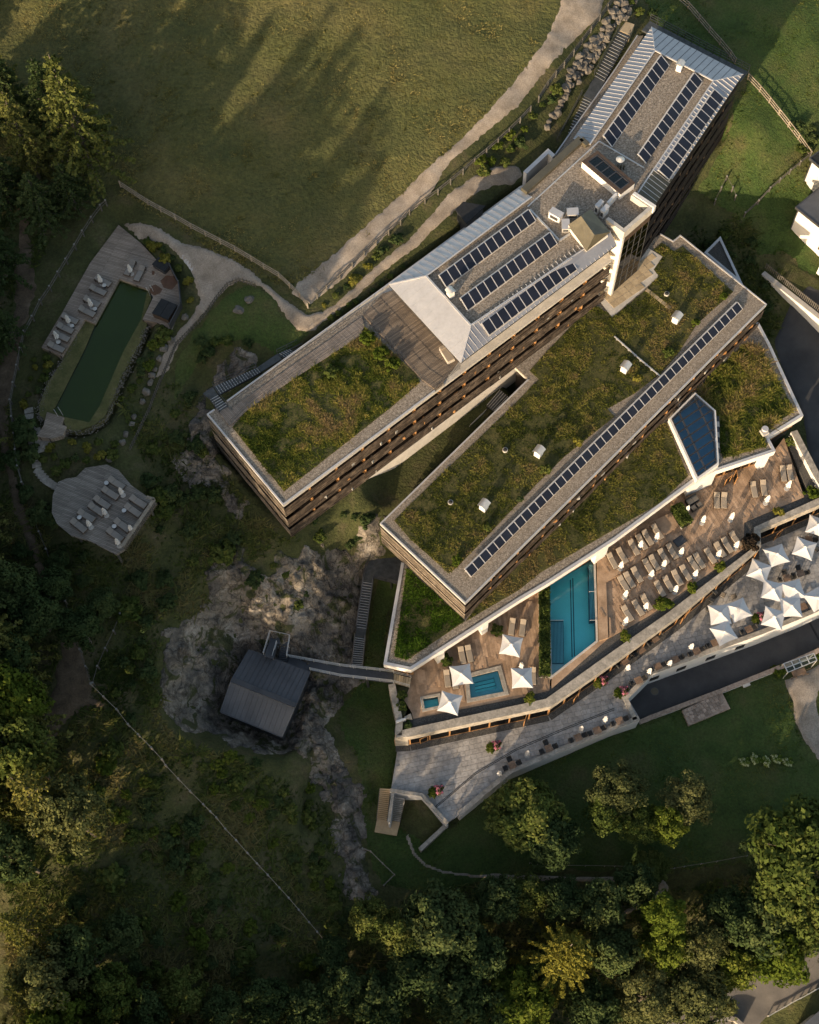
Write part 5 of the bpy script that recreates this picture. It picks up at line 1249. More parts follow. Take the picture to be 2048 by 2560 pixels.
rp = XY(V('33', 322, 498, 1250, 160), Z_STONE + 0.45)
e_, n_r = wall_dir(rp[0], rp[1])
for k in range(4):
    px = V('33', 318 + k * 243, 545 - k * 99)[0]
    best = v2(G(*px, Z_RAMP + 1.8)[:2]); tt = (best - v2(rp[0])).dot(e_); tt = max(tt, 0.6)
    c = v2(rp[0]) + e_ * tt + n_r * 0.03
    MB().box((c.x, c.y, Z_RAMP + 1.7), (1.1, 0.1, 1.0), math.atan2(e_.y, e_.x)).build('opening', 'mat_black', rw)
ramp = MB().prism(XY(RAMP_POLY, Z_RAMP), Z_RAMP - 0.6, Z_RAMP).build('asphalt_ramp', 'asphalt', kind='structure')
p = G(*V('33', 340, 648)[0], Z_RAMP); t = thing('manhole_cover', 'round manhole cover at the blind end of the asphalt ramp', 'manhole cover', p)
MB().cyl((0, 0), 0.42, 0.42, 0.0, 0.012, 20).build('cover', 'brown_metal', t, True); MB().cyl((0, 0), 0.5, 0.5, -0.02, 0.006, 20).build('ring', 'dark_metal', t, True)
p0, p1 = V('33', 1640, 60)[0], V('33', 1725, 215)[0]
MB().bar(G(*p0, Z_RAMP + .012), G(*p1, Z_RAMP + .012), 0.25, 0.02).build('drain_grate', 'mat_black', ramp)
parapet_wall('low cobble topped white wall between asphalt ramp and garden lawn', V('33', 205, 895, 310, 850, 900, 628, 1420, 420, 1725, 285) + [(2110, 1590)], Z_RAMP + 0.9, -8.2, 0.4, coping='pink_cobble', side=-1)
cb = XY(V('33', 570, 810, 900, 650, 975, 795, 625, 938), -6.6)
cob = MB().prism(cb, -7.2, -6.45).build('cobbled_patch', 'pink_cobble', kind='structure')
lay('cobble', cb, [], px_angle(V('33', 570, 810)[0], V('33', 900, 650)[0], -6.6), 0.42, 0.46, -6.40, 0.05, 'pink_cobble', cob, 300, 0.04, True, 12)
p = G(*V('33', 1110, 585)[0], -6.7); p.z = float(H(p.x, p.y)); t = thing('utility_cover', 'small pale square utility cover on the grass below the ramp wall', 'cover', p, 0.35)
MB().box((0, 0, 0.2), (0.8, 0.55, 0.4)).build('box', 'concrete', t, True); MB().box((0, 0, 0.42), (0.86, 0.6, 0.04)).build('lid', 'white_concrete', t, True)
# outdoor stairs at the tip of the stone terrace
def flight(name, label, a0, b0, a1, b1, z0, z1, n, mat, nos=None, rail=None):
    A0, B0, A1, B1 = G(*a0, z0), G(*b0, z0), G(*a1, z1), G(*b1, z1)
    t = thing(name, label, 'stairs', (A0 + B0 + A1 + B1) / 4)
    steps(t, A0, B0, A1, B1, n, mat, nos)
    if rail:
        for P, Q in ((A0, A1), (B0, B1)):
            mb = MB(); rail_fence(mb, [P, Q], 1.0, 0.05, rail, 1.3, 0.045); mb.build('railing', 'dark_metal', t)
    return t
flight('stairs', 'tan timber ramp steps outside the stairwell wall', *V('g', 240, 1295, 365, 1305, 200, 1660, 325, 1680), Z_STONE, -6.2, 16, 'tan_timber', None)
flight('stairs', 'grey stone steps inside the stairwell wall', *V('g', 405, 1400, 540, 1420, 355, 1680, 480, 1700), Z_STONE - 0.4, -6.3, 13, 'wall_stone', None)
flat('stair_landing', XY(V('g', 205, 1660, 325, 1682, 480, 1700, 440, 1865, 175, 1820), -6.3), -7.2, -6.3, 'tan_timber', None, 'structure')
t = parapet_wall('grey wall between the two stair flights', V('g', 385, 1330, 335, 1700), Z_STONE + 0.3, -7.0, 0.22, side=1)

# ================================================================== gabled service house, bridge and steel stairs by the rock
gz, grz = 2.0, 3.4
gp = [G(*p, gz) for p in GABLE]; r0, r1 = G(*V('13', 228, 552)[0], grz), G(*V('13', 765, 768)[0], grz)
gh = thing('service_house', 'charcoal gabled house set into the rock cutting', 'building', (*cen([(p.x, p.y) for p in gp]), -2.0))
slope_face(gh, [gp[0], gp[1], r1, r0], 'charcoal_roof', 'roof_slope'); slope_face(gh, [r0, r1, gp[2], gp[3]], 'charcoal_roof', 'roof_slope')
seams(gh, gp[0], gp[1], r0, r1, 0.55, 'dark_metal', 0.03, 0.035); seams(gh, gp[3], gp[2], r0, r1, 0.55, 'dark_metal', 0.03, 0.035)
MB().bar(r0 + Vector((0, 0, .05)), r1 + Vector((0, 0, .05)), 0.55, 0.18).build('ridge_vent', 'dark_metal', gh)
gb = inset([(p.x, p.y) for p in gp], 0.3); flat('wall', gb, -5.0, 1.7, 'dark_metal', gh)
MB().add([gp[0] - Vector((0, 0, .1)), r0 - Vector((0, 0, .15)), gp[3] - Vector((0, 0, .1))], [(0, 1, 2)]).build('gable', 'dark_metal', gh)
MB().add([gp[1] - Vector((0, 0, .1)), gp[2] - Vector((0, 0, .1)), r1 - Vector((0, 0, .15))], [(0, 1, 2)]).build('gable', 'dark_metal', gh)
mb = MB()
for a_, b_ in ((gp[0], gp[1]), (gp[2], gp[3])): mb.bar(a_ - Vector((0, 0, .06)), b_ - Vector((0, 0, .06)), 0.18, 0.14)
mb.build('gutter', 'dark_metal', gh)
mb = MB()
for a_, b_, c_ in ((gp[1], r1, gp[2]), (gp[0], r0, gp[3])):
    for p_, q_ in ((a_, b_), (b_, c_)): MB().bar(p_ + Vector((0, 0, .02)), q_ + Vector((0, 0, .02)), 0.16, 0.1).build('verge_trim', 'charcoal_roof', gh)
bN = [G(*p, 0.3) for p in V('13', 700, 362, 1140, 440, 1590, 492)]; bS = [G(*p, 0.3) for p in V('13', 640, 420, 1140, 525, 1590, 578)]
br = thing('footbridge', 'dark footbridge with steel railings from service house to sun deck', 'bridge', (bN[1] + bS[1]) / 2 - Vector((0, 0, 4)))
mb = MB(); mb.prism([(p.x, p.y) for p in bN] + [(p.x, p.y) for p in reversed(bS)], 0.1, 0.3); mb.build('walkway', 'dark_metal', br)
for pts, s in ((bN, 1), (bS, -1)):
    mb = MB(); rail_fence(mb, pts if s > 0 else [pts[0].lerp(pts[1], 0.5), *pts[1:]], 1.05, 0.06, 3, 1.35, 0.05); mb.build('railing', 'bright_steel', br)
mb = MB()
for k in (0.35, 0.75):
    p = bN[0].lerp(bN[2], k).lerp(bS[0].lerp(bS[2], k), 0.5); mb.bar((p.x, p.y, float(H(p.x, p.y)) - 0.3), (p.x, p.y, 0.1), 0.25, 0.25)
mb.build('pillar', 'dark_metal', br)
ws = [G(*p, 0.15) for p in V('f', 172, 1500, 385, 1552, 368, 1668, 165, 1612)]
t = thing('timber_ramp', 'slatted timber ramp from the footbridge onto the sun deck', 'ramp', (ws[0] + ws[1] + ws[2] + ws[3]) / 4)
for k in range(7):
    q = [ws[0].lerp(ws[1], (k + f) / 7).lerp(ws[3].lerp(ws[2], (k + f) / 7), g_) for f, g_ in ((0.06, 0), (0.94, 0), (0.94, 1), (0.06, 1))]
    MB().prism([(p.x, p.y) for p in q], 0.0, 0.26 - k * 0.025).build('plank', 'tan_paver', t)
for a_, b_ in ((ws[0], ws[1]), (ws[3], ws[2])):
    mb = MB(); rail_fence(mb, [a_, b_], 0.95, 0.05, 2, 1.5, 0.05); mb.build('railing', 'bright_steel', t)
# U-shaped steel stairs behind the service house
up = [G(*p, 2.2) for p in V('13', 500, 345, 560, 160, 720, 195, 690, 365, 640, 250, 610, 385)]
t = thing('steel_stairs', 'dark U-shaped steel stairs behind the charcoal service house', 'stairs', G(*V('13', 620, 270)[0], 0.3))
steps(t, G(*V('13', 650, 250)[0], 1.6), G(*V('13', 718, 262)[0], 1.6), G(*V('13', 610, 390)[0], 0.4), G(*V('13', 695, 400)[0], 0.4), 8, 'dark_metal', None)
steps(t, G(*V('13', 540, 240)[0], 1.8), G(*V('13', 612, 250)[0], 1.8), G(*V('13', 500, 350)[0], 3.0), G(*V('13', 580, 375)[0], 3.0), 7, 'dark_metal', None)
MB().prism(XY(V('13', 555, 165, 722, 200, 708, 262, 540, 240), 1.7), 1.55, 1.7).build('landing', 'dark_metal', t)
mb = MB(); rail_fence(mb, [G(*p, 1.8) for p in V('13', 500, 345, 556, 160, 722, 195, 695, 362)], 1.0, 0.06, 2, 1.2, 0.05); mb.build('railing', 'bright_steel', t)
mb = MB(); rail_fence(mb, [G(*p, 1.8) for p in V('13', 612, 245, 575, 375)], 1.0, 0.06, 2, 1.2, 0.05); mb.build('handrail', 'bright_steel', t)
mb = MB(); mb.bar(G(*V('13', 620, 270)[0], -3), G(*V('13', 620, 270)[0], 1.5), 0.2, 0.2); mb.build('pillar', 'dark_metal', t)
# platform and long straight steel stairs beside the rock
PLAT = V('h', 1340, 215, 1600, 470, 1520, 690, 1275, 625, 1262, 665, 1158, 645, 1190, 500)
t = thing('steel_platform', 'dark steel platform under the corner of the lower wing', 'platform', (*cen(XY(PLAT, 0.6)), -4))
flat('grating', XY(PLAT, 0.6), 0.45, 0.6, 'steel_grating', t)
mb = MB(); rail_fence(mb, [G(*p, 0.6) for p in V('h', 1262, 662, 1275, 628, 1520, 690)], 1.0, 0.05, 3, 1.2, 0.04); rail_fence(mb, [G(*p, 0.6) for p in V('h', 1158, 640, 1190, 500, 1335, 230)], 1.0, 0.05, 3, 1.2, 0.04); mb.build('railing', 'dark_metal', t)
mb = MB()
for x, y in ((1400, 500), (1220, 600), (1450, 640)):
    p = G(*V('h', x, y)[0], 0.5); mb.bar((p.x, p.y, -5), (p.x, p.y, 0.45), 0.18, 0.18)
mb.build('pillar', 'dark_metal', t)
flight('steel_stairs', 'upper flight of the long steel stairs between rock and lower wing', *V('h', 1160, 648, 1262, 665, 1085, 1160, 1190, 1175), 0.55, -1.8, 18, 'steel_grating', 'bright_steel', 2)
MBL = XY(V('h', 1085, 1160, 1190, 1175, 1180, 1265, 1072, 1245), -1.8)
t = thing('stair_landing', 'small steel landing between the two long stair flights', 'landing', (*cen(MBL), -5)); flat('grating', MBL, -1.95, -1.8, 'steel_grating', t)
c_ = cen(MBL); mb = MB().bar((*c_, -5.5), (*c_, -1.95), 0.2, 0.2); mb.build('pillar', 'dark_metal', t)
flight('steel_stairs', 'lower flight of the long steel stairs ending at the lawn strip', *V('h', 1072, 1250, 1180, 1268, 1035, 1585, 1150, 1590), -1.85, -3.9, 14, 'steel_grating', 'bright_steel', 2)
# hill-side stairs of the upper wing
flight('steel_stairs', 'short steel stairs at the hill path beside the upper wing', *V('a', 1400, 10, 1480, 60, 1115, 150, 1190, 200), 15.2, 16.1, 9, 'steel_grating', 'bright_steel', 2)
q_ = XY(V('a', 1110, 140, 1180, 215, 880, 400, 820, 340), 16.1); t = thing('stair_landing', 'long dark steel landing beside the gravel edge of the upper wing', 'landing', (*cen(q_), 12)); flat('grating', q_, 15.98, 16.1, 'steel_grating', t)
for i_ in (0, 3): mb = MB().bar((*lerp2(cen(q_), q_[i_], 0.8), 12), (*lerp2(cen(q_), q_[i_], 0.8), 15.98), 0.15, 0.15).build('pillar', 'dark_metal', t)
flight('steel_stairs', 'long steel stairs climbing beside the gravel edge of the upper wing', *V('a', 820, 345, 870, 410, 195, 620, 270, 730), 16.15, 17.0, 17, 'steel_grating', 'bright_steel', 2)
q_ = XY(V('a', 185, 620, 262, 738, 150, 800, 42, 712), 17.05); t = thing('stair_landing', 'square steel landing at the west corner of the upper wing', 'landing', (*cen(q_), 12)); flat('grating', q_, 16.93, 17.05, 'steel_grating', t)
mb = MB().bar((*cen(q_), 11), (*cen(q_), 16.93), 0.2, 0.2).build('pillar', 'dark_metal', t)
flight('steel_stairs', 'wide steel steps from the landing onto the roof walkway', *V('a', 150, 800, 262, 738, 285, 985, 405, 905), 17.1, 17.3, 6, 'steel_grating', 'bright_steel', 1)
flight('steel_stairs', 'upper flight of steel stairs below the boulder bank', *V('30', 40, 260, 130, 300) [:2], *V('20', 1555, 640, 1640, 690), 18.2, 16.7, 16, 'steel_grating', 'bright_steel', 2)
q_ = XY(V('20', 1555, 640, 1640, 690, 1550, 850, 1450, 800), 16.7); t = thing('stair_landing', 'steel landing halfway along the stairs below the boulder bank', 'landing', (*cen(q_), 14)); flat('grating', q_, 16.58, 16.7, 'steel_grating', t)
mb = MB().bar((*cen(q_), 14), (*cen(q_), 16.58), 0.2, 0.2).build('pillar', 'dark_metal', t)
flight('steel_stairs', 'lower flight of steel stairs below the boulder bank', *V('20', 1450, 805, 1550, 850, 1235, 1215, 1290, 1240), 16.65, 15.4, 18, 'steel_grating', 'bright_steel', 2)
q_ = XY(V('30', 95, 180, 170, 205, 130, 295, 40, 255), 18.2); t = thing('stair_landing', 'tan landing at the top of the boulder bank stairs', 'landing', (*cen(q_), 16)); flat('floor', q_, 16.5, 18.2, 'tan_paver', t)
# dark stairs in the pit
flight('steel_stairs', 'dark stairs down in the slot between the two wings', *V('21', 650, 1690, 760, 1560, 740, 1760, 860, 1640), 5.7, 6.3, 6, 'steel_grating', 'bright_steel')
flight('steel_stairs', 'dark stair flight along the wall of the lower wing in the slot', *V('22', 520, 120, 660, -20, 400, 290, 440, 320), 5.6, 4.2, 14, 'steel_grating', 'bright_steel')
# dark shed beside the footpath
q_ = XY(V('21', 388, 45, 450, -25, 640, 10, 480, 160), 18.5); t = thing('shed', 'small black flat roofed shed beside the footpath', 'shed', (*cen(q_), 16.5))
flat('wall', inset(q_, 0.15), 15.5, 18.4, 'dark_metal', t); flat('roof', q_, 18.4, 18.55, 'mat_black', t)

# ================================================================== houses at the right edge
def house(label, corner, e1, e2, z0, zr, roofm):
    C0, E1, E2 = v2(G(*corner, zr)[:2]), v2(G(*e1, zr)[:2]), v2(G(*e2, zr)[:2])
    d1 = (E1 - C0).normalized(); d2 = (E2 - C0).normalized(); d2 = (d2 - d1 * d2.dot(d1)).normalized()
    P = [C0, C0 + d1 * 11, C0 + d1 * 11 + d2 * 9, C0 + d2 * 9]
    t = thing('white_house', label, 'house', (*cen(P), z0)); P = [(p.x, p.y) for p in P]
    flat('wall', inset(P, 0.35), z0 - 2, zr - 0.25, 'white_render', t)
    flat('roof', P, zr - 0.25, zr, roofm, t)
    mb = MB(); mb.ring(inset(P, -0.04), inset(P, 0.1), zr - 0.3, zr + 0.06); mb.build('gutter', 'dark_metal', t)
    nrm = d2 * -1
    for (a, z, w, h) in ((5.2, z0 + 1.6, 1.2, 0.9), (8.0, z0 + 2.2, 1.8, 1.6)):
        c = C0 + d1 * a + d2 * 0.35 - d2 * 0.02
        win = MB().box((c.x, c.y, z), (w, 0.14, h), math.atan2(d1.y, d1.x)).build('window', 'frame_brown', t)
        c = c - d2 * 0.06; MB().box((c.x, c.y, z), (w - 0.25, 0.08, h - 0.25), math.atan2(d1.y, d1.x)).build('pane', 'glass', win)
    c = C0 + d1 * 9.0 - d2 * 0.9
    MB().box((c.x, c.y, z0 + 0.9), (5.0, 1.6, 1.9), math.atan2(d1.y, d1.x)).build('bay', 'white_render', t)
    c = C0 + d1 * 2 + d2 * 0.3; MB().bar((*(C0 + d2 * .3 + d1 * .3), z0 - 1), (*(C0 + d2 * .3 + d1 * .3), zr - .3), 0.12, 0.12).build('downpipe', 'dark_metal', t)
    return t
house('white rendered house with dark flat roof at the right edge above the lawn', V('m', 375, 850)[0], V('m', 690, 1100)[0], V('m', 690, 560)[0], 3.4, 8.6, 'charcoal_roof')
house('smaller white house with black roof in the upper right, cut by the edge', V('m', 560, 190)[0], V('m', 690, 300)[0], V('m', 690, 70)[0], 6.0, 10.5, 'mat_black')
parapet_wall('white garden wall with picket fence below the right hand house', V('31', 1265, 560, 1330, 610, 1725, 920) + [(2110, 830)], 2.9, -1.5, 0.5, coping='concrete', side=-1)

q_ = XY(V('34', 1575, 1740, 1730, 1612, 1920, 1760, 1760, 1900), -10.0); t = thing('flat_roof', 'blue grey flat roof cut by the lower right corner', 'building', (*cen(q_), -14)); flat('wall', inset(q_, 0.2), -15, -10.2, 'concrete', t); flat('roof', q_, -10.2, -10.0, 'charcoal_roof', t)
parapet_wall('curved low stone wall at the bend of the access road', V('34', 830, 1715, 900, 1678, 960, 1660, 1030, 1672, 1095, 1730), -12.4, -15.0, 0.35, face='wall_stone', side=-1, name='stone_wall')
# ================================================================== pond terrace
pd1 = XY(V('01', 1000, 170, 1190, 325, 1335, 480, 1440, 545, 1515, 690, 1520, 840, 1440, 1050, 1350, 1000, 1200, 968, 1290, 780, 1255, 715, 1005, 622, 800, 998, 715, 965, 520, 1275, 470, 1250, 350, 1200, 540, 880, 760, 490), Z_POND + 0.3)
MB().prism(pd1, Z_POND - 1.5, Z_POND + 0.3).build('pond_deck', 'pond_deck', kind='structure')
flat('pond_bed', XY(POND, Z_POND), 14.0, Z_POND - 0.35, 'algae_bed', None, 'structure')
pdeep = XY(POND_DEEP, Z_POND)
flat('pond_floor', inset(pdeep, 0.05), Z_POND - 0.36, Z_POND - 0.30, 'pond_bed', None, 'structure')
flat('pond_water', inset(pdeep, -0.15), Z_POND - 0.12, Z_POND - 0.1, 'pond_water', None, 'structure')
PONDW = XY(POND, Z_POND)
PX_ = XY(V('01', 1000, 640, 1240, 725, 1190, 960, 1035, 1240, 840, 1690) + V('02', 750, 105, 545, 60, 445, 10) + V('01', 475, 1690, 722, 1200, 800, 1010), Z_POND)
poly_holes(PONDW, [PX_], Z_POND - 0.05, 'pond_margin', 'algae_bed', None, 'structure')
pd2 = XY(V('02', 395, 20, 540, 65, 520, 125, 560, 140, 530, 220, 430, 245, 310, 225, 370, 130), Z_POND + 0.2)
MB().prism(pd2, Z_POND - 1.2, Z_POND + 0.2).build('bathing_jetty', 'pond_deck', kind='structure')
for (px_, lb) in ((V('02', 505, 45)[0], 'pond ladder at the small jetty'), (V('01', 1275, 745)[0], 'steel pond ladder at the wet corner of the pond deck')):
    p = G(*px_, Z_POND); t = thing('pool_ladder', lb, 'ladder', p, 0.6)
    MB().limb([(-.25, .4, .2), (-.25, .4, .9), (-.25, 0, 1.0), (-.25, -.15, .5), (-.25, -.15, -.3)], [.03] * 5).build('rail', 'bright_steel', t, True)
    MB().limb([(.25, .4, .2), (.25, .4, .9), (.25, 0, 1.0), (.25, -.15, .5), (.25, -.15, -.3)], [.03] * 5).build('rail', 'bright_steel', t, True)
for k, pl in enumerate((V('01', 1350, 640, 1400, 595, 1470, 600, 1495, 660, 1450, 715, 1380, 700), V('01', 1260, 690, 1310, 670, 1370, 710, 1350, 745, 1300, 765, 1265, 740), V('01', 1280, 555, 1305, 560, 1300, 590, 1280, 590))):
    q_ = XY(pl, Z_POND + 0.3)
    MB().prism(q_, Z_POND + 0.302, Z_POND + 0.306).build('wet_patch', 'wet_wood', bpy.data.objects['pond_deck'])
p = G(*V('01', 1370, 530)[0], Z_POND + 0.3); t = thing('storage_box', 'flat black storage box on the pond deck', 'box', p, -0.62)
MB().box((0, 0, 0.3), (1.7, 1.1, 0.6)).build('body', 'dark_metal', t, True); MB().box((0, 0, 0.63), (1.8, 1.2, 0.06)).build('lid', 'mat_black', t, True)
p = G(*V('01', 1400, 915)[0], Z_POND + 0.3); t = thing('hot_tub', 'covered black hot tub on the pond deck corner', 'hot tub', p, -0.45)
MB().box((0, 0, 0.4), (2.0, 2.0, 0.8)).build('tub', 'frame_brown', t, True)
for sx in (-1, 1): MB().box((sx * 0.52, 0, 0.86), (1.0, 2.1, 0.12), 0, 0.05 * sx * -1).build('cover', 'mat_black', t, True)
sw = thing('windbreak', 'curved dark screen along the outer edge of the pond deck', 'screen', G(*V('01', 1530, 800)[0], Z_POND + 0.3))
pts = [G(*q, Z_POND + 0.3) for q in V('01', 1440, 545, 1515, 690, 1535, 870, 1440, 1050)]
for a_, b_ in zip(pts, pts[1:]): MB().bar(a_ + Vector((0, 0, .55)), b_ + Vector((0, 0, .55)), 0.08, 1.1).build('panel', 'dark_metal', sw)
for q in pts: MB().bar(q, q + Vector((0, 0, 1.25)), 0.12, 0.12).build('post', 'dark_metal', sw)
# round viewing platform
PLT = V('02', 490, 610, 560, 580, 640, 570, 720, 490, 900, 462, 1000, 510, 1110, 640, 1245, 735, 1320, 785, 1040, 1185, 980, 1220, 760, 1105, 600, 1060, 480, 960, 437, 870, 445, 720)
zpl = 15.6
PLW = XY(PLT, zpl)
plat = MB().prism(PLW, zpl - 0.35, zpl).build('viewing_deck', 'platform_deck', kind='structure')
mb = MB()
for k in range(0, 16, 2):
    c = lerp2(cen(PLW), PLW[k], 0.85); zg = float(H(c.x, c.y)); mb.bar((c.x, c.y, min(zg, zpl) - 0.4), (c.x, c.y, zpl - 0.36), 0.2, 0.2)
mb.build('stilts', 'grey_fence_wood', plat, kind='stuff')
t = thing('bench_rail', 'slatted timber railing bench along the viewing deck edge', 'railing', G(*V('02', 1180, 985)[0], zpl))
a_, b_ = G(*V('02', 1315, 785)[0], zpl), G(*V('02', 1045, 1180)[0], zpl)
MB().bar(a_ + Vector((0, 0, .9)), b_ + Vector((0, 0, .9)), 0.35, 0.08).build('top_board', 'fence_wood', t)
for k in range(26):
    c = a_.lerp(b_, (k + .5) / 26) + Vector((0.12, -0.1, 0)); MB().bar(c + Vector((0, 0, -.2)), c + Vector((0, 0, .86)), 0.08, 0.08).build('baluster', 'grey_fence_wood', t)
MB().bar(a_ + Vector((0, 0, .9)), G(*V('02', 1235, 735)[0], zpl + .9), 0.3, 0.08).build('top_board', 'fence_wood', t)

# ================================================================== furniture prototypes
def make_lounger(mat, label, group, barred):
    t = thing('sun_lounger', label, 'sun lounger', (0, 0, 0), 0, group)
    mb = MB()
    for s in (-1, 1): mb.bar((-1.0, s * 0.36, 0.26), (1.0, s * 0.36, 0.26), 0.06, 0.08)
    mb.bar((1.0, -0.39, 0.26), (1.0, 0.39, 0.26), 0.06, 0.08).bar((-1.0, -0.39, 0.26), (-1.0, 0.39, 0.26), 0.06, 0.08)
    mb.build('frame', 'frame_brown', t, True)
    for sx in (-0.85, 0.85):
        for s in (-1, 1): MB().bar((sx, s * 0.36, 0), (sx, s * 0.36, 0.22), 0.06, 0.06).build('leg', 'frame_brown', t, True)
    def cushion(x0, x1, z0, z1, name):
        h = 0.10; w = 0.33; b = 0.035
        vs = []
        for (x, z) in ((x0, z0), (x1, z1)):
            for y, dz in ((-w, 0), (-w, h - b), (-w + b, h), (w - b, h), (w, h - b), (w, 0)): vs.append((x, y, z + dz))
        fs = [(i, i + 1, i + 7, i + 6) for i in range(5)] + [(5, 0, 6, 11), (5, 4, 3, 2, 1, 0), (6, 7, 8, 9, 10, 11)]
        MB().add(vs, fs).build(name, mat, t, True)
    cushion(-0.36, 0.97, 0.30, 0.30, 'seat_cushion')
    cushion(-0.93, -0.39, 0.56, 0.31, 'back_cushion')
    mb = MB()
    for s in (-1, 1): mb.bar((-0.92, s * 0.3, 0.54), (-0.7, s * 0.3, 0.26), 0.04, 0.04)
    if barred: mb.bar((-1.12, -0.42, 0.62), (-1.12, 0.42, 0.62), 0.05, 0.05).bar((-1.12, -.42, .62), (-0.9, -.42, .3), .05, .05).bar((-1.12, .42, .62), (-0.9, .42, .3), .05, .05)
    mb.build('back_support', 'frame_brown', t, True)
    return t
def make_parasol_closed(label, group, h=2.3):
    t = thing('closed_parasol', label, 'parasol', (0, 0, 0), 0, group)
    MB().cyl((0, 0), 0.3, 0.3, 0, 0.06, 16).build('base', 'concrete', t, True)
    MB().cyl((0, 0), 0.025, 0.025, 0.06, h, 8).build('pole', 'bright_steel', t, True)
    mb = MB(); n = 14; prof = [(0.75, 0.27), (1.0, 0.31), (1.35, 0.20), (1.6, 0.23), (2.05, 0.11), (h + 0.08, 0.03)]
    vs = []
    for z, r in prof:
        for k in range(n):
            rr = r * (1.0 if k % 2 else 0.62) * random.uniform(0.88, 1.12); a = 2 * math.pi * k / n + z * 0.25
            vs.append((rr * math.cos(a), rr * math.sin(a), z + (random.uniform(-0.08, 0.05) if z < 1.1 else 0)))
    fs = [(i * n + k, i * n + (k + 1) % n, (i + 1) * n + (k + 1) % n, (i + 1) * n + k) for i in range(len(prof) - 1) for k in range(n)] + [tuple(range((len(prof) - 1) * n, len(prof) * n))]
    mb.add(vs, fs).build('furled_canopy', 'canvas', t, True)
    return t
def make_parasol_open(label, group, s=2.3, h=2.5):
    t = thing('open_parasol', label, 'parasol', (0, 0, 0), 0, group)
    MB().box((0, 0, 0.05), (0.7, 0.7, 0.1)).build('base', 'concrete', t, True)
    MB().cyl((0, 0), 0.03, 0.03, 0.1, h + 0.5, 8).build('pole', 'bright_steel', t, True)
    # four sails between the rib tips, edges drawn in, cloth sagging a little
    n = 6; R_ = s * 0.707; tips = [Vector((R_ * math.cos(math.pi / 4 + k * math.pi / 2), R_ * math.sin(math.pi / 4 + k * math.pi / 2), h - 0.18)) for k in range(4)]
    apex = Vector((0, 0, h + 0.42)); mb = MB()
    for k in range(4):
        a, b = tips[k], tips[(k + 1) % 4]; rows = []
        for i in range(n + 1):
            row = []
            for j in range(i + 1):
                u = i / n; w_ = j / i if i else 0
                e = a.lerp(b, w_); m = 4 * w_ * (1 - w_)
                e = e * (1 - 0.075 * m); e.z = (h - 0.18) + 0.02 * m
                p = apex.lerp(e, u); p.z -= 0.05 * math.sin(math.pi * u) * (0.2 + 0.8 * m)
                row.append(len(mb.v)); mb.v.append(tuple(p))
            rows.append(row)
        for i in range(n):
            for j in range(i + 1):
                mb.f.append((rows[i][j], rows[i + 1][j], rows[i + 1][j + 1]))
                if j < i: mb.f.append((rows[i][j], rows[i + 1][j + 1], rows[i][j + 1]))
    mb.build('canopy', 'canvas', t, True)
    for k in range(4): MB().bar((0, 0, h + 0.34), tips[k] - Vector((0, 0, .04)), 0.03, 0.03).build('rib', 'bright_steel', t, True)
    mb = MB(); mb.cyl((0, 0), 0.24, 0.05, h + 0.36, h + 0.52, 8).build('top_cap', 'canvas', t, True)
    return t
def make_table(label, group, s=0.8):
    t = thing('dining_table', label, 'table', (0, 0, 0), 0, group)
    for k in range(3): MB().box((0, (k - 1) * s / 3, 0.73), (s, s / 3 - 0.015, 0.04)).build('top_board', 'table_wood', t, True)
    MB().cyl((0, 0), 0.05, 0.05, 0.04, 0.71, 8).build('column', 'dark_metal', t, True); MB().box((0, 0, 0.02), (0.45, 0.45, 0.04)).build('foot', 'dark_metal', t, True)
    return t
def make_chair(label, group, mat='wicker', seat=None):
    t = thing('chair', label, 'chair', (0, 0, 0), 0, group)
    MB().box((0, 0, 0.42), (0.5, 0.5, 0.08)).build('seat', seat or mat, t, True)
    MB().box((-0.25, 0, 0.66), (0.06, 0.5, 0.44)).build('backrest', mat, t, True)
    for sx in (-1, 1):
        for sy in (-1, 1): MB().bar((sx * .21, sy * .21, 0), (sx * .21, sy * .21, .38), .04, .04).build('leg', 'dark_metal', t, True)
    for sy in (-1, 1): MB().box((0, sy * 0.26, 0.6), (0.46, 0.05, 0.05)).build('armrest', mat, t, True)
    return t
def place(proto, state, loc, rz, label, scale=None):
    if not state: state.append(1); proto.location = loc; proto.rotation_euler = (0, 0, rz); proto['label'] = label; o = proto
    else: o = dup(proto, loc, rz, label)
    if scale: o.scale = scale
    return o
def head_foot(h, f, z):
    A_, B_ = G(*h, z), G(*f, z); c = (A_ + B_) / 2; c.z = z - 0.38
    return c, math.atan2(B_.y - A_.y, B_.x - A_.x)
PAIRS = []
def loungers(proto, state, rows, z):
    for view, coords, fmt in rows:
        n = len(coords) // 4
        for i in range(n):
            h, f = V(view, *coords[4 * i:4 * i + 4]); c, rz = head_foot(h, f, z + 0.38)
            place(proto, state, c, rz, fmt.format(nth(i, n)))
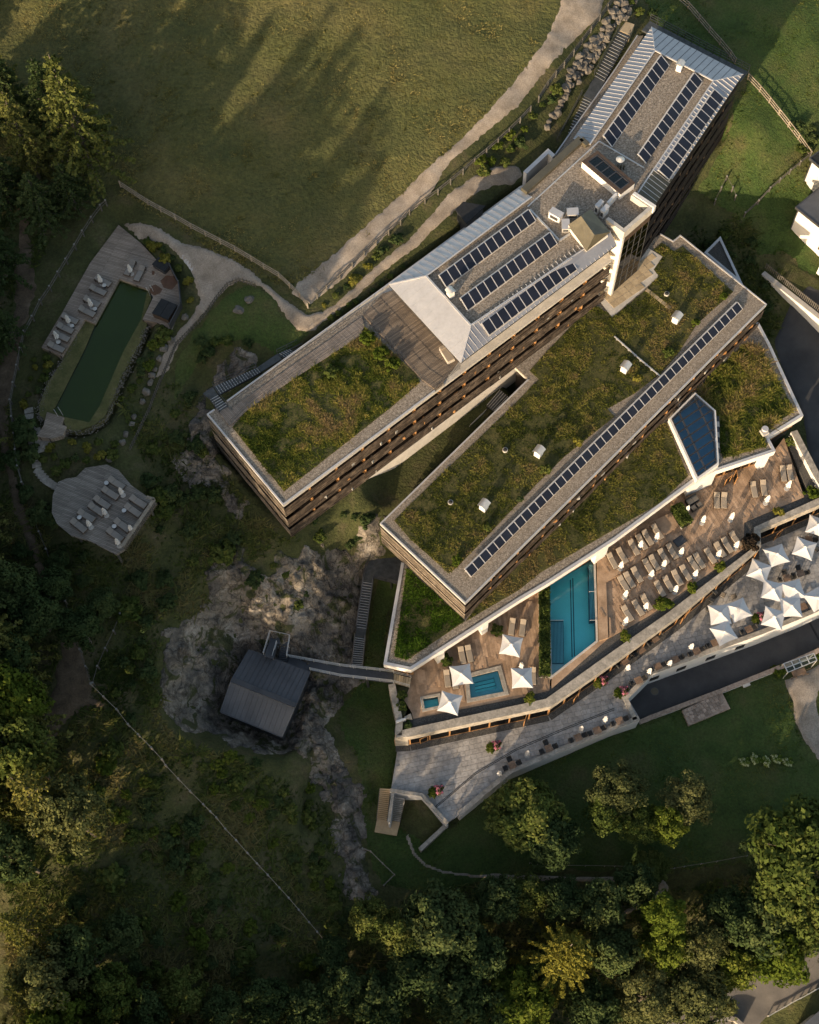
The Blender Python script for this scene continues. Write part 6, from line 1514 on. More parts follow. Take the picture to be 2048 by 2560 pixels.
# ------------------------------------------------------------------ sun decks
lg = make_lounger('mattress', '', 'loungers on the sun decks', True); st = []
loungers(lg, st, [('j', [175, 830, 320, 1088, 360, 730, 515, 970, 595, 570, 740, 815, 745, 470, 895, 705, 865, 385, 1010, 615, 1045, 270, 1210, 500], 'taupe lounger on the raised deck by the windows, {}')], 0.35)
loungers(lg, st, [('j', [390, 1285, 540, 1520, 505, 1210, 650, 1445, 655, 1110, 800, 1345, 880, 955, 1020, 1180, 995, 870, 1140, 1110, 1180, 755, 1325, 985, 1345, 655, 1490, 885], 'taupe lounger in the middle row below the raised deck, {}'),
                  ('j', [1110, 1390, 1245, 1620, 1275, 1290, 1420, 1525, 1445, 1170, 1590, 1405, 1605, 1070, 1760, 1310], 'front row lounger of the four behind the bushy shrub, {}'),
                  ('l', [170, 680, 330, 930, 395, 555, 565, 815, 580, 435, 735, 690], 'taupe lounger of the three front ones nearest the pool, {}'),
                  ('k', [462, 1265, 605, 1462, 570, 1205, 705, 1405, 765, 1115, 905, 1320, 935, 1005, 1080, 1210, 1075, 925, 1205, 1125, 1215, 815, 1360, 1015], 'taupe lounger in the front row towards the purple shrub, {}'),
                  ('k', [950, 95, 956, 350, 1085, 95, 1080, 352], 'taupe lounger of the joined pair in mid deck, {}'),
                  ('32', [1165, 612, 1190, 735, 1250, 598, 1270, 722], 'taupe lounger of the pair before the glass doors, {}'),
                  ('32', [1415, 478, 1434, 600, 1470, 472, 1494, 592], 'taupe lounger of the far right deck pair, {}'),
                  ('d', [160, 968, 136, 1168, 292, 985, 268, 1180], 'taupe lounger beside hedge above the west parasol, {}'),
                  ('f', [995, 1180, 1030, 1362, 1082, 1160, 1122, 1345], 'lounger before the white pier, west deck, {}'),
                  ('f', [818, 1462, 842, 1658, 912, 1480, 938, 1682], 'taupe lounger left of the whirlpool, {}'),
                  ('23', [905, 470, 912, 607, 1040, 455, 1042, 582], 'taupe lounger under the parasol next to the hedge, {}')], 0.0)
def lounge_set(px, z, rz, label, group=None):
    p = G(*px, z); t = thing('lounge_sofa', label, 'sofa', p, rz)
    MB().box((0, 0, 0.2), (1.5, 0.75, 0.4)).build('base', 'wicker', t, True)
    for s in (-1, 1): MB().box((s * 0.36, 0, 0.46), (0.68, 0.66, 0.12)).build('seat_cushion', 'mattress', t, True)
    MB().box((0, 0.36, 0.55), (1.5, 0.12, 0.5)).build('backrest', 'wicker', t, True)
lounge_set(V('k', 500, 245)[0], 0, 0.55, 'two seat sofa with taupe cushions under the white wall')
ar = thing('armchair', 'low taupe armchair left of its twin before the sofa', 'armchair', G(*V('k', 525, 385)[0], 0), 0.55, 'armchairs before the deck sofa')
MB().box((0, 0, 0.2), (0.65, 0.62, 0.4)).build('base', 'wicker', ar, True); MB().box((0, 0, 0.46), (0.56, 0.54, 0.12)).build('seat_cushion', 'mattress', ar, True); MB().box((0, -0.32, 0.5), (0.65, 0.1, 0.4)).build('backrest', 'wicker', ar, True)
dup(ar, G(*V('k', 630, 330)[0], 0), 0.55, 'low taupe armchair right of its twin before the sofa')
p = G(*V('k', 285, 955)[0], 0); t = thing('plunge_basin', 'black rectangular basin beside the deck steps', 'basin', p, px_angle(*V('k', 150, 960, 325, 840), 0))
MB().box((0, 0, 0.02), (1.35, 1.0, 0.04)).build('mat', 'mat_black', t, True); MB().box((0, 0, 0.05), (1.25, 0.9, 0.02)).build('grid', 'dark_metal', t, True)
# closed parasols on the decks
cp_ = make_parasol_closed('', 'furled white parasols', 2.2); cs_ = []
for v_, x, y, z, lb in [('k', 680, 635, 0, 'furled white parasol in mid deck left of the joined loungers'), ('k', 1190, 582, 0, 'furled white parasol in mid deck below the joined loungers'), ('32', 1450, 668, 0, 'furled white parasol nearest the right end of the sun deck'),
                        ('32', 1272, 790, 0, 'furled white parasol below the pair before the glass doors'), ('k', 395, 460, 0, 'furled white parasol beside the sofa and hedge'), ('j', 1095, 550, 0.35, 'furled white parasol rightmost on the raised deck'),
                        ('j', 775, 710, 0.35, 'furled white parasol in the middle of the raised deck'), ('j', 397, 1115, 0.35, 'furled white parasol leftmost on the raised deck'), ('j', 1570, 840, 0, 'furled white parasol below the black basin'),
                        ('j', 1235, 1085, 0, 'furled white parasol right of centre below the middle row'), ('j', 990, 1280, 0, 'furled white parasol at centre below the middle row'), ('j', 485, 1672, 0, 'furled white parasol left below the middle row near the pool steps'),
                        ('k', 1275, 1090, 0, 'furled white parasol beside the purple shrub'), ('k', 958, 1245, 0, 'furled white parasol above the round green shrub'), ('k', 540, 1600, 0, 'furled white parasol above the yellow green shrub'),
                        ('j', 1460, 1575, 0, 'furled white parasol right of the bushy shrub'), ('l', 625, 720, 0, 'furled white parasol among the three loungers nearest the pool'), ('l', 195, 1025, 0, 'furled white parasol at the foot of the raised deck steps'), ('23', 938, 455, 0, 'furled white parasol behind the open one next to the hedge')]:
    place(cp_, cs_, G(*V(v_, x, y)[0], z), random.uniform(0, 6), lb)
for v_, x, y, lb in [('o', 180, 905, 'furled white parasol at the window side of the stone terrace'), ('o', 535, 965, 'furled white parasol at the bend of the ramp parapet'), ('o', 870, 835, 'furled white parasol second along the ramp parapet'), ('o', 1225, 560, 'furled white parasol third along the ramp parapet'),
                     ('23', 1640, 905, 'furled white parasol right of the terrace tables by the lawn wall'), ('23', 1440, 985, 'furled white parasol between terrace tables by the lawn wall'), ('23', 990, 1190, 'furled white parasol in the middle of the lawn wall tables'), ('23', 755, 1360, 'furled white parasol at the left end of the lawn wall tables')]:
    place(cp_, cs_, G(*V(v_, x, y)[0], Z_STONE), random.uniform(0, 6), lb)
# open parasols: the apex is what the photograph shows
op_ = make_parasol_open('', 'open white parasols'); os_ = []
def open_at(px, z, rz, lb, s=1.0):
    p = G(*px, z + 2.9); p.z = z; place(op_, os_, p, rz, lb, (s, s, 1))
for v_, x, y, rz, lb in [('23', 858, 250, -0.2, 'open white parasol nearest the west building front'), ('23', 437, 497, 0.15, 'open white parasol touching the whirlpool corner'), ('23', 950, 522, 0.02, 'open white parasol next to the pool hedge'), ('23', 340, 735, -0.25, 'open white parasol between plunge pool and whirlpool')]:
    open_at(V(v_, x, y)[0], 0.0, rz, lb)
for v_, x, y, rz, lb in [('e', 1215, 660, 0.30, 'open white parasol nearest the terrace wall corner'), ('e', 1000, 850, -0.42, 'open white parasol left of the wall corner one'), ('e', 1560, 575, -0.38, 'open white parasol beside the brown tables at upper right'), ('e', 1165, 1095, -0.26, 'open white parasol left of the joined pair above the ramp'),
                         ('e', 1418, 1090, 0.22, 'open white parasol right of the joined pair above the ramp'), ('e', 1392, 1300, 0.0, 'open white parasol below the joined pair beside the white parapet'), ('e', 1178, 1435, -0.32, 'open white parasol overhanging the white ramp wall'), ('e', 512, 1390, 0.06, 'open white parasol left of the pair by the lounge chairs'),
                         ('e', 745, 1335, 0.38, 'open white parasol right of the pair by the lounge chairs'), ('e', 562, 1620, 0.42, 'lowest open white parasol on the stone terrace'), ('e', 1720, 300, -0.36, 'open white parasol cut by the right edge, upper one'), ('e', 1712, 1200, 0.48, 'open white parasol cut by the right edge, lower one')]:
    open_at(V(v_, x, y)[0], Z_STONE, rz, lb, 1.03)
# tables and chairs
tb_ = make_table('', 'small square terrace tables'); ts_ = []; ch_ = make_chair('', 'dark wicker terrace chairs'); hs_ = []
def dine(px, ang, lb, chairs=(1, -1), extra=False, d=0.78):
    p = G(*px, Z_STONE + 0.75); p.z = Z_STONE
    place(tb_, ts_, p, ang, 'square brown table ' + lb)
    for s in chairs:
        c = p + Vector((math.cos(ang), math.sin(ang), 0)) * d * s
        place(ch_, hs_, c, ang + (math.pi if s > 0 else 0), 'dark wicker chair %s of the table %s' % ('right' if s > 0 else 'left', lb))
    if extra:
        c = p + Vector((-math.sin(ang), math.cos(ang), 0)) * d * 0.95
        place(ch_, hs_, c, ang - math.pi / 2, 'dark wicker chair behind the table ' + lb)
a1 = px_angle(*V('o', 145, 745, 650, 375), Z_STONE); a2 = px_angle(*V('o', 700, 835, 1640, 440), Z_STONE); a3 = px_angle(*V('23', 865, 1265, 1580, 975), Z_STONE)
for i, (x, y) in enumerate(((145, 745), (420, 560), (650, 375))): dine(V('o', x, y)[0], a1, 'by the terrace windows, ' + nth(i, 3))
for i, (x, y) in enumerate(((375, 1065), (700, 835), (990, 720), (1340, 580), (1640, 440))): dine(V('o', x, y)[0], a2, 'along the ramp parapet, ' + nth(i, 5))
for i, (x, y) in enumerate(((865, 1268), (1172, 1128), (1420, 1035), (1580, 975))): dine(V('23', x, y)[0], a3, 'along the lawn wall, ' + nth(i, 4), extra=i < 2)
dine(V('33', 45, 895)[0], a3, 'in the corner behind the ramp end')
dine(V('e', 860, 1590)[0], a2, 'right of the lowest parasol'); dine(V('e', 1600, 480)[0], a2 - 0.4, 'at the upper right under the edge parasol'); dine(V('e', 1330, 955)[0], a2 - 0.2, 'above the joined parasols', extra=True)
dine(V('e', 1500, 900)[0], a2 - 0.2, 'with chairs right of the joined parasols', extra=True); dine(V('e', 1530, 1310)[0], a2, 'beside the white parapet at the right')
cc = make_chair('', 'cream cushioned terrace armchairs', 'wicker', 'mattress'); c2 = []
for v_, x, y, rz, lb in [('e', 440, 1160, 0.6, 'cream armchair by the windows left of the lounge group'), ('e', 530, 1185, 2.6, 'cream armchair in the middle of the lounge group'), ('e', 660, 1210, 3.4, 'cream armchair right above the paired parasols'), ('e', 350, 1365, 0.2, 'cream armchair left of the paired parasols'), ('e', 395, 1255, 1.0, 'cream armchair beside the open orange window'),
                         ('e', 1635, 415, -0.6, 'cream armchair upper left at the upper right table'), ('e', 1690, 450, -0.6, 'cream armchair upper right at the upper right table'), ('e', 1685, 625, 2.4, 'cream armchair below the upper right table')]:
    place(cc, c2, G(*V(v_, x, y)[0], Z_STONE), rz, lb)
# open timber window sashes on both fronts
def sash(px, z, rz, lb, h=2.0, w=0.9):
    p = G(*px, z); t = thing('open_window', lb, 'window', p, rz)
    mb = MB(); mb.bar((0, 0, 0), (0, 0, h), .09, .07).build('stile', 'warm_timber', t, True); MB().bar((w, 0, 0), (w, 0, h), .09, .07).build('stile', 'warm_timber', t, True)
    MB().bar((0, 0, 0.05), (w, 0, 0.05), .07, .1).build('rail', 'warm_timber', t, True); MB().bar((0, 0, h), (w, 0, h), .07, .1).build('rail', 'warm_timber', t, True)
    MB().box((w / 2, 0, h / 2), (w - .1, .02, h - .1)).build('pane', 'clear_glass', t, True)
for v_, x, y, rz, lb in [('l', 1400, 1010, 1.0, 'open timber window near the lounge chairs'), ('33', 555, 80, 0.9, 'open timber window below the bushy shrub'), ('23', 960, 940, 1.2, 'open timber door in the stone terrace front'), ('23', 1375, 755, 0.9, 'open timber window beside the wall bend'),
                         ('23', 90, 1090, 0.4, 'open timber window at the west end of the terrace front'), ('e', 1165, 500, 0.7, 'open timber door beside the wall corner parasol')]:
    sash(V(v_, x, y)[0], Z_STONE, rz, lb)
sash(V('32', 920, 650)[0], 0, 0.7, 'left open timber door onto the sun deck'); sash(V('32', 1010, 630)[0], 0, 1.6, 'right open timber door onto the sun deck')
# beige cushion box on the roof deck
p = G(*V('21', 315, 1270)[0], Z_A + 0.15); t = thing('day_bed', 'cream day bed at the metal roof edge on the roof deck', 'day bed', p, px_angle(*V('21', 270, 1190, 350, 1320), Z_A))
MB().box((0, 0, 0.2), (2.0, 0.85, 0.4)).build('base', 'concrete', t, True); MB().box((0.2, 0, 0.46), (1.55, 0.8, 0.12)).build('mattress', 'mattress', t, True); MB().box((-0.8, 0, 0.55), (0.4, 0.8, 0.2)).build('headrest', 'mattress', t, True)
# ------------------------------------------------------------------ pond side furniture
lp = make_lounger('grey_mattress', '', 'loungers beside the pond', False); s3 = []
loungers(lp, s3, [('01', [810, 610, 925, 670, 765, 690, 888, 745], 'grey lounger of the uppermost pair along the pond edge, {}'), ('01', [712, 783, 838, 845, 672, 868, 795, 925], 'grey lounger of the second pair along the pond edge, {}'),
                  ('01', [530, 930, 650, 985, 490, 1010, 612, 1065], 'grey lounger of the third pair along the pond edge, {}'), ('01', [455, 1075, 580, 1135, 412, 1170, 535, 1225], 'grey lounger of the lowest pair along the pond edge, {}'),
                  ('01', [1125, 470, 1062, 590, 1205, 520, 1145, 635], 'grey lounger of the pair at the head of the pond, {}')], Z_POND + 0.3)
loungers(lp, s3, [('02', [920, 580, 1043, 655, 870, 665, 990, 740], 'grey lounger of the uppermost pair on the viewing deck, {}'), ('02', [1100, 735, 1230, 815, 1060, 805, 1180, 888], 'grey lounger of the right hand pair on the viewing deck, {}'),
                  ('02', [800, 740, 918, 820, 755, 800, 875, 880], 'grey lounger of the central pair on the viewing deck, {}'), ('02', [665, 855, 790, 930, 605, 930, 720, 1020], 'grey lounger of the left hand pair on the viewing deck, {}'),
                  ('02', [972, 930, 1090, 1015, 910, 1010, 1030, 1095], 'grey lounger of the lowest pair on the viewing deck, {}')], zpl)
for v_, x, y, z, lb in [('01', 860, 668, Z_POND + .3, 'furled white parasol at the uppermost pond pair'), ('01', 778, 868, Z_POND + .3, 'furled white parasol at the second pond pair'), ('01', 590, 1008, Z_POND + .3, 'furled white parasol at the third pond pair'), ('01', 492, 1142, Z_POND + .3, 'furled white parasol at the lowest pond pair'), ('01', 1110, 585, Z_POND + .3, 'furled white parasol at the head of the pond'),
                        ('02', 1038, 722, zpl, 'furled white parasol at the uppermost viewing deck pair'), ('02', 898, 893, zpl, 'furled white parasol at the central viewing deck pair'), ('02', 768, 993, zpl, 'furled white parasol at the left viewing deck pair'), ('02', 1008, 1148, zpl, 'furled white parasol at the lower corner of the viewing deck'), ('02', 1118, 1035, zpl, 'furled white parasol against the viewing deck railing')]:
    place(cp_, cs_, G(*V(v_, x, y)[0], z), random.uniform(0, 6), lb, (0.95, 0.95, 0.85))
sd = thing('side_table', '', 'side table', (0, 0, 0), 0, 'small round side tables'); MB().cyl((0, 0), 0.24, 0.24, 0.40, 0.44, 14).build('top', 'bright_steel', sd, True); MB().cyl((0, 0), 0.03, 0.03, 0, 0.4, 6).build('leg', 'dark_metal', sd, True); MB().cyl((0, 0), 0.18, 0.18, 0, 0.02, 12).build('foot', 'dark_metal', sd, True); s4 = []
for v_, x, y, z, lb in [('01', 885, 695, Z_POND + .3, 'uppermost pond pair'), ('01', 808, 892, Z_POND + .3, 'second pond pair'), ('01', 615, 1035, Z_POND + .3, 'third pond pair'), ('01', 500, 1172, Z_POND + .3, 'lowest pond pair'), ('02', 905, 630, zpl, 'uppermost viewing deck pair'), ('02', 678, 920, zpl, 'left viewing deck pair'), ('02', 970, 995, zpl, 'lowest viewing deck pair'), ('02', 1053, 862, zpl, 'right viewing deck pair')]:
    place(sd, s4, G(*V(v_, x, y)[0], z), 0, 'small round side table at the ' + lb)
# ================================================================== plants
def crown_leaves(rng, H_, R_, nclump, per, size, zc, zr, shell=0.55, flat=0.75):
    cs = []; ns = []; vs = []
    for _ in range(nclump):
        d = rng.normal(size=3); d /= np.linalg.norm(d)
        if d[2] < -0.45: d[2] *= -0.6
        k = rng.uniform(shell, 1.0)
        c = np.array([d[0] * R_ * k, d[1] * R_ * k, zc * H_ + d[2] * zr * H_ * k]); r = R_ * rng.uniform(0.15, 0.32)
        q = rng.normal(size=(per, 3)); q /= np.linalg.norm(q, axis=1)[:, None]; q[:, 2] *= flat
        rr = rng.uniform(0.55, 1.05, size=(per, 1)); cs.append(c + q * r * rr); ns.append(q * 0.7 + d * 0.5)
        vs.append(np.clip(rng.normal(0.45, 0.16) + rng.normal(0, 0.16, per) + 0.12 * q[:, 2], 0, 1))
    return np.concatenate(cs), np.concatenate(ns), np.concatenate(vs)
def deciduous(name, seed, mat, H_=9.0, R_=3.2, nclump=80, per=105, size=0.25, zc=0.62, zr=0.36, shell=0.5):
    rng = np.random.default_rng(seed); rr = random.Random(seed)
    mb = MB(); top = (rr.uniform(-.3, .3), rr.uniform(-.3, .3), H_ * 0.8)
    mb.limb([(0, 0, -0.4), (0.05, 0.03, H_ * 0.25), (0.1, -0.05, H_ * 0.5), top], [0.24, 0.19, 0.13, 0.05], 7)
    for k in range(8):
        a = rr.uniform(0, 6.28); z0 = H_ * rr.uniform(0.25, 0.55); r1 = R_ * rr.uniform(0.6, 0.85)
        mb.limb([(0.05, 0, z0), (math.cos(a) * r1 * .5, math.sin(a) * r1 * .5, z0 + H_ * .12), (math.cos(a) * r1, math.sin(a) * r1, z0 + H_ * .2)], [0.09, 0.06, 0.025], 5)
    tm = mb.mesh(name + '_trunk'); tm.materials.append(MATS['bark'])
    c, n, v = crown_leaves(rng, H_, R_, nclump, per, size, zc, zr, shell)
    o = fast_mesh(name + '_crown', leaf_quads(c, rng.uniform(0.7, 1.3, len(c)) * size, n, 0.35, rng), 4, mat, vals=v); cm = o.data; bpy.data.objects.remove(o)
    return tm, cm, H_, R_
def conifer(name, seed, mat, H_=18.0, R_=4.2, nwh=20, dens=17.0, size=0.30, droop=0.30, open_=0.12, slim=0.42, nbr=None):
    rng = np.random.default_rng(seed); rr = random.Random(seed); mb = MB()
    mb.limb([(0, 0, -0.5), (0, 0, H_ * 0.4), (0, 0, H_ * 0.75), (0, 0, H_ * 0.99)], [0.32, 0.22, 0.12, 0.03], 7)
    cs = []; vs = []
    for w in range(nwh):
        t = (w + rr.random() * 0.5) / nwh; z = H_ * (0.14 + 0.85 * t); L0 = R_ * (1 - t) ** 0.75 + 0.25
        nb = nbr or (rr.randint(6, 9) if t < 0.85 else 5); a0 = rr.random() * 6.28
        for b in range(nb):
            if rr.random() < open_: continue
            a = a0 + 6.283 * b / nb + rr.uniform(-.2, .2); L = L0 * rr.uniform(0.65, 1.12)
            dv = np.array([math.cos(a), math.sin(a), 0]); sv = np.array([-math.sin(a), math.cos(a), 0])
            zb = lambda s: z + L * (0.10 * s - droop * s * s)
            if L > 1.0: mb.limb([(0, 0, z), (dv[0] * L * .5, dv[1] * L * .5, zb(.5)), (dv[0] * L * .95, dv[1] * L * .95, zb(.95))], [0.06, 0.04, 0.015], 4)
            n = int(L * dens) + 5; s = rng.uniform(0.12, 1.0, n) ** 0.8
            wid = (0.30 * L + 0.12) * (1 - s * 0.65) * slim
            lat = rng.normal(0, 0.5, n) * wid
            p = dv[None] * (s * L)[:, None] + sv[None] * lat[:, None]; p[:, 2] = z + L * (0.10 * s - droop * s * s) - np.abs(lat) * 0.25 + rng.normal(0, 0.06, n)
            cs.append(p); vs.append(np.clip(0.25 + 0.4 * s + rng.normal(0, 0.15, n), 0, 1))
    c = np.concatenate(cs); v = np.concatenate(vs)
    tm = mb.mesh(name + '_trunk'); tm.materials.append(MATS['bark'])
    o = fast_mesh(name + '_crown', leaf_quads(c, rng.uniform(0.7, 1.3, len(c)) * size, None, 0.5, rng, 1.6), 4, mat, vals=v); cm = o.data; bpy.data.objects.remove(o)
    return tm, cm, H_, R_
def bush_mesh(name, seed, mat, n=26, per=44, size=0.17, flat_=0.8):
    rng = np.random.default_rng(seed)
    c, nn, v = crown_leaves(rng, 1.0, 0.8, n, per, size, 0.45, 0.42, 0.35)
    c[:, 2] = np.maximum(c[:, 2], 0.02)
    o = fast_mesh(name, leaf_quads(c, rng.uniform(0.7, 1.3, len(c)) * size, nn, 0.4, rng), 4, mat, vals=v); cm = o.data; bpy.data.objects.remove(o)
    mb = MB()
    for k in range(5):
        a = k * 1.26; mb.limb([(0, 0, -0.1), (math.cos(a) * .2, math.sin(a) * .2, .3), (math.cos(a) * .42, math.sin(a) * .42, .6)], [.035, .025, .01], 4)
    sm = mb.mesh(name + '_stems'); sm.materials.append(MATS['bark'])
    return sm, cm
KIND = {'broad': [deciduous('broad%d' % i, 20 + i, 'leaf_broad') for i in range(3)],
        'dark': [deciduous('dark%d' % i, 30 + i, 'leaf_dark', nclump=84, per=100, size=0.26) for i in range(3)],
        'bright': [deciduous('bright%d' % i, 40 + i, 'leaf_bright', H_=10, R_=3.0) for i in range(2)],
        'pale': [deciduous('pale%d' % i, 50 + i, 'leaf_pale', nclump=90, per=95, size=0.2) for i in range(2)],
        'slim': [deciduous('slim', 60, 'leaf_bright', H_=13, R_=2.2, zc=0.55, zr=0.45)],
        'spruce': [conifer('spruce%d' % i, 70 + i, 'leaf_spruce') for i in range(2)],
        'larch': [conifer('larch%d' % i, 80 + i, 'leaf_larch', dens=15, size=0.26, droop=0.18, slim=0.5) for i in range(2)],
        'fir': [conifer('fir%d' % i, 90 + i, 'leaf_dark', H_=14, R_=3.6) for i in range(2)],
        'star': [conifer('star', 99, 'leaf_star', H_=15, R_=4.4, nwh=9, dens=34, size=0.26, droop=0.5, open_=0.0, slim=0.26, nbr=11)]}
TREENAME = {'spruce': 'spruce_tree', 'larch': 'larch_tree', 'fir': 'fir_tree', 'star': 'spruce_tree'}
def tree(kind, base, H_, R_, label, group, k=None):
    ms = KIND[kind]; tm, cm, h0, r0 = ms[(k if k is not None else random.randrange(99)) % len(ms)]
    t = thing(TREENAME.get(kind, 'leafy_tree'), label, 'tree', base, random.uniform(0, 6.28), group)
    t.scale = (R_ / r0, R_ / r0, H_ / h0)
    link(bpy.data.objects.new('trunk', tm), t); link(bpy.data.objects.new('crown', cm), t)
    return t
def ground_at(p, sink=0.1): return Vector((p.x, p.y, float(H(p.x, p.y)) - sink))
def trees(rows, zone, group):
    rows = sorted(rows, key=lambda r: r[0]); cnt = {}
    for r in rows: cnt[r[4]] = cnt.get(r[4], 0) + 1
    seen = {}
    word = {'broad': 'mid green leafy tree', 'dark': 'dark green leafy tree', 'bright': 'bright green leafy tree', 'pale': 'pale olive leafy tree', 'slim': 'slim bright green tree', 'spruce': 'tall spruce', 'larch': 'yellow green larch', 'fir': 'dark fir', 'star': 'sunlit star shaped spruce'}
    for i, (x, y, r, h, kd) in enumerate(rows):
        p = GT(*V('F', x, y)[0], up=h * (0.6 if kd in ('broad', 'dark', 'bright', 'pale', 'slim') else 0.75))
        j = seen.get(kd, 0); seen[kd] = j + 1
        lab = word[kd] + ' ' + zone + (', ' + nth(j, cnt[kd]) if cnt[kd] > 1 else '')
        tree(kd, ground_at(p), h, r / 18.6, lab, group, i)
trees([(1690, 1790, 95, 14, 'broad'), (1640, 1885, 62, 12, 'broad'), (1712, 1920, 70, 12, 'broad'), (1600, 1955, 65, 11, 'dark'), (1535, 1925, 50, 10, 'dark'), (1480, 1992, 46, 11, 'pale'), (1398, 1930, 40, 14, 'slim'), (1400, 1995, 48, 11, 'bright'),
       (1640, 2005, 62, 11, 'bright'), (1545, 2035, 45, 10, 'bright'), (1470, 2105, 72, 11, 'pale'), (1360, 2100, 62, 11, 'pale')], 'in the lower right wood by the road', 'trees of the lower right wood')
trees([(1195, 2000, 88, 22, 'star'), (1095, 2105, 60, 11, 'bright'), (1140, 2040, 38, 9, 'broad'), (1010, 2015, 55, 11, 'dark'), (930, 1945, 72, 12, 'dark'), (850, 1965, 48, 10, 'broad'), (880, 2050, 62, 11, 'dark'), (965, 2095, 60, 11, 'dark'), (1050, 1895, 46, 9, 'dark'),
       (1110, 1885, 38, 8, 'broad'), (1185, 1895, 46, 9, 'dark'), (1270, 1905, 52, 10, 'dark'), (1335, 1865, 42, 9, 'dark'), (1290, 2005, 50, 11, 'dark'), (1250, 2120, 50, 10, 'dark'), (1040, 2140, 52, 10, 'dark'), (780, 1935, 40, 8, 'broad')], 'in the dark wood below the garden path', 'trees of the lower wood')
trees([(800, 2110, 58, 10, 'dark'), (720, 2085, 46, 9, 'dark'), (645, 2125, 46, 9, 'dark'), (560, 2110, 46, 9, 'dark'), (470, 2125, 42, 9, 'dark'), (385, 2085, 42, 8, 'broad'), (300, 2130, 46, 9, 'dark'), (700, 2010, 36, 6, 'dark')], 'along the bottom edge left of centre', 'trees along the bottom edge')
trees([(1110, 1715, 72, 8, 'broad'), (1165, 1770, 55, 8, 'dark'), (1300, 1665, 58, 9, 'pale'), (1280, 1715, 45, 8, 'broad'), (1450, 1685, 52, 8, 'pale'), (1405, 1735, 40, 8, 'bright'), (1372, 1832, 36, 5, 'broad'), (1345, 1730, 42, 7, 'broad'), (1610, 1800, 48, 7, 'dark')], 'on the garden lawn below the ramp', 'garden trees on the lawn')
trees([(60, 1665, 78, 23, 'larch'), (145, 1715, 62, 18, 'pale'), (20, 1485, 62, 20, 'bright'), (35, 1580, 58, 20, 'broad'), (25, 1395, 48, 12, 'dark'), (75, 1290, 52, 9, 'dark'), (170, 1325, 42, 7, 'dark'), (215, 1275, 32, 6, 'dark'), (115, 1235, 36, 7, 'dark'), (18, 1245, 52, 10, 'dark')], 'at the left edge beside the dirt clearing', 'trees at the left edge')
trees([(30, 1945, 60, 18, 'larch'), (100, 2065, 64, 17, 'pale'), (165, 2010, 52, 14, 'dark'), (40, 2090, 55, 17, 'larch'), (225, 2095, 50, 13, 'broad'), (125, 2140, 52, 16, 'bright'), (20, 1800, 52, 17, 'dark'), (255, 1965, 40, 7, 'dark')], 'in the lower left corner wood', 'trees of the lower left corner')
for k, (bx, by, h, r, kd, lb) in enumerate([(237, 445, 20, 5.2, 'spruce', 'tall sunlit spruce leaning over the meadow corner'), (98, 445, 14.5, 3.3, 'spruce', 'smaller sunlit spruce left of the tall meadow spruce'), (15, 300, 16, 4.6, 'larch', 'yellow green larch cut by the left edge above the spruces'),
                                            (120, 560, 9, 3.4, 'fir', 'dark fir below the sunlit spruces beside the track'), (190, 520, 8, 2.8, 'fir', 'dark fir between the tall spruce and the pond fence'), (25, 520, 12, 3.6, 'fir', 'dark fir at the left edge beside the track'), (15, 690, 10, 3.4, 'fir', 'dark fir left of the track across from the pond'),
                                            (10, 860, 9, 3.0, 'fir', 'dark fir at the left edge level with the pond'), (60, 330, 13, 3.4, 'fir', 'dark fir in the shade behind the sunlit spruces'), (150, 330, 12, 3.4, 'fir', 'dark fir half hidden by the tall meadow spruce')]):
    tree(kd, ground_at(GT(bx, by)), h, r, lb, 'conifers of the upper left corner', k)
# forest on the slope beyond the left and lower edge, whose long shadows lie over the pond, the rock and the meadow
rb = random.Random(5); kk = 0
OFF = [(-114, 1240, 17), (-95, 1300, 17), (-110, 1150, 22), (-190, 1270, 24), (-265, 1385, 26), (-120, 980, 14), (-260, 1120, 22), (-420, 940, 17), (-400, 1250, 26), (-560, 1400, 27), (-560, 1100, 24), (-330, 1310, 25), (-480, 1480, 26), (-190, 1130, 19), (-480, 1180, 25), (-130, 800, 10), (-260, 700, 10), (-420, 760, 11), (-300, 900, 14), (-70, 1140, 13),
       (-188, 1502, 30), (-115, 1575, 31), (-35, 1765, 30), (-250, 1600, 24), (-150, 1700, 22), (-120, 1860, 21), (-240, 1900, 24), (-100, 2010, 19), (-230, 2100, 23), (-330, 1840, 24), (-350, 2050, 24), (-220, 1770, 22), (-60, 1660, 20), (-120, 2180, 18), (-260, 2260, 19), (-420, 2000, 24), (-40, 1480, 19), (-60, 1350, 16), (20, 1620, 24), (40, 1740, 22), (5, 1850, 25), (55, 1940, 22), (-60, 1570, 29), (-70, 1800, 28), (-80, 1930, 27), (-60, 2050, 25), (20, 2070, 22), (-150, 1640, 29), (-270, 1590, 27), (-300, 1680, 28), (-20, 1690, 25), (-110, 1720, 29), (-180, 1840, 28), (-30, 1980, 25), (-160, 1980, 27), (60, 1680, 20), (-130, 1500, 26), (90, 1840, 20), (-290, 1960, 29), (-330, 1760, 27),
       (-220, 480, 9), (-120, 380, 8), (-260, 300, 10), (-140, 120, 13), (-260, 80, 15), (-320, 200, 14), (-200, -40, 16),
       (40, 2660, 22), (150, 2700, 24), (260, 2660, 24), (370, 2710, 25), (480, 2670, 24), (120, 2800, 25), (240, 2820, 26), (380, 2840, 26), (560, 2740, 20), (660, 2700, 17), (760, 2720, 15)]
OFF += [(x, 2690 + (x % 70), 19 if x < 1150 else 13) for x in range(860, 1500, 95)]
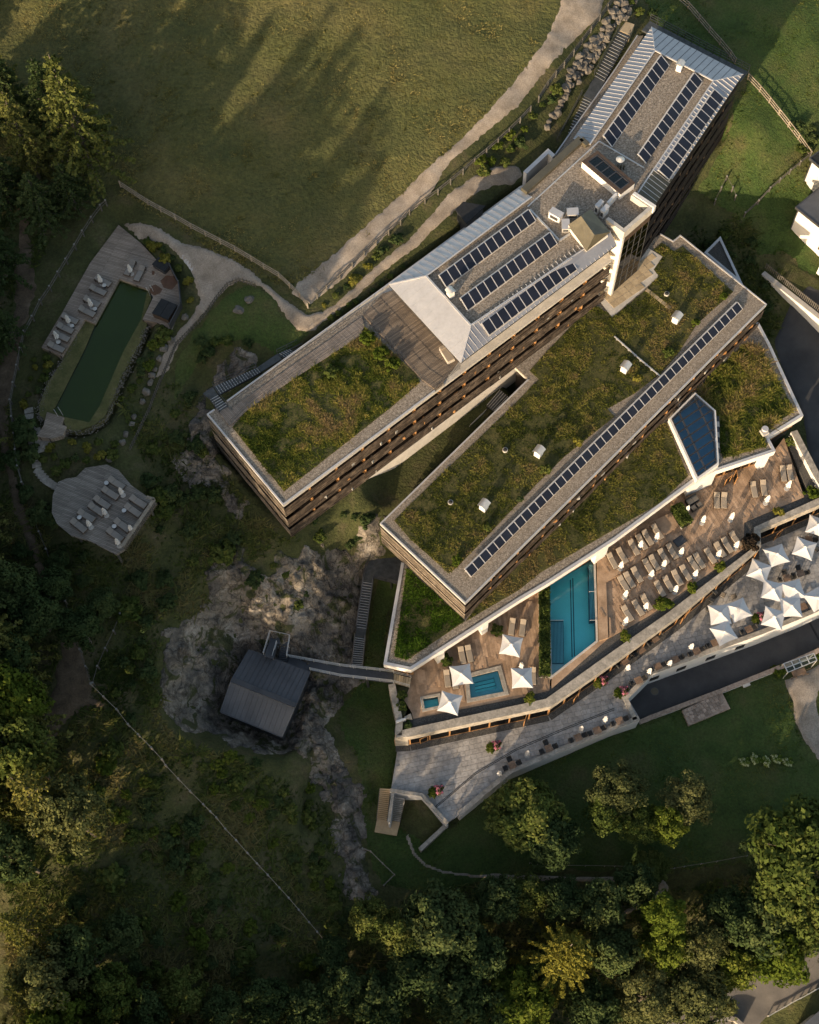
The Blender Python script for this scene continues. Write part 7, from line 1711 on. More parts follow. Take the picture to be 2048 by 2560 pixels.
# the skyline of that forest follows the edge of its shadow on the meadow
EDGE = [(590, -150), (650, -60), (620, 120), (500, 330), (560, 300), (700, 180), (825, 45), (850, 130), (885, 85), (925, 210), (985, 190), (1015, 150), (1010, 300), (960, 420), (935, 520)]
hd = Vector((math.sin(SUN_AZ), math.cos(SUN_AZ), 0)); tips = []
for (xa, ya), (xb, yb) in zip(EDGE, EDGE[1:]):
    n_ = max(1, int(math.hypot(xb - xa, yb - ya) / 42))
    for k in range(n_): tips.append((xa + (xb - xa) * k / n_, ya + (yb - ya) * k / n_))
SKY = []
for i_, (x, y) in enumerate(tips):
    a_ = G(x, y, 21.0); a_.z = float(H(a_.x, a_.y)); a_ = GT(x, y)
    for d_ in range(52 + (i_ * 7) % 13, 130, 2):
        b_ = a_ - hd * d_; g_ = float(H(b_.x, b_.y)); q_ = Vector((b_.x, b_.y, g_)) - CAM_LOC; f_ = q_.dot(C_F)
        if 1024 + FPX * q_.dot(C_R) / f_ < -75: break
    hh = a_.z + d_ * math.tan(SUN_EL) - g_
    SKY.append((Vector((b_.x, b_.y, g_ - 0.1)), hh))
for b_, hh in SKY:
    if 6 < hh < 42:
        kk += 1; tree('spruce' if kk % 2 else 'fir', b_, hh, 2.6 + 0.045 * hh, 'tall dark conifer in the forest beyond the picture edge', 'conifers of the forest beyond the picture edge', kk)
for (x, y, h) in OFF:
    kk += 1
    tree('spruce' if kk % 3 else 'fir', ground_at(GT(x, y)), h, 3.4 + 0.04 * h, 'tall dark conifer in the forest beyond the picture edge', 'conifers of the forest beyond the picture edge', kk)
# ------------------------------------------------------------------ shrubs
BUSH = {'dark': [bush_mesh('shrub_dark%d' % i, 110 + i, 'leaf_dark') for i in range(3)], 'mid': [bush_mesh('shrub_mid%d' % i, 120 + i, 'leaf_broad') for i in range(3)], 'bright': [bush_mesh('shrub_bright%d' % i, 130 + i, 'leaf_bright') for i in range(2)],
        'yellow': [bush_mesh('shrub_yellow', 140, 'leaf_yellow', 20, 36, 0.2)], 'purple': [bush_mesh('shrub_purple', 141, 'leaf_purple', 40, 60, 0.16)], 'ball': [bush_mesh('shrub_ball%d' % i, 142 + i, 'leaf_bright', 44, 60, 0.13) for i in range(2)], 'pink': [bush_mesh('flower_pink', 145, 'flower_pink', 30, 60, 0.14)], 'white': [bush_mesh('flower_white', 146, 'flower_white', 26, 50, 0.16)]}
WORD = {'dark': 'dark green shrub', 'mid': 'mid green shrub', 'bright': 'bright green shrub', 'yellow': 'yellow flowering shrub', 'purple': 'dark purple shrub', 'white': 'white flowering bush'}
def shrub(kind, base, r, label, group=None, hk=1.0, k=None, name='shrub', cat='shrub'):
    ms = BUSH[kind]; sm, cm = ms[(k if k is not None else random.randrange(99)) % len(ms)]
    t = thing(name, label, cat, base, random.uniform(0, 6.28), group); s = r / 0.95; t.scale = (s, s, s * hk)
    link(bpy.data.objects.new('stems', sm), t); link(bpy.data.objects.new('foliage', cm), t)
    return t
def shrub_zone(poly, n0, kinds, rmin, rmax, zone, group, seed):
    n = int(n0 * 0.66 + 0.5); rr = random.Random(seed); xs_ = [p[0] for p in poly]; ys_ = [p[1] for p in poly]; pts = []
    tries = 0
    while len(pts) < n and tries < 4000:
        tries += 1; x, y = rr.uniform(min(xs_), max(xs_)), rr.uniform(min(ys_), max(ys_))
        if sdist(np.array([x]), np.array([y]), poly)[0] < 3: continue
        if any((x - a) ** 2 + (y - b) ** 2 < (26 if tries < 2000 else 14) ** 2 for a, b, *_ in pts): continue
        pts.append((x, y, rr.choice(kinds), rr.uniform(rmin, rmax) * (1.3 if rr.random() < 0.2 else 1)))
    pts.sort(); cnt = {}; seen = {}
    for p in pts: cnt[p[2]] = cnt.get(p[2], 0) + 1
    for x, y, kd, r in pts:
        j = seen.get(kd, 0); seen[kd] = j + 1
        shrub(kd, ground_at(GT(x, y, 0.4 * r), 0.05), r, '%s %s%s' % (WORD[kd], zone, (', ' + nth(j, cnt[kd])) if cnt[kd] > 1 else ''), group, rr.uniform(0.75, 1.15))
GRP = 'shrubs on the wild slopes'
Zn = [([(380, 1080), (470, 1150), (560, 1260), (640, 1350), (500, 1420), (390, 1360), (340, 1220)], 20, ['dark', 'mid', 'mid'], 0.7, 1.5, 'on the slope right of the viewing deck'),
      ([(160, 1370), (300, 1400), (430, 1430), (420, 1560), (330, 1640), (270, 1600), (190, 1460)], 15, ['dark', 'dark', 'mid'], 0.8, 1.6, 'on the slope below the viewing deck'),
      ([(0, 1080), (60, 1060), (150, 1340), (150, 1420), (60, 1420), (0, 1380)], 12, ['dark'], 0.9, 1.7, 'left of the dirt track below the pond'),
      ([(290, 1640), (400, 1560), (395, 1790), (340, 1900), (270, 1770)], 14, ['dark', 'mid'], 0.7, 1.4, 'left of the rock hollow'),
      ([(430, 1850), (640, 1900), (780, 1970), (810, 2080), (640, 2070), (480, 1930)], 40, ['dark', 'mid', 'mid', 'bright'], 0.5, 1.1, 'between rock hollow and wire fence'),
      ([(660, 2090), (820, 2120), (870, 2260), (900, 2330), (820, 2340), (700, 2170)], 26, ['dark', 'mid', 'bright'], 0.5, 1.1, 'right of the lower wire fence'),
      ([(270, 1850), (420, 1970), (520, 2090), (500, 2210), (350, 2140), (230, 1980)], 32, ['dark', 'mid', 'bright'], 0.6, 1.3, 'left of the upper wire fence'),
      ([(420, 2220), (560, 2150), (680, 2290), (800, 2410), (700, 2500), (480, 2440)], 34, ['dark', 'mid', 'mid', 'bright'], 0.6, 1.3, 'left of the lower wire fence'),
      ([(150, 2130), (300, 2160), (420, 2280), (430, 2470), (280, 2440), (180, 2300)], 18, ['dark', 'dark', 'mid'], 0.7, 1.5, 'in the shade of the lower left'),
      ([(570, 1430), (700, 1380), (830, 1440), (840, 1540), (760, 1580), (650, 1520)], 9, ['dark', 'mid'], 0.5, 1.2, 'growing on the bare rock'),
      ([(760, 1290), (860, 1260), (930, 1280), (900, 1360), (800, 1380), (720, 1370)], 10, ['dark', 'mid'], 0.5, 1.1, 'under the corner of the upper wing'),
      ([(500, 840), (600, 830), (650, 850), (560, 900), (480, 930)], 9, ['dark', 'mid'], 0.6, 1.2, 'above the rock by the steel stairs'),
      ([(430, 990), (470, 960), (500, 1060), (520, 1130), (470, 1180), (420, 1100)], 8, ['dark', 'mid'], 0.6, 1.2, 'left of the upper wing corner'),
      ([(1740, 600), (1850, 560), (1940, 680), (1960, 740), (1900, 800), (1830, 700)], 14, ['dark', 'dark', 'mid'], 0.8, 1.7, 'in the dark hollow behind the lower wing'),
      ([(1940, 330), (2040, 280), (2040, 370), (1990, 380)], 6, ['mid', 'dark'], 0.7, 1.3, 'by the fence near the small white house'),
      ([(1570, 0), (1640, 0), (1650, 40), (1590, 40)], 5, ['mid', 'dark'], 0.6, 1.0, 'beside the boulder bank at the top edge'),
      ([(240, 930), (330, 860), (370, 820), (360, 940), (300, 1010), (250, 1040)], 0, ['dark'], 0.5, 0.9, ''),
      (V('01', 1290, 1060, 1430, 1060, 1360, 1230, 1220, 1450, 1060, 1690, 960, 1700, 1080, 1480, 1220, 1230), 16, ['dark', 'mid', 'bright'], 0.5, 0.95, 'on the bank right of the pond'),
      (V('01', 1200, 300, 1320, 280, 1440, 380, 1560, 560, 1660, 750, 1600, 830, 1560, 700, 1450, 520, 1330, 430), 15, ['dark', 'mid', 'yellow', 'yellow'], 0.4, 0.75, 'in the curved bed behind the pond deck'),
      (V('01', 240, 1270, 330, 1240, 480, 1270, 430, 1400, 330, 1620, 200, 1700, 170, 1650), 15, ['mid', 'yellow', 'dark'], 0.4, 0.75, 'in the bed left of the pond'),
      (V('02', 330, 250, 560, 220, 720, 230, 900, 200, 1000, 240, 960, 380, 880, 440, 720, 460, 560, 540, 400, 520, 340, 420), 20, ['mid', 'mid', 'yellow', 'dark'], 0.45, 0.9, 'between pond and viewing deck'),
      (V('11', 890, 870, 1110, 720, 1330, 500, 1560, 300, 1650, 230, 1670, 290, 1450, 480, 1180, 740, 960, 900), 16, ['yellow', 'dark', 'mid'], 0.4, 0.75, 'along the fence above the footpath'),
      (V('20', 500, 1400, 760, 1200, 1000, 960, 1180, 740, 1290, 700, 1270, 820, 1100, 1010, 980, 1250, 800, 1370, 600, 1470), 20, ['bright', 'mid', 'dark'], 0.5, 1.1, 'on the bank between gravel road and footpath'),
      (V('11', 1000, 980, 1130, 880, 1400, 700, 1725, 420, 1725, 480, 1480, 690, 1240, 850, 1060, 970), 12, ['dark', 'mid'], 0.35, 0.6, 'between the footpath and the upper wing'),
      (V('34', 150, 340, 400, 350, 390, 460, 190, 470), 5, ['mid', 'bright'], 0.8, 1.3, 'by the rope fence at the garden path')]
for i, z_ in enumerate(Zn): shrub_zone(*z_, GRP, 200 + i)
# shrubs in the deck strip and on the roofs: kind, radius, where
for v_, x, y, z, kd, r, lb in [('23', 1020, 705, -.1, 'ball', .8, 'round clipped green shrub in the gravel strip below the whirlpool'), ('d', 1555, 1180, -.1, 'ball', .8, 'round clipped green shrub at the lower pool deck corner'), ('32', 420, 1640, -.1, 'ball', 1.15, 'large bushy bright shrub overhanging the front loungers'),
                               ('32', 660, 1495, -.1, 'ball', .85, 'yellow green shrub in the gravel strip'), ('32', 890, 1320, -.1, 'ball', .85, 'round green shrub in the strip under the front row'), ('32', 1385, 855, -.1, 'yellow', .8, 'round ochre shrub beside the stone parapet'), ('32', 1150, 1110, -.1, 'purple', 1.35, 'spreading purple shrub at the parapet corner'),
                               ('32', 1665, 700, -.1, 'bright', 1.0, 'feathery light green shrub near the yard wall'), ('32', 1490, 265, 0, 'mid', .7, 'potted shrub at the building corner near the yard'), ('f', 1440, 960, 0, 'mid', .85, 'leafy potted tree right at the west building front'), ('f', 815, 1330, 0, 'mid', .85, 'leafy potted tree left at the west building front'), ('d', 280, 890, 0, 'bright', .0, ''),
                               ('11', 1370, 1110, Z_A + .07, 'bright', 1.0, 'light green shrub nearest the walkway on the upper green roof'), ('11', 1480, 1240, Z_A + .07, 'bright', 1.0, 'light green shrub in the middle by the roof deck'), ('11', 1585, 1340, Z_A + .07, 'bright', 1.0, 'light green shrub lowest by the roof deck'), ('11', 1060, 1400, Z_A + .07, 'mid', .9, 'dark green shrub in the middle of the upper green roof'),
                               ('31', 690, 990, Z_B + .08, 'bright', .6, 'bright shrub beside the topmost hooded vent'), ('31', 920, 770, Z_B + .08, 'bright', .65, 'bright shrub nearest the top corner of the lower green roof'), ('31', 460, 1240, Z_B + .08, 'mid', .75, 'green shrub beside the long solar row, upper'), ('31', 205, 1460, Z_B + .08, 'yellow', .7, 'yellowish shrub in a planter beside the long solar row'),
                               ('22', 1420, 260, Z_B + .08, 'yellow', .75, 'yellow green shrub right of the second vent'), ('22', 1150, 500, Z_B + .08, 'mid', .75, 'green shrub beside the long solar row, middle'), ('22', 930, 750, Z_B + .08, 'dark', .5, 'small dark shrub beside the long solar row'), ('22', 660, 990, Z_B + .08, 'mid', .6, 'green shrub beside the long solar row, lower'), ('22', 400, 1260, Z_B + .08, 'bright', .75, 'bright shrub at the lower tip of the lower green roof'),
                               ('33', 98, 175, -.1, 'ball', .0, ''), ('g', 490, 180, -.1, 'mid', .75, 'shrub in the west planting bed, upper'), ('g', 500, 310, -.1, 'mid', .7, 'shrub in the west planting bed, lower'), ('g', 575, 530, -.1, 'dark', .6, 'dark shrub in the corner bed beside the stone wall'), ('33', 1395, 470, -6.8, 'bright', 1.0, 'bright bush at the left end of the glass canopy'), ('33', 1715, 320, -6.8, 'bright', .7, 'bright bush at the right end of the glass canopy'),
                               ('b', 80, 240, 16.6, 'mid', .0, '')]:
    if r <= 0: continue
    p = G(*V(v_, x, y)[0], z + r * 0.6); p.z = z if z > -6 else float(H(p.x, p.y)); shrub(kd, p, r, lb, 'garden shrubs', 1.0)
for v_, x, y, lb in [('23', 715, 1120, 'flower tub with pink flowers in mid stone terrace'), ('23', 228, 1495, 'flower tub with pink flowers near the stairwell'), ('23', 1620, 575, 'large tub of pink flowers by the window wall'), ('33', 65, 660, 'large tub of pink flowers at the ramp end'), ('e', 990, 1460, 'flower tub with pink flowers under the ramp side parasols')]:
    p = G(*V(v_, x, y)[0], Z_STONE + 0.5); p.z = Z_STONE
    t = thing('flower_tub', lb, 'flower tub', p, 0.4, 'tubs of pink flowers')
    MB().cyl((0, 0), 0.35, 0.45, 0, 0.45, 12).build('tub', 'pot_clay', t, True)
    for (kd, dx, s) in (('pink', 0.32, 0.75), ('ball', -0.4, 0.7)):
        sm, cm = BUSH[kd][0]; o = link(bpy.data.objects.new('flowers' if kd == 'pink' else 'foliage', cm), t); o.location = (dx, 0.1, 0.3); o.scale = (s, s, s)
for k in range(5):
    p = ground_at(GT(*V('33', 1090 + k * 90, 1245 - (k % 2) * 25)[0])); shrub('white', p, 0.8, 'white flowering bush in the lawn row, ' + nth(k, 5), 'row of white flowering bushes')
def hedge(label, a, b, w, h, z, n):
    A_, B_ = G(*a, z), G(*b, z); L = (B_ - A_).length; e = (B_ - A_) / L; s = Vector((-e.y, e.x, 0)); rng = np.random.default_rng(int(L * 100))
    t = thing('hedge', label, 'hedge', (A_ + B_) / 2, 0); u = rng.uniform(0, L, n); v = rng.uniform(-w / 2, w / 2, n); zz = rng.uniform(0.05, h, n) ; top = rng.random(n) < 0.6; zz[top] = h * rng.uniform(0.85, 1.12, top.sum())
    P = np.array(A_)[None] + np.array(e)[None] * u[:, None] + np.array(s)[None] * v[:, None]; P[:, 2] = z + zz + 0.1 * np.sin(u * 3); P -= np.array(t.location)[None]
    fast_mesh('foliage', leaf_quads(P, rng.uniform(.14, .26, n), None, 0.8, rng), 4, 'leaf_broad', t, np.clip(rng.normal(.5, .25, n), 0, 1))
    MB().bar(A_ + Vector((0, 0, h * .4)), B_ + Vector((0, 0, h * .4)), w * .7, h * .75).build('stems', 'dark_timber', t)
    MB().bar(A_ + Vector((0, 0, .08)), B_ + Vector((0, 0, .08)), w * 1.02, .16).build('trough', 'concrete', t)
hedge('long clipped hedge between west deck and swimming pool', V('d', 540, 615)[0], V('d', 548, 1700)[0], 1.15, 1.1, 0.0, 7000)
hedge('short thick hedge between the sofa and the raised deck', V('k', 190, 380)[0], V('k', 400, 700)[0], 1.3, 1.2, 0.0, 4000)
# glass canopy at the forecourt
gc = [G(*p, -4.6) for p in V('33', 1425, 415, 1680, 328, 1706, 388, 1462, 488)]; t = thing('glass_canopy', 'small glazed canopy on the white wall at the forecourt', 'canopy', (*cen([(p.x, p.y) for p in gc]), -6.9))
quad_panes(t, gc, 4, 2, -4.6, 0.06, 'clear_glass', fmat='bright_steel')
for p in gc: MB().bar((p.x, p.y, -7.1), (p.x, p.y, -4.65), 0.08, 0.08).build('post', 'bright_steel', t)
p = ground_at(GT(*V('33', 1545, 500)[0]), -0.02); t = thing('handcart', 'small timber handcart in front of the glass canopy', 'cart', p, 0.3)
MB().box((0, 0, .55), (1.6, .7, .08)).build('tray', 'table_wood', t, True)
for sx in (-.75, .75):
    mb = MB()
    for k in range(12):
        a_, b_ = 2 * math.pi * k / 12, 2 * math.pi * (k + 1) / 12; mb.bar((sx, -.4, .35 + .33 * math.sin(a_)), (sx, -.4, .35 + .33 * math.sin(b_)), .05, .05) if False else mb.bar((sx + .33 * math.cos(a_), -.42, .35 + .33 * math.sin(a_)), (sx + .33 * math.cos(b_), -.42, .35 + .33 * math.sin(b_)), .06, .06)
    mb.build('wheel', 'frame_brown', t, True)
MB().bar((.8, 0, .6), (1.5, 0, .8), .05, .05).build('handle', 'frame_brown', t, True)

# ------------------------------------------------------------------ loose cover: roof herbs, meadow grass, slope herbs
def inpoly(poly, n, rng):
    xa = np.array(poly); P = rng.uniform([xa[:, 0].min(), xa[:, 1].min()], [xa[:, 0].max(), xa[:, 1].max()], (int(n * 3) + 10, 2)); return P[sdist(P[:, 0], P[:, 1], poly) > 0.05]
def clumpy(P, s, seed):
    return np.array([fbm(x, y, s, 3, seed) for x, y in P])
def cover(name, poly, dens, hmin, hmax, w, mat, z=None, label=None, parent=None, seed=1, lean=0.6, clump=0.35, fill=0.0, cs=0.35, skip=()):
    rng = np.random.default_rng(seed); A_ = abs(area2(poly)); N_ = int(A_ * dens); P = inpoly(poly, N_, rng)
    xa = np.array(poly); bb = (xa[:, 0].max() - xa[:, 0].min()) * (xa[:, 1].max() - xa[:, 1].min()); P = P[:int(N_)]
    for w_ in skip: P = P[sdist(P[:, 0], P[:, 1], w_) < 0]
    c = clumpy(P, cs, seed * 1.3); keep = rng.random(len(P)) < np.clip(0.75 + c * 1.6 + fill, 0.12, 1); P = P[keep]; c = c[keep]
    Z = np.full(len(P), z) if z is not None else H(P[:, 0], P[:, 1]) + 0.02
    base = np.c_[P, Z]; h = rng.uniform(hmin, hmax, len(P)) * np.clip(1 + c * 1.2, 0.5, 1.8)
    # each clump: two upright blades and one spreading leaf
    off = rng.normal(0, 0.05, (len(P), 3)); off[:, 2] = 0
    tri = np.concatenate([blades(base, h, w * rng.uniform(.7, 1.3, len(P)), lean, rng), blades(base + off, h * 0.8, w * rng.uniform(.7, 1.3, len(P)), lean * 1.6, rng), blades(base - off, h * 0.6, w * 1.5 * rng.uniform(.7, 1.3, len(P)), lean * 2.4, rng)])
    v = np.clip(0.42 + c * 0.9 + clumpy(P, 0.11, seed * 2.1) * 0.9 + rng.normal(0, 0.13, len(P)), 0, 1)
    off_ = None
    if parent is not None: tri = tri - np.array(parent.location)[None]
    o = fast_mesh(name, tri, 3, mat, parent, np.concatenate([v, v, np.clip(v - .1, 0, 1)]), kind='stuff')
    if label: tag(o, label, 'vegetation')
    return o
cover('roof_herbs', GREEN_AW, 110, 0.06, 0.22, 0.11, 'roof_herb', Z_A + 0.06, None, hA, 11, 0.7, fill=0.12, cs=0.6)
cover('roof_herbs', GREEN_BW, 90, 0.05, 0.17, 0.10, 'roof_sedum', Z_B + 0.07, None, hB, 12, 0.7, fill=0.12, cs=0.6)
cover('roof_herbs', XY(GREEN_P1, Z_POD), 110, 0.06, 0.2, 0.11, 'roof_green', Z_POD + 0.04, None, hP, 13, 0.7, fill=0.12, cs=0.6)
cover('roof_herbs', XY(GREEN_P2, Z_POD), 90, 0.05, 0.15, 0.10, 'roof_sedum', Z_POD + 0.04, None, hP, 14, 0.7, fill=0.12, cs=0.6)
cover('roof_herbs', XY(GREEN_P3, Z_POD), 80, 0.12, 0.4, 0.15, 'roof_herb', Z_POD + 0.04, None, hP, 15, 0.8, fill=0.12, cs=0.6)
cover('meadow_grass', XY([(-60, -60), (1420, -60), (1390, 50), (1310, 180), (1140, 360), (1050, 440), (920, 560), (830, 640), (700, 685), (500, 585), (310, 465), (-60, 470)], 19.5), 11, 0.06, 0.2, 0.2, 'meadow_blade', None, 'long dry grass of the big meadow', None, 16, 0.9, fill=0.3, cs=0.25)
SLOPES = [([(330, 1080), (470, 1020), (560, 1200), (700, 1345), (760, 1350), (560, 1440), (420, 1630), (395, 1780), (430, 1830), (640, 1890), (790, 1950), (860, 2200), (930, 2300), (900, 2560), (-40, 2600), (-40, 1500), (150, 1400), (300, 1390), (400, 1250)], 8.0, 9), ([(-60, 480), (240, 480), (100, 700), (20, 1000), (60, 1250), (150, 1380), (-60, 1480)], 14.0, 7), ([(900, 2260), (1250, 2200), (1600, 2240), (1900, 2180), (2090, 2120), (2090, 2400), (1600, 2560), (900, 2560)], -9.0, 7), ([(1700, 600), (1860, 560), (1980, 700), (1960, 800), (1900, 830)], 3.0, 10)]
SKIP = [[(v.x, v.y) for v in (GT(a, b) for a, b in pl)] for pl in (TRACK, CLEAR)] + RW[:1]
for i, (pl, zt, dn) in enumerate(SLOPES):
    w_ = XY(pl, zt)
    cover('undergrowth', w_, dn * 1.7, 0.12, 0.36, 0.2, 'wild_herb', None, ['wild herbs and grass on the shaded hillside', 'undergrowth beside the track at the upper left', 'undergrowth of the wood along the bottom', 'undergrowth in the hollow behind the lower wing'][i], None, 30 + i, 1.0, cs=0.3, skip=SKIP)
cover('lawn_grass', [(x, y) for x, y in LAWN_W], 8, 0.05, 0.16, 0.16, 'lawn_blade', None, 'mown grass of the garden lawn', None, 41, 0.9, fill=0.4, cs=0.2)
cover('slope_grass', [(x, y) for x, y in EAST_W], 8, 0.06, 0.2, 0.18, 'lawn_blade', None, 'grass on the slope behind the upper wing', None, 42, 0.9, fill=0.3, cs=0.2)
# ================================================================== fences, boulders, stones
def rails(label, pts, group, mat='fence_wood', nr=3, h=1.1, cap=False, up=0.0, name='rail_fence', pw=0.14, rw=0.06, rh=0.12):
    P = [GT(x, y, up) for x, y in pts]; P = [Vector((p.x, p.y, float(H(p.x, p.y)))) for p in P]
    t = thing(name, label, 'fence', P[0], 0, group)
    pm = None; off = P[0]
    for p in P:
        if pm is None:
            pm = MB().box((0, 0, h / 2 - 0.1), (pw, pw, h + 0.2)).mesh('post'); pm.materials.append(MATS[mat])
        o = link(bpy.data.objects.new('post', pm), t); o.location = p - off
        if cap: o2 = MB().box((0, 0, h + 0.02), (pw * 1.35, pw * 1.35, 0.05)).build('cap', 'post_cap', o, True)
    for a, b in zip(P, P[1:]):
        for r in range(nr):
            z = h * (0.95 - 0.36 * r); MB().bar(a + Vector((0, 0, z)), b + Vector((0, 0, z)), rw, rh).build('rail', mat, t)
    return t
F1 = V('00', 1020, 1575) + V('01', 1250, 0, 1360, 60, 1480, 125, 1610, 200) + V('11', 10, 265, 135, 330, 260, 395, 395, 475, 500, 540, 628, 615, 718, 700, 803, 780, 870, 870)
rails('pale three rail fence between meadow and pond garden', F1, 'timber rail fences')
rails('dark rail fence along the lower side of the gravel road', V('11', 950, 790, 1030, 720, 1140, 630, 1245, 530, 1345, 430, 1445, 340, 1550, 255, 1650, 170) + V('20', 0, 1810, 130, 1715, 240, 1640, 345, 1555, 450, 1470, 548, 1380, 648, 1300, 745, 1215, 838, 1130, 930, 1040, 1018, 945), 'timber rail fences', 'grey_fence_wood', 2)
rails('dark rail fence above the boulder bank', V('20', 1085, 860, 1160, 740, 1230, 650, 1300, 570, 1380, 470, 1450, 375, 1525, 275, 1600, 175, 1665, 85, 1725, 0), 'timber rail fences', 'grey_fence_wood', 3)
rails('long dark rail fence on the outer side of the pond', V('01', 905, 10, 860, 50, 785, 150, 710, 265, 645, 380, 572, 500, 505, 610, 435, 730, 355, 845, 290, 980, 220, 1105, 190, 1245, 160, 1390, 130, 1535, 105, 1680) + V('02', 118, 95, 138, 235, 150, 370, 168, 510, 205, 645), 'timber rail fences', 'grey_fence_wood', 2, cap=True)
rails('wire fence beside the dirt track under the viewing deck', V('02', 300, 920, 350, 1060, 410, 1205, 462, 1350, 515, 1497, 570, 1640) + V('03', 615, 60, 655, 190, 690, 320, 740, 462, 785, 605), 'capped post fences on the slope', 'grey_fence_wood', 1, cap=True, rw=0.05, rh=0.07)
rails('long capped post fence running down the wild slope', V('03', 785, 610, 890, 715, 1000, 820, 1095, 945, 1180, 1030, 1290, 1140, 1380, 1240, 1410, 1288, 1515, 1400, 1615, 1505, 1725, 1615) + V('14', 60, -50, 110, 0, 185, 95, 275, 190, 370, 297, 450, 385, 540, 480, 638, 588, 715, 672, 800, 772, 885, 875, 955, 957, 1020, 1038), 'capped post fences on the slope', 'fence_wood', 1, cap=True, rw=0.06, rh=0.07)
rails('short capped fence branching up from the dirt clearing', V('03', 800, 600, 840, 460, 905, 310, 975, 165, 1030, 20), 'capped post fences on the slope', 'grey_fence_wood', 1, cap=True, rw=0.05, rh=0.07)
rails('three rail fence behind the blue metal roof at the top', V('30', 510, -20, 620, 75, 710, 180, 795, 280, 885, 380, 970, 480, 1010, 540), 'timber rail fences', 'fence_wood', 3)
rails('sunlit three rail fence right of the upper wing', V('30', 1120, 670, 1220, 775, 1300, 870, 1380, 970, 1460, 1070, 1545, 1180, 1645, 1320), 'timber rail fences', 'fence_wood', 3)
rails('low fence turning down from the small white house', V('30', 1645, 1325, 1555, 1400, 1470, 1470, 1385, 1545, 1300, 1620, 1205, 1725) + V('31', 1090, 105), 'timber rail fences', 'grey_fence_wood', 2, 1.0, True)
rails('dark wire fence on the slope behind the tower', V('30', 840, 1725, 890, 1620, 935, 1530, 985, 1620, 1010, 1690), 'capped post fences on the slope', 'grey_fence_wood', 1, cap=True, rw=0.04, rh=0.05)
rails('rope fence along the garden path', V('24', 1010, 375, 1120, 400, 1300, 396, 1480, 398, 1640, 400, 1725, 402) + V('34', 100, 405), 'low rope fences', 'fence_wood', 1, 0.7, False, rw=0.04, rh=0.04, pw=0.08)
rails('rope fence at the right end of the garden path', V('34', 410, 430, 500, 420, 585, 405, 725, 383, 858, 362, 997, 335, 1110, 315), 'low rope fences', 'fence_wood', 1, 0.7, True, rw=0.04, rh=0.04, pw=0.08)
rails('V shaped rope fence at the bend of the garden path', V('34', 150, 560, 285, 557, 415, 553, 348, 598, 232, 660, 160, 700), 'low rope fences', 'fence_wood', 1, 0.7, True, rw=0.04, rh=0.04, pw=0.08)
rails('steel guard rail beside the access road', V('34', 1290, 1660, 1360, 1620, 1425, 1585, 1490, 1545, 1560, 1510, 1625, 1475, 1690, 1437, 1760, 1400), 'guard rails', 'bright_steel', 1, 0.75, False, name='guard_rail', pw=0.1, rw=0.08, rh=0.25)
rails('pale timber barrier frame at the foot of the rock', V('14', 1350, 260, 1400, 280, 1500, 380, 1600, 475, 1510, 565), 'timber rail fences', 'fence_wood', 2, 0.9)
def pickets(label, pts, h=0.9, gap=0.32, mat='grey_fence_wood'):
    P = [GT(x, y) for x, y in pts]; t = thing('picket_fence', label, 'fence', (P[0].x, P[0].y, float(H(P[0].x, P[0].y))), 0, 'picket fences'); me = MB().box((0, 0, h / 2 - .1), (0.09, 0.05, h + .2)).mesh('paling'); me.materials.append(MATS[mat]); n = 0
    for a, b in zip(P, P[1:]):
        L = (b - a).length; k = max(1, int(L / gap)); rz = math.atan2(b.y - a.y, b.x - a.x)
        for i in range(k):
            p = a.lerp(b, i / k); o = link(bpy.data.objects.new('paling', me), t); o.location = Vector((p.x, p.y, float(H(p.x, p.y)))) - Vector(t.location); o.rotation_euler = (0, 0, rz); n += 1
        for z in (h * .3, h * .75):
            MB().bar((a.x, a.y, float(H(a.x, a.y)) + z), (b.x, b.y, float(H(b.x, b.y)) + z), .05, .08).build('rail', mat, t)
pickets('low curved picket fence between footpath and grass bank', V('11', 430, 695, 360, 670, 295, 650, 195, 690, 105, 795, 0, 950) + V('01', 1600, 1080, 1490, 1190, 1430, 1330, 1390, 1420, 1330, 1560, 1280, 1690) + V('02', 1270, 0, 1215, 110, 1160, 230, 1100, 350))
pf = [G(*p, 2.9) for p in V('31', 1270, 535, 1400, 640, 1560, 770, 1725, 900) + [(2100, 820)]]
t = thing('picket_fence', 'dark picket fence on top of the white garden wall', 'fence', pf[0], 0, 'picket fences'); me = MB().box((0, 0, .5), (0.1, 0.06, 1.0)).mesh('paling'); me.materials.append(MATS['grey_fence_wood'])
for a, b in zip(pf, pf[1:]):
    k = int((b - a).length / 0.24)
    for i in range(k): o = link(bpy.data.objects.new('paling', me), t); o.location = a.lerp(b, i / k) - pf[0]; o.rotation_euler = (0, 0, math.atan2(b.y - a.y, b.x - a.x))
    MB().bar(a + Vector((0, 0, .8)), b + Vector((0, 0, .8)), .06, .1).build('rail', 'grey_fence_wood', t)
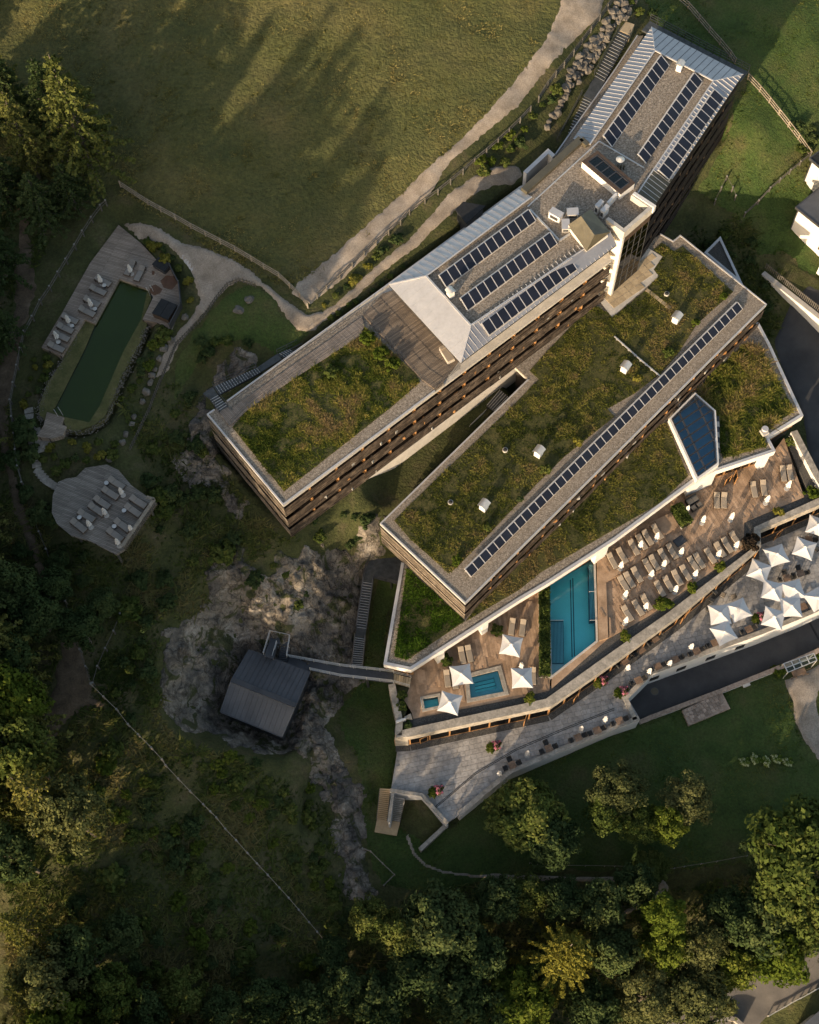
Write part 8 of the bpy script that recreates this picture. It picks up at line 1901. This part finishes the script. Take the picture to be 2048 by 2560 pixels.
# boulders
def boulder_mesh(seed):
    rng = np.random.default_rng(seed); import bmesh
    bm = bmesh.new(); bmesh.ops.create_icosphere(bm, subdivisions=2, radius=1.0)
    for v in bm.verts:
        d = noise.noise(v.co * 1.3 + Vector((seed, 0, 0))) * 0.45 + noise.noise(v.co * 3 + Vector((0, seed, 0))) * 0.15
        v.co *= 1 + d; v.co.z *= 0.75
    me = bpy.data.meshes.new('boulder'); bm.to_mesh(me); bm.free(); me.materials.append(MATS['boulder'])
    return me
BM = [boulder_mesh(i) for i in range(5)]
def boulder(px, r, label, group, base=None):
    p = base if base is not None else ground_at(GT(*px), -r * 0.2)
    o = link(bpy.data.objects.new('boulder', random.choice(BM))); o.location = p; o.scale = (r * random.uniform(.8, 1.25), r * random.uniform(.8, 1.2), r * random.uniform(.7, 1.1)); o.rotation_euler = (random.uniform(-.3, .3), random.uniform(-.3, .3), random.uniform(0, 6))
    return tag(o, label, 'boulder', group)
rb = random.Random(3); bank = V('20', 1725, 60, 1560, 280, 1430, 440, 1340, 620, 1290, 800, 1180, 1000, 1130, 1080, 1170, 1100, 1260, 950, 1380, 760, 1480, 640, 1600, 460, 1725, 250) + V('30', 130, 130, 190, 0, 60, -60); n = 0; pts = []
tr = 0
while n < 95 and tr < 3000:
    tr += 1
    x, y = rb.uniform(1350, 1610), rb.uniform(-5, 345)
    if sdist(np.array([x]), np.array([y]), bank)[0] < 2 or any((x - a) ** 2 + (y - b) ** 2 < 9 ** 2 for a, b in pts): continue
    pts.append((x, y)); n += 1; boulder((x, y), rb.uniform(0.32, 0.58), 'grey boulder packed in the bank between gravel road and steel stairs', 'boulders of the bank')
for x, y, r, lb in [(V('11', 378, 800)[0], 0, .55, 'upper pale boulder on the grass bank'), (V('11', 288, 890)[0], 0, .5, 'lower pale boulder on the grass bank')]: boulder(x, r, lb, 'loose boulders on the grass bank')
for v_, cs in (('01', [1560, 950, 1440, 1150, 1385, 1210, 1345, 1300, 1305, 1390, 1280, 1440, 1265, 1500, 1230, 1580, 1200, 1660]), ('02', [1130, 60, 1110, 120, 1060, 210, 1035, 280, 925, 420])):
    for i in range(0, len(cs), 2): boulder(V(v_, cs[i], cs[i + 1])[0], random.uniform(.3, .5), 'edging stone between the pond bank and the footpath', 'edging stones of the pond bank')
# stepping slabs from the pond to the viewing deck
sp = ground; t = thing('stepping_stones', 'curving line of pale stepping slabs left of the pond', 'path', ground_at(GT(*V('02', 275, 250)[0])))
for i, (x, y) in enumerate([(245, 10), (250, 60), (258, 110), (266, 165), (272, 215), (278, 265), (284, 315), (290, 365), (298, 415), (310, 465), (322, 510), (340, 535), (358, 558), (378, 580), (400, 600), (425, 615), (450, 630), (472, 645)]):
    p = ground_at(GT(*V('02', x, y)[0]), -0.04); MB().box((p.x, p.y, p.z), (0.95, 0.62, 0.12), 0.15 + (0.9 if i > 9 else 0) + random.uniform(-.1, .1)).build('slab', 'wall_stone', t)
for x, y in ((310, 185), (330, 265), (375, 290), (345, 335), (400, 300)):
    p = ground_at(GT(*V('02', x, y)[0]), -0.05); MB().box((p.x, p.y, p.z), (0.9, 0.75, 0.12), random.uniform(0, 1)).build('slab', 'wall_stone', t)
# white pebbles round the pond
rng = np.random.default_rng(9); cs = []
for line in (V('01', 715, 975, 600, 1160, 540, 1290, 440, 1440, 370, 1580, 330, 1700) + V('02', 325, 0, 330, 60, 375, 120), V('01', 1245, 1000, 1180, 1180, 1090, 1360, 1010, 1520, 930, 1700) + V('02', 910, 40, 860, 120, 760, 180, 660, 195, 570, 165)):
    P = [G(*p, Z_POND) for p in line]
    for a, b in zip(P, P[1:]):
        k = int((b - a).length * 34); u = rng.random(k); q = np.array(a)[None] * (1 - u)[:, None] + np.array(b)[None] * u[:, None]; q[:, :2] += rng.normal(0, 0.22, (k, 2)); q[:, 2] = np.maximum(H(q[:, 0], q[:, 1]), Z_POND - 0.1) + 0.03; cs.append(q)
cs = np.concatenate(cs); r = rng.uniform(.04, .10, len(cs))[:, None]; d = np.array([[1, 0, 0], [0, 1, 0], [-1, 0, 0], [0, -1, 0]])
tri = []
for k in range(4):
    tri.append(np.stack([cs + d[k] * r, cs + d[(k + 1) % 4] * r, cs + np.array([0, 0, .8]) * r], 1))
o = fast_mesh('pond_pebbles', np.concatenate(tri).reshape(-1, 3), 3, 'boulder', kind='stuff'); tag(o, 'white pebbles edging the swimming pond', 'pebbles')
